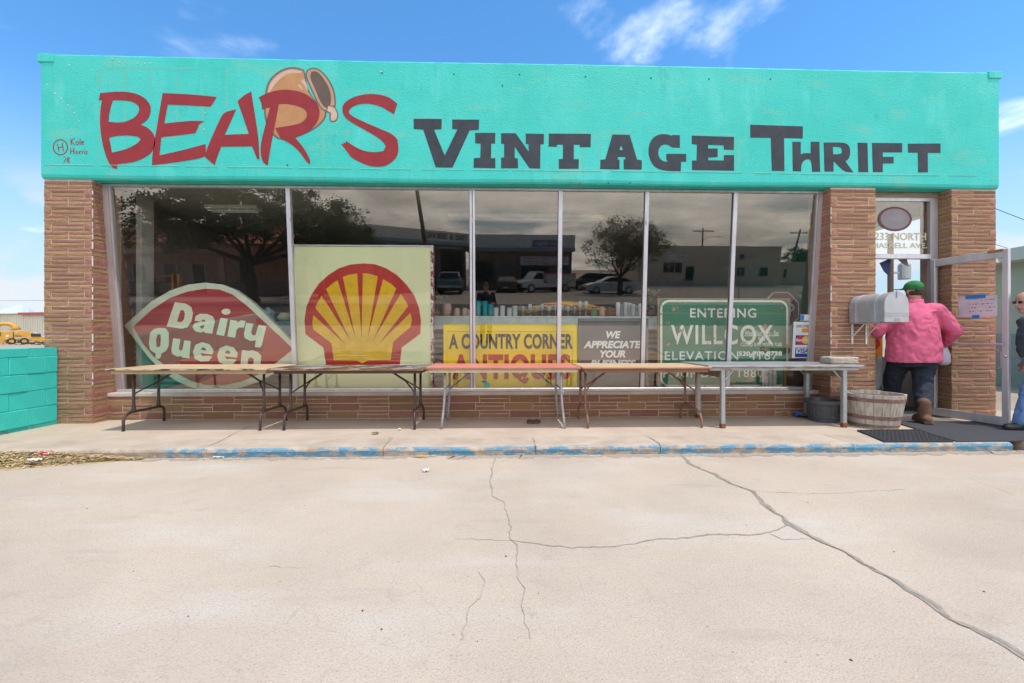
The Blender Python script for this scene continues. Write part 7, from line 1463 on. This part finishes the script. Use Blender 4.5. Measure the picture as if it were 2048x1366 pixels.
# poles
m_pole = mat('pole_wood', (0.15, 0.10, 0.07), (0.10, 0.07, 0.05), rough=1, ns=10)
def pole(px, py_top, Y, label, arm=1.0, lean=0.0, lamp=False):
    p = seen_in_glass(px, py_top, Y=Y); t = thing('utility_pole', label, 'pole', (p.x + lean, Y, GL2)); top = Vector((p.x, Y, p.z))
    MB().tube([(p.x + lean, Y, GL2), top], [0.17, 0.11], 10).build('post', m_pole, t, smooth=True)
    if arm: MB().box(p.x - arm, p.x + arm, Y + 0.12, Y + 0.24, p.z - 0.55, p.z - 0.42).build('crossarm', m_pole, t)
    if arm:
        for k in (-0.9, -0.45, 0.45, 0.9): MB().lathe([(0.04, 0), (0.06, 0.05), (0.03, 0.14)], (p.x + arm * k, Y + 0.18, p.z - 0.42), 8).build('insulator', m_card, t)
    if lamp: MB().tube([(p.x, Y, p.z - 2.0), (p.x + 1.0, Y, p.z - 1.4), (p.x + 2.6, Y, p.z - 1.3)], 0.04, 6).build('lamp_arm', m_leg_galv, t); MB().ellipsoid((p.x + 2.7, Y, p.z - 1.33), 0.35, 0.12, 0.08, 10, 6).build('lamp_head', m_leg_galv, t)
    return p
pole(1406, 456, -56, 'utility pole with street lamp arm rising behind the tan building', 1.7, 0.3, True)
pole(1601, 459, -48, 'leaning utility pole with transformer beside the low shed', 1.6, -1.2); pole(826, 330, -16.5, 'slim tall pole leaning in front of the garage', 0, 1.1)
p = seen_in_glass(1484, 508, Y=-14.4); sp_ = thing('street_sign', 'thin street sign post at the far kerb before the tan building', 'sign', (p.x, -14.4, GL2)); MB().tube([(p.x, -14.4, GL2), (p.x, -14.4, p.z)], 0.03, 8).build('post', m_leg_galv, sp_); MB().box(p.x - 0.16, p.x + 0.16, -14.36, -14.35, p.z - 0.3, p.z).build('plate', flat('violet_plate', (0.16, 0.13, 0.22)), sp_)

# ================================================================== left background: warehouse, wood chipper, pickup
def bgp(px, py, D): v = ray(px, py); return v * D + Vector((0, 0, EYE))
GZ = LOT - 0.012
q0, q1 = bgp(-120, 672, 85), bgp(120, 672, 78); zw = bgp(40, 626.5, 81).z
wh = thing('warehouse', 'long cream metal warehouse with red roof trim behind the yellow chipper', 'building', (q0.x, q0.y, GZ)); wv = (q1 - q0); wv.z = 0; wl_ = wv.length; wv.normalize(); wn_ = Vector((-wv.y, wv.x, 0))
WM2 = Matrix.Translation((q0.x, q0.y, 0)) @ Matrix(((wv.x, wn_.x, 0, 0), (wv.y, wn_.y, 0, 0), (0, 0, 1, 0), (0, 0, 0, 1)))
m_wh = mat('cream_cladding', (0.62, 0.58, 0.47), (0.56, 0.52, 0.42), rough=0.6, ns=0.5); MB().box(0, wl_, 0, 20, GZ, zw, WM2).build('wall', m_wh, wh)
for i in range(int(wl_ / 0.6)): MB().box(i * 0.6, i * 0.6 + 0.10, -0.05, -0.004, GZ, zw - 0.35, WM2).build('rib', m_wh, wh)
rfm = MB(); rfm.add([WM2 @ Vector(v) for v in ((-0.5, -0.5, zw), (wl_ + 0.5, -0.5, zw), (wl_ + 0.5, 20, zw + 1.6), (-0.5, 20, zw + 1.6), (-0.5, -0.5, zw - 0.12), (wl_ + 0.5, -0.5, zw - 0.12))], [(0, 1, 2, 3), (0, 4, 5, 1)]); rfm.build('roof', flat('white_roof', (0.75, 0.75, 0.75)), wh, fix=False)
xr0 = (bgp(50, 628, 80.5) - q0).dot(wv); MB().box(xr0, wl_ + 0.5, -0.62, -0.505, zw - 0.35, zw + 0.05, WM2).build('red_gutter', flat('red_trim', (0.45, 0.07, 0.05)), wh)
xr1 = (bgp(10, 650, 82.5) - q0).dot(wv); MB().box(xr1 - 5.5, xr1, -0.06, -0.002, GZ, bgp(5, 647, 82).z, WM2).build('shaded_bay', m_bay, wh); MB().box(xr1 - 0.02, xr1 + 0.35, -0.12, -0.062, GZ, zw - 0.5, WM2).build('door_post', flat('post_grey', (0.35, 0.33, 0.30)), wh)  # flat dark sheet painted as the shaded opening, beside its post
# chipper, nose to the left
Dc = 62.0; cb_ = bgp(20, 688, Dc); chs = thing('wood_chipper', 'orange yellow towable wood chipper with curved chute beyond the block wall', 'chipper', (cb_.x, cb_.y, GZ))
k_ = Dc / F_PX; m_cy2 = mat('chipper_yellow', (0.62, 0.33, 0.045), (0.52, 0.26, 0.03), rough=0.5, ns=2)
vx = Vector((ray(30, 672).y, -ray(30, 672).x, 0)).normalized(); vy = Vector((-vx.y, vx.x, 0))
CM = Matrix.Translation((cb_.x, cb_.y, GZ)) @ Matrix(((vx.x, vy.x, 0, 0), (vx.y, vy.y, 0, 0), (0, 0, 1, 0), (0, 0, 0, 1)))
def cu_(px): return (px - 20) * k_ * 0.98
def cz_(py): return (688.5 - py) * k_
def cbox(px0, px1, py0, py1, y0, y1, nm, m): return MB().bbox(cu_(px0), cu_(px1), y0, y1, cz_(py1), cz_(py0), 0.04, CM).build(nm, m, chs)
cbox(-25, 25, 662.5, 686, -0.9, 0.9, 'engine_hood', m_cy2); cbox(25.1, 50, 664, 681, -0.9, 0.9, 'body', m_cy2)
MB().prism([[(cu_(50), cz_(664)), (cu_(67), cz_(674.5)), (cu_(67), cz_(683)), (cu_(46), cz_(683)), (cu_(46), cz_(664))]], lambda u, v, w: CM @ Vector((u, -0.85 + w, v)), 1.7).build('feed_tray', m_cy2, chs)
for px in (22, 39):
    c = CM @ Vector((cu_(px), -0.98, cz_(682.5))); Mx = (CM.to_3x3() @ Matrix.Rotation(R(90), 3, 'X')).to_4x4(); w_ = MB().lathe([(0.25, -0.12), (0.45, -0.12), (0.47, 0), (0.45, 0.12), (0.25, 0.12)], c, 20, M=Mx).build('wheel', m_tyre, chs, smooth=True, auto=40); MB().lathe([(0.26, 0.10), (0.24, 0.14), (0.05, 0.13)], c, 16, M=Mx).build('rim', m_cy2, w_)
MB().tube([CM @ Vector((cu_(x), 0, cz_(y))) for x, y in ((28, 660), (27, 654), (23, 650), (17, 647.5), (10, 648), (4, 650.5))], [0.55, 0.42, 0.32, 0.28, 0.25, 0.22], 10).build('chute', m_cy2, chs, smooth=True)
cbox(-40, -24, 684, 686, -0.1, 0.1, 'tow_bar', m_trim)
cbox(26, 49, 674.5, 676, -0.94, -0.905, 'stripe', flat('grey_stripe', (0.45, 0.42, 0.40))); cbox(26, 36, 671, 672.5, -0.94, -0.905, 'stripe', m_trim); cbox(23.9, 25.0, 662.5, 682, -0.96, -0.905, 'panel_gap', m_trim); cbox(2, 8, 664.5, 672, -0.95, -0.905, 'vent', m_trim)
MB().lathe([(0.16, 0), (0.16, 0.02)], CM @ Vector((cu_(16.5), -0.905, cz_(672))), 14, M=(CM.to_3x3() @ Matrix.Rotation(R(90), 3, 'X')).to_4x4()).build('badge', m_card, chs)
cbox(12, 47, 677.4, 678.6, -1.06, -0.905, 'mudguard', flat('pale_mudguard', (0.62, 0.50, 0.30))); cbox(48, 62, 667, 673, -0.95, -0.86, 'feed_roller', m_trim); cbox(-10, 70, 684.5, 686, -0.6, -0.45, 'chassis', m_trim); cbox(30, 46, 661.5, 664, -0.6, 0.6, 'hood', m_cy2)
p = bgp(68, 688, 74); pk = car('pickup_truck', 'white pickup behind the feed end of the yellow chipper', (p.x, p.y, GZ), R(40), flat('pickup_white', (0.7, 0.7, 0.7)), brn_b, [(-0.6, 1.12), (-0.5, 1.8), (0.3, 1.8), (0.85, 1.14)], 1.95, (-1.35, 1.4), 0.4, group='vehicles in the yard')
rr = random.Random(8); b = MB(); p = bgp(70, 688, 58)
for i in range(60): a_ = p + Vector((rr.gauss(0, 1.6), rr.gauss(0, 0.5), 0)); a_.z = GZ + rr.random() * 0.35; d = Vector((rr.uniform(-1, 1), rr.uniform(-1, 1), rr.uniform(-.3, .5))).normalized() * rr.uniform(0.2, 0.6); b.tube([a_, a_ + d], 0.05, 5)
o = b.build('brush_pile', m_bark, kind='stuff'); o['label'] = 'dark pile of cut brush under the chipper tray'; o['category'] = 'brush'
def wire(a, c, sag, label):
    pts = [a.lerp(c, i / 14) - Vector((0, 0, sag * 4 * (i / 14) * (1 - i / 14))) for i in range(15)]; b = MB().tube(pts, 0.012, 5); return single(b, 'overhead_wire', m_trim, label, 'wire', a)
wire(bgp(-150, 601, 40), bgp(250, 597, 40), 0.1, 'thin overhead wire crossing the sky left of the brick pier')
wire(bgp(1900, 380, 16), bgp(2200, 495, 14), 0.05, 'overhead wire slanting down right of the brick pier'); wire(bgp(1930, 470, 22), bgp(2200, 548, 20), 0.05, 'lower overhead wire above the beige building')

# ================================================================== right: neighbour, pole behind the shop
nbld = thing('beige_building', 'beige low building with pale eave beyond the open door', 'building', (14.5, 8.0, GZ)); zn = U(2036, 524, X=12.0).z; m_bei = mat('beige_wall', (0.47, 0.41, 0.33), (0.42, 0.36, 0.29), rough=0.9, ns=1)
MB().box(12.0, 18, 4.0, 10.9, GZ, zn).build('wall', m_bei, nbld); MB().box(11.97, 12.0 - 0.002, 4.0, 10.9, GZ, 1.15).build('wainscot', flat('grey_wainscot', (0.28, 0.27, 0.25)), nbld); MB().box(11.6, 18.2, 3.8, 11.1, zn, zn + 0.28).build('eave', mat('pale_eave', (0.60, 0.54, 0.47), (0.55, 0.49, 0.42), rough=0.8, ns=2), nbld)
p = U(1781, 540, Y=22); tpl = thing('utility_pole', 'grey utility pole with transformer seen through the doorway', 'pole', (p.x, 22, GZ)); MB().tube([(p.x, 22, GZ), (p.x, 22, 6.5)], 0.13, 8).build('post', m_pole, tpl); MB().lathe([(0.25, 0), (0.27, 0.05), (0.27, 0.75), (0.2, 0.85)], (p.x + 0.75, 22, 4.1), 14).build('transformer', m_leg_galv, tpl); MB().box(p.x, p.x + 0.6, 21.95, 22.05, 4.4, 4.5).build('bracket', m_leg_galv, tpl)
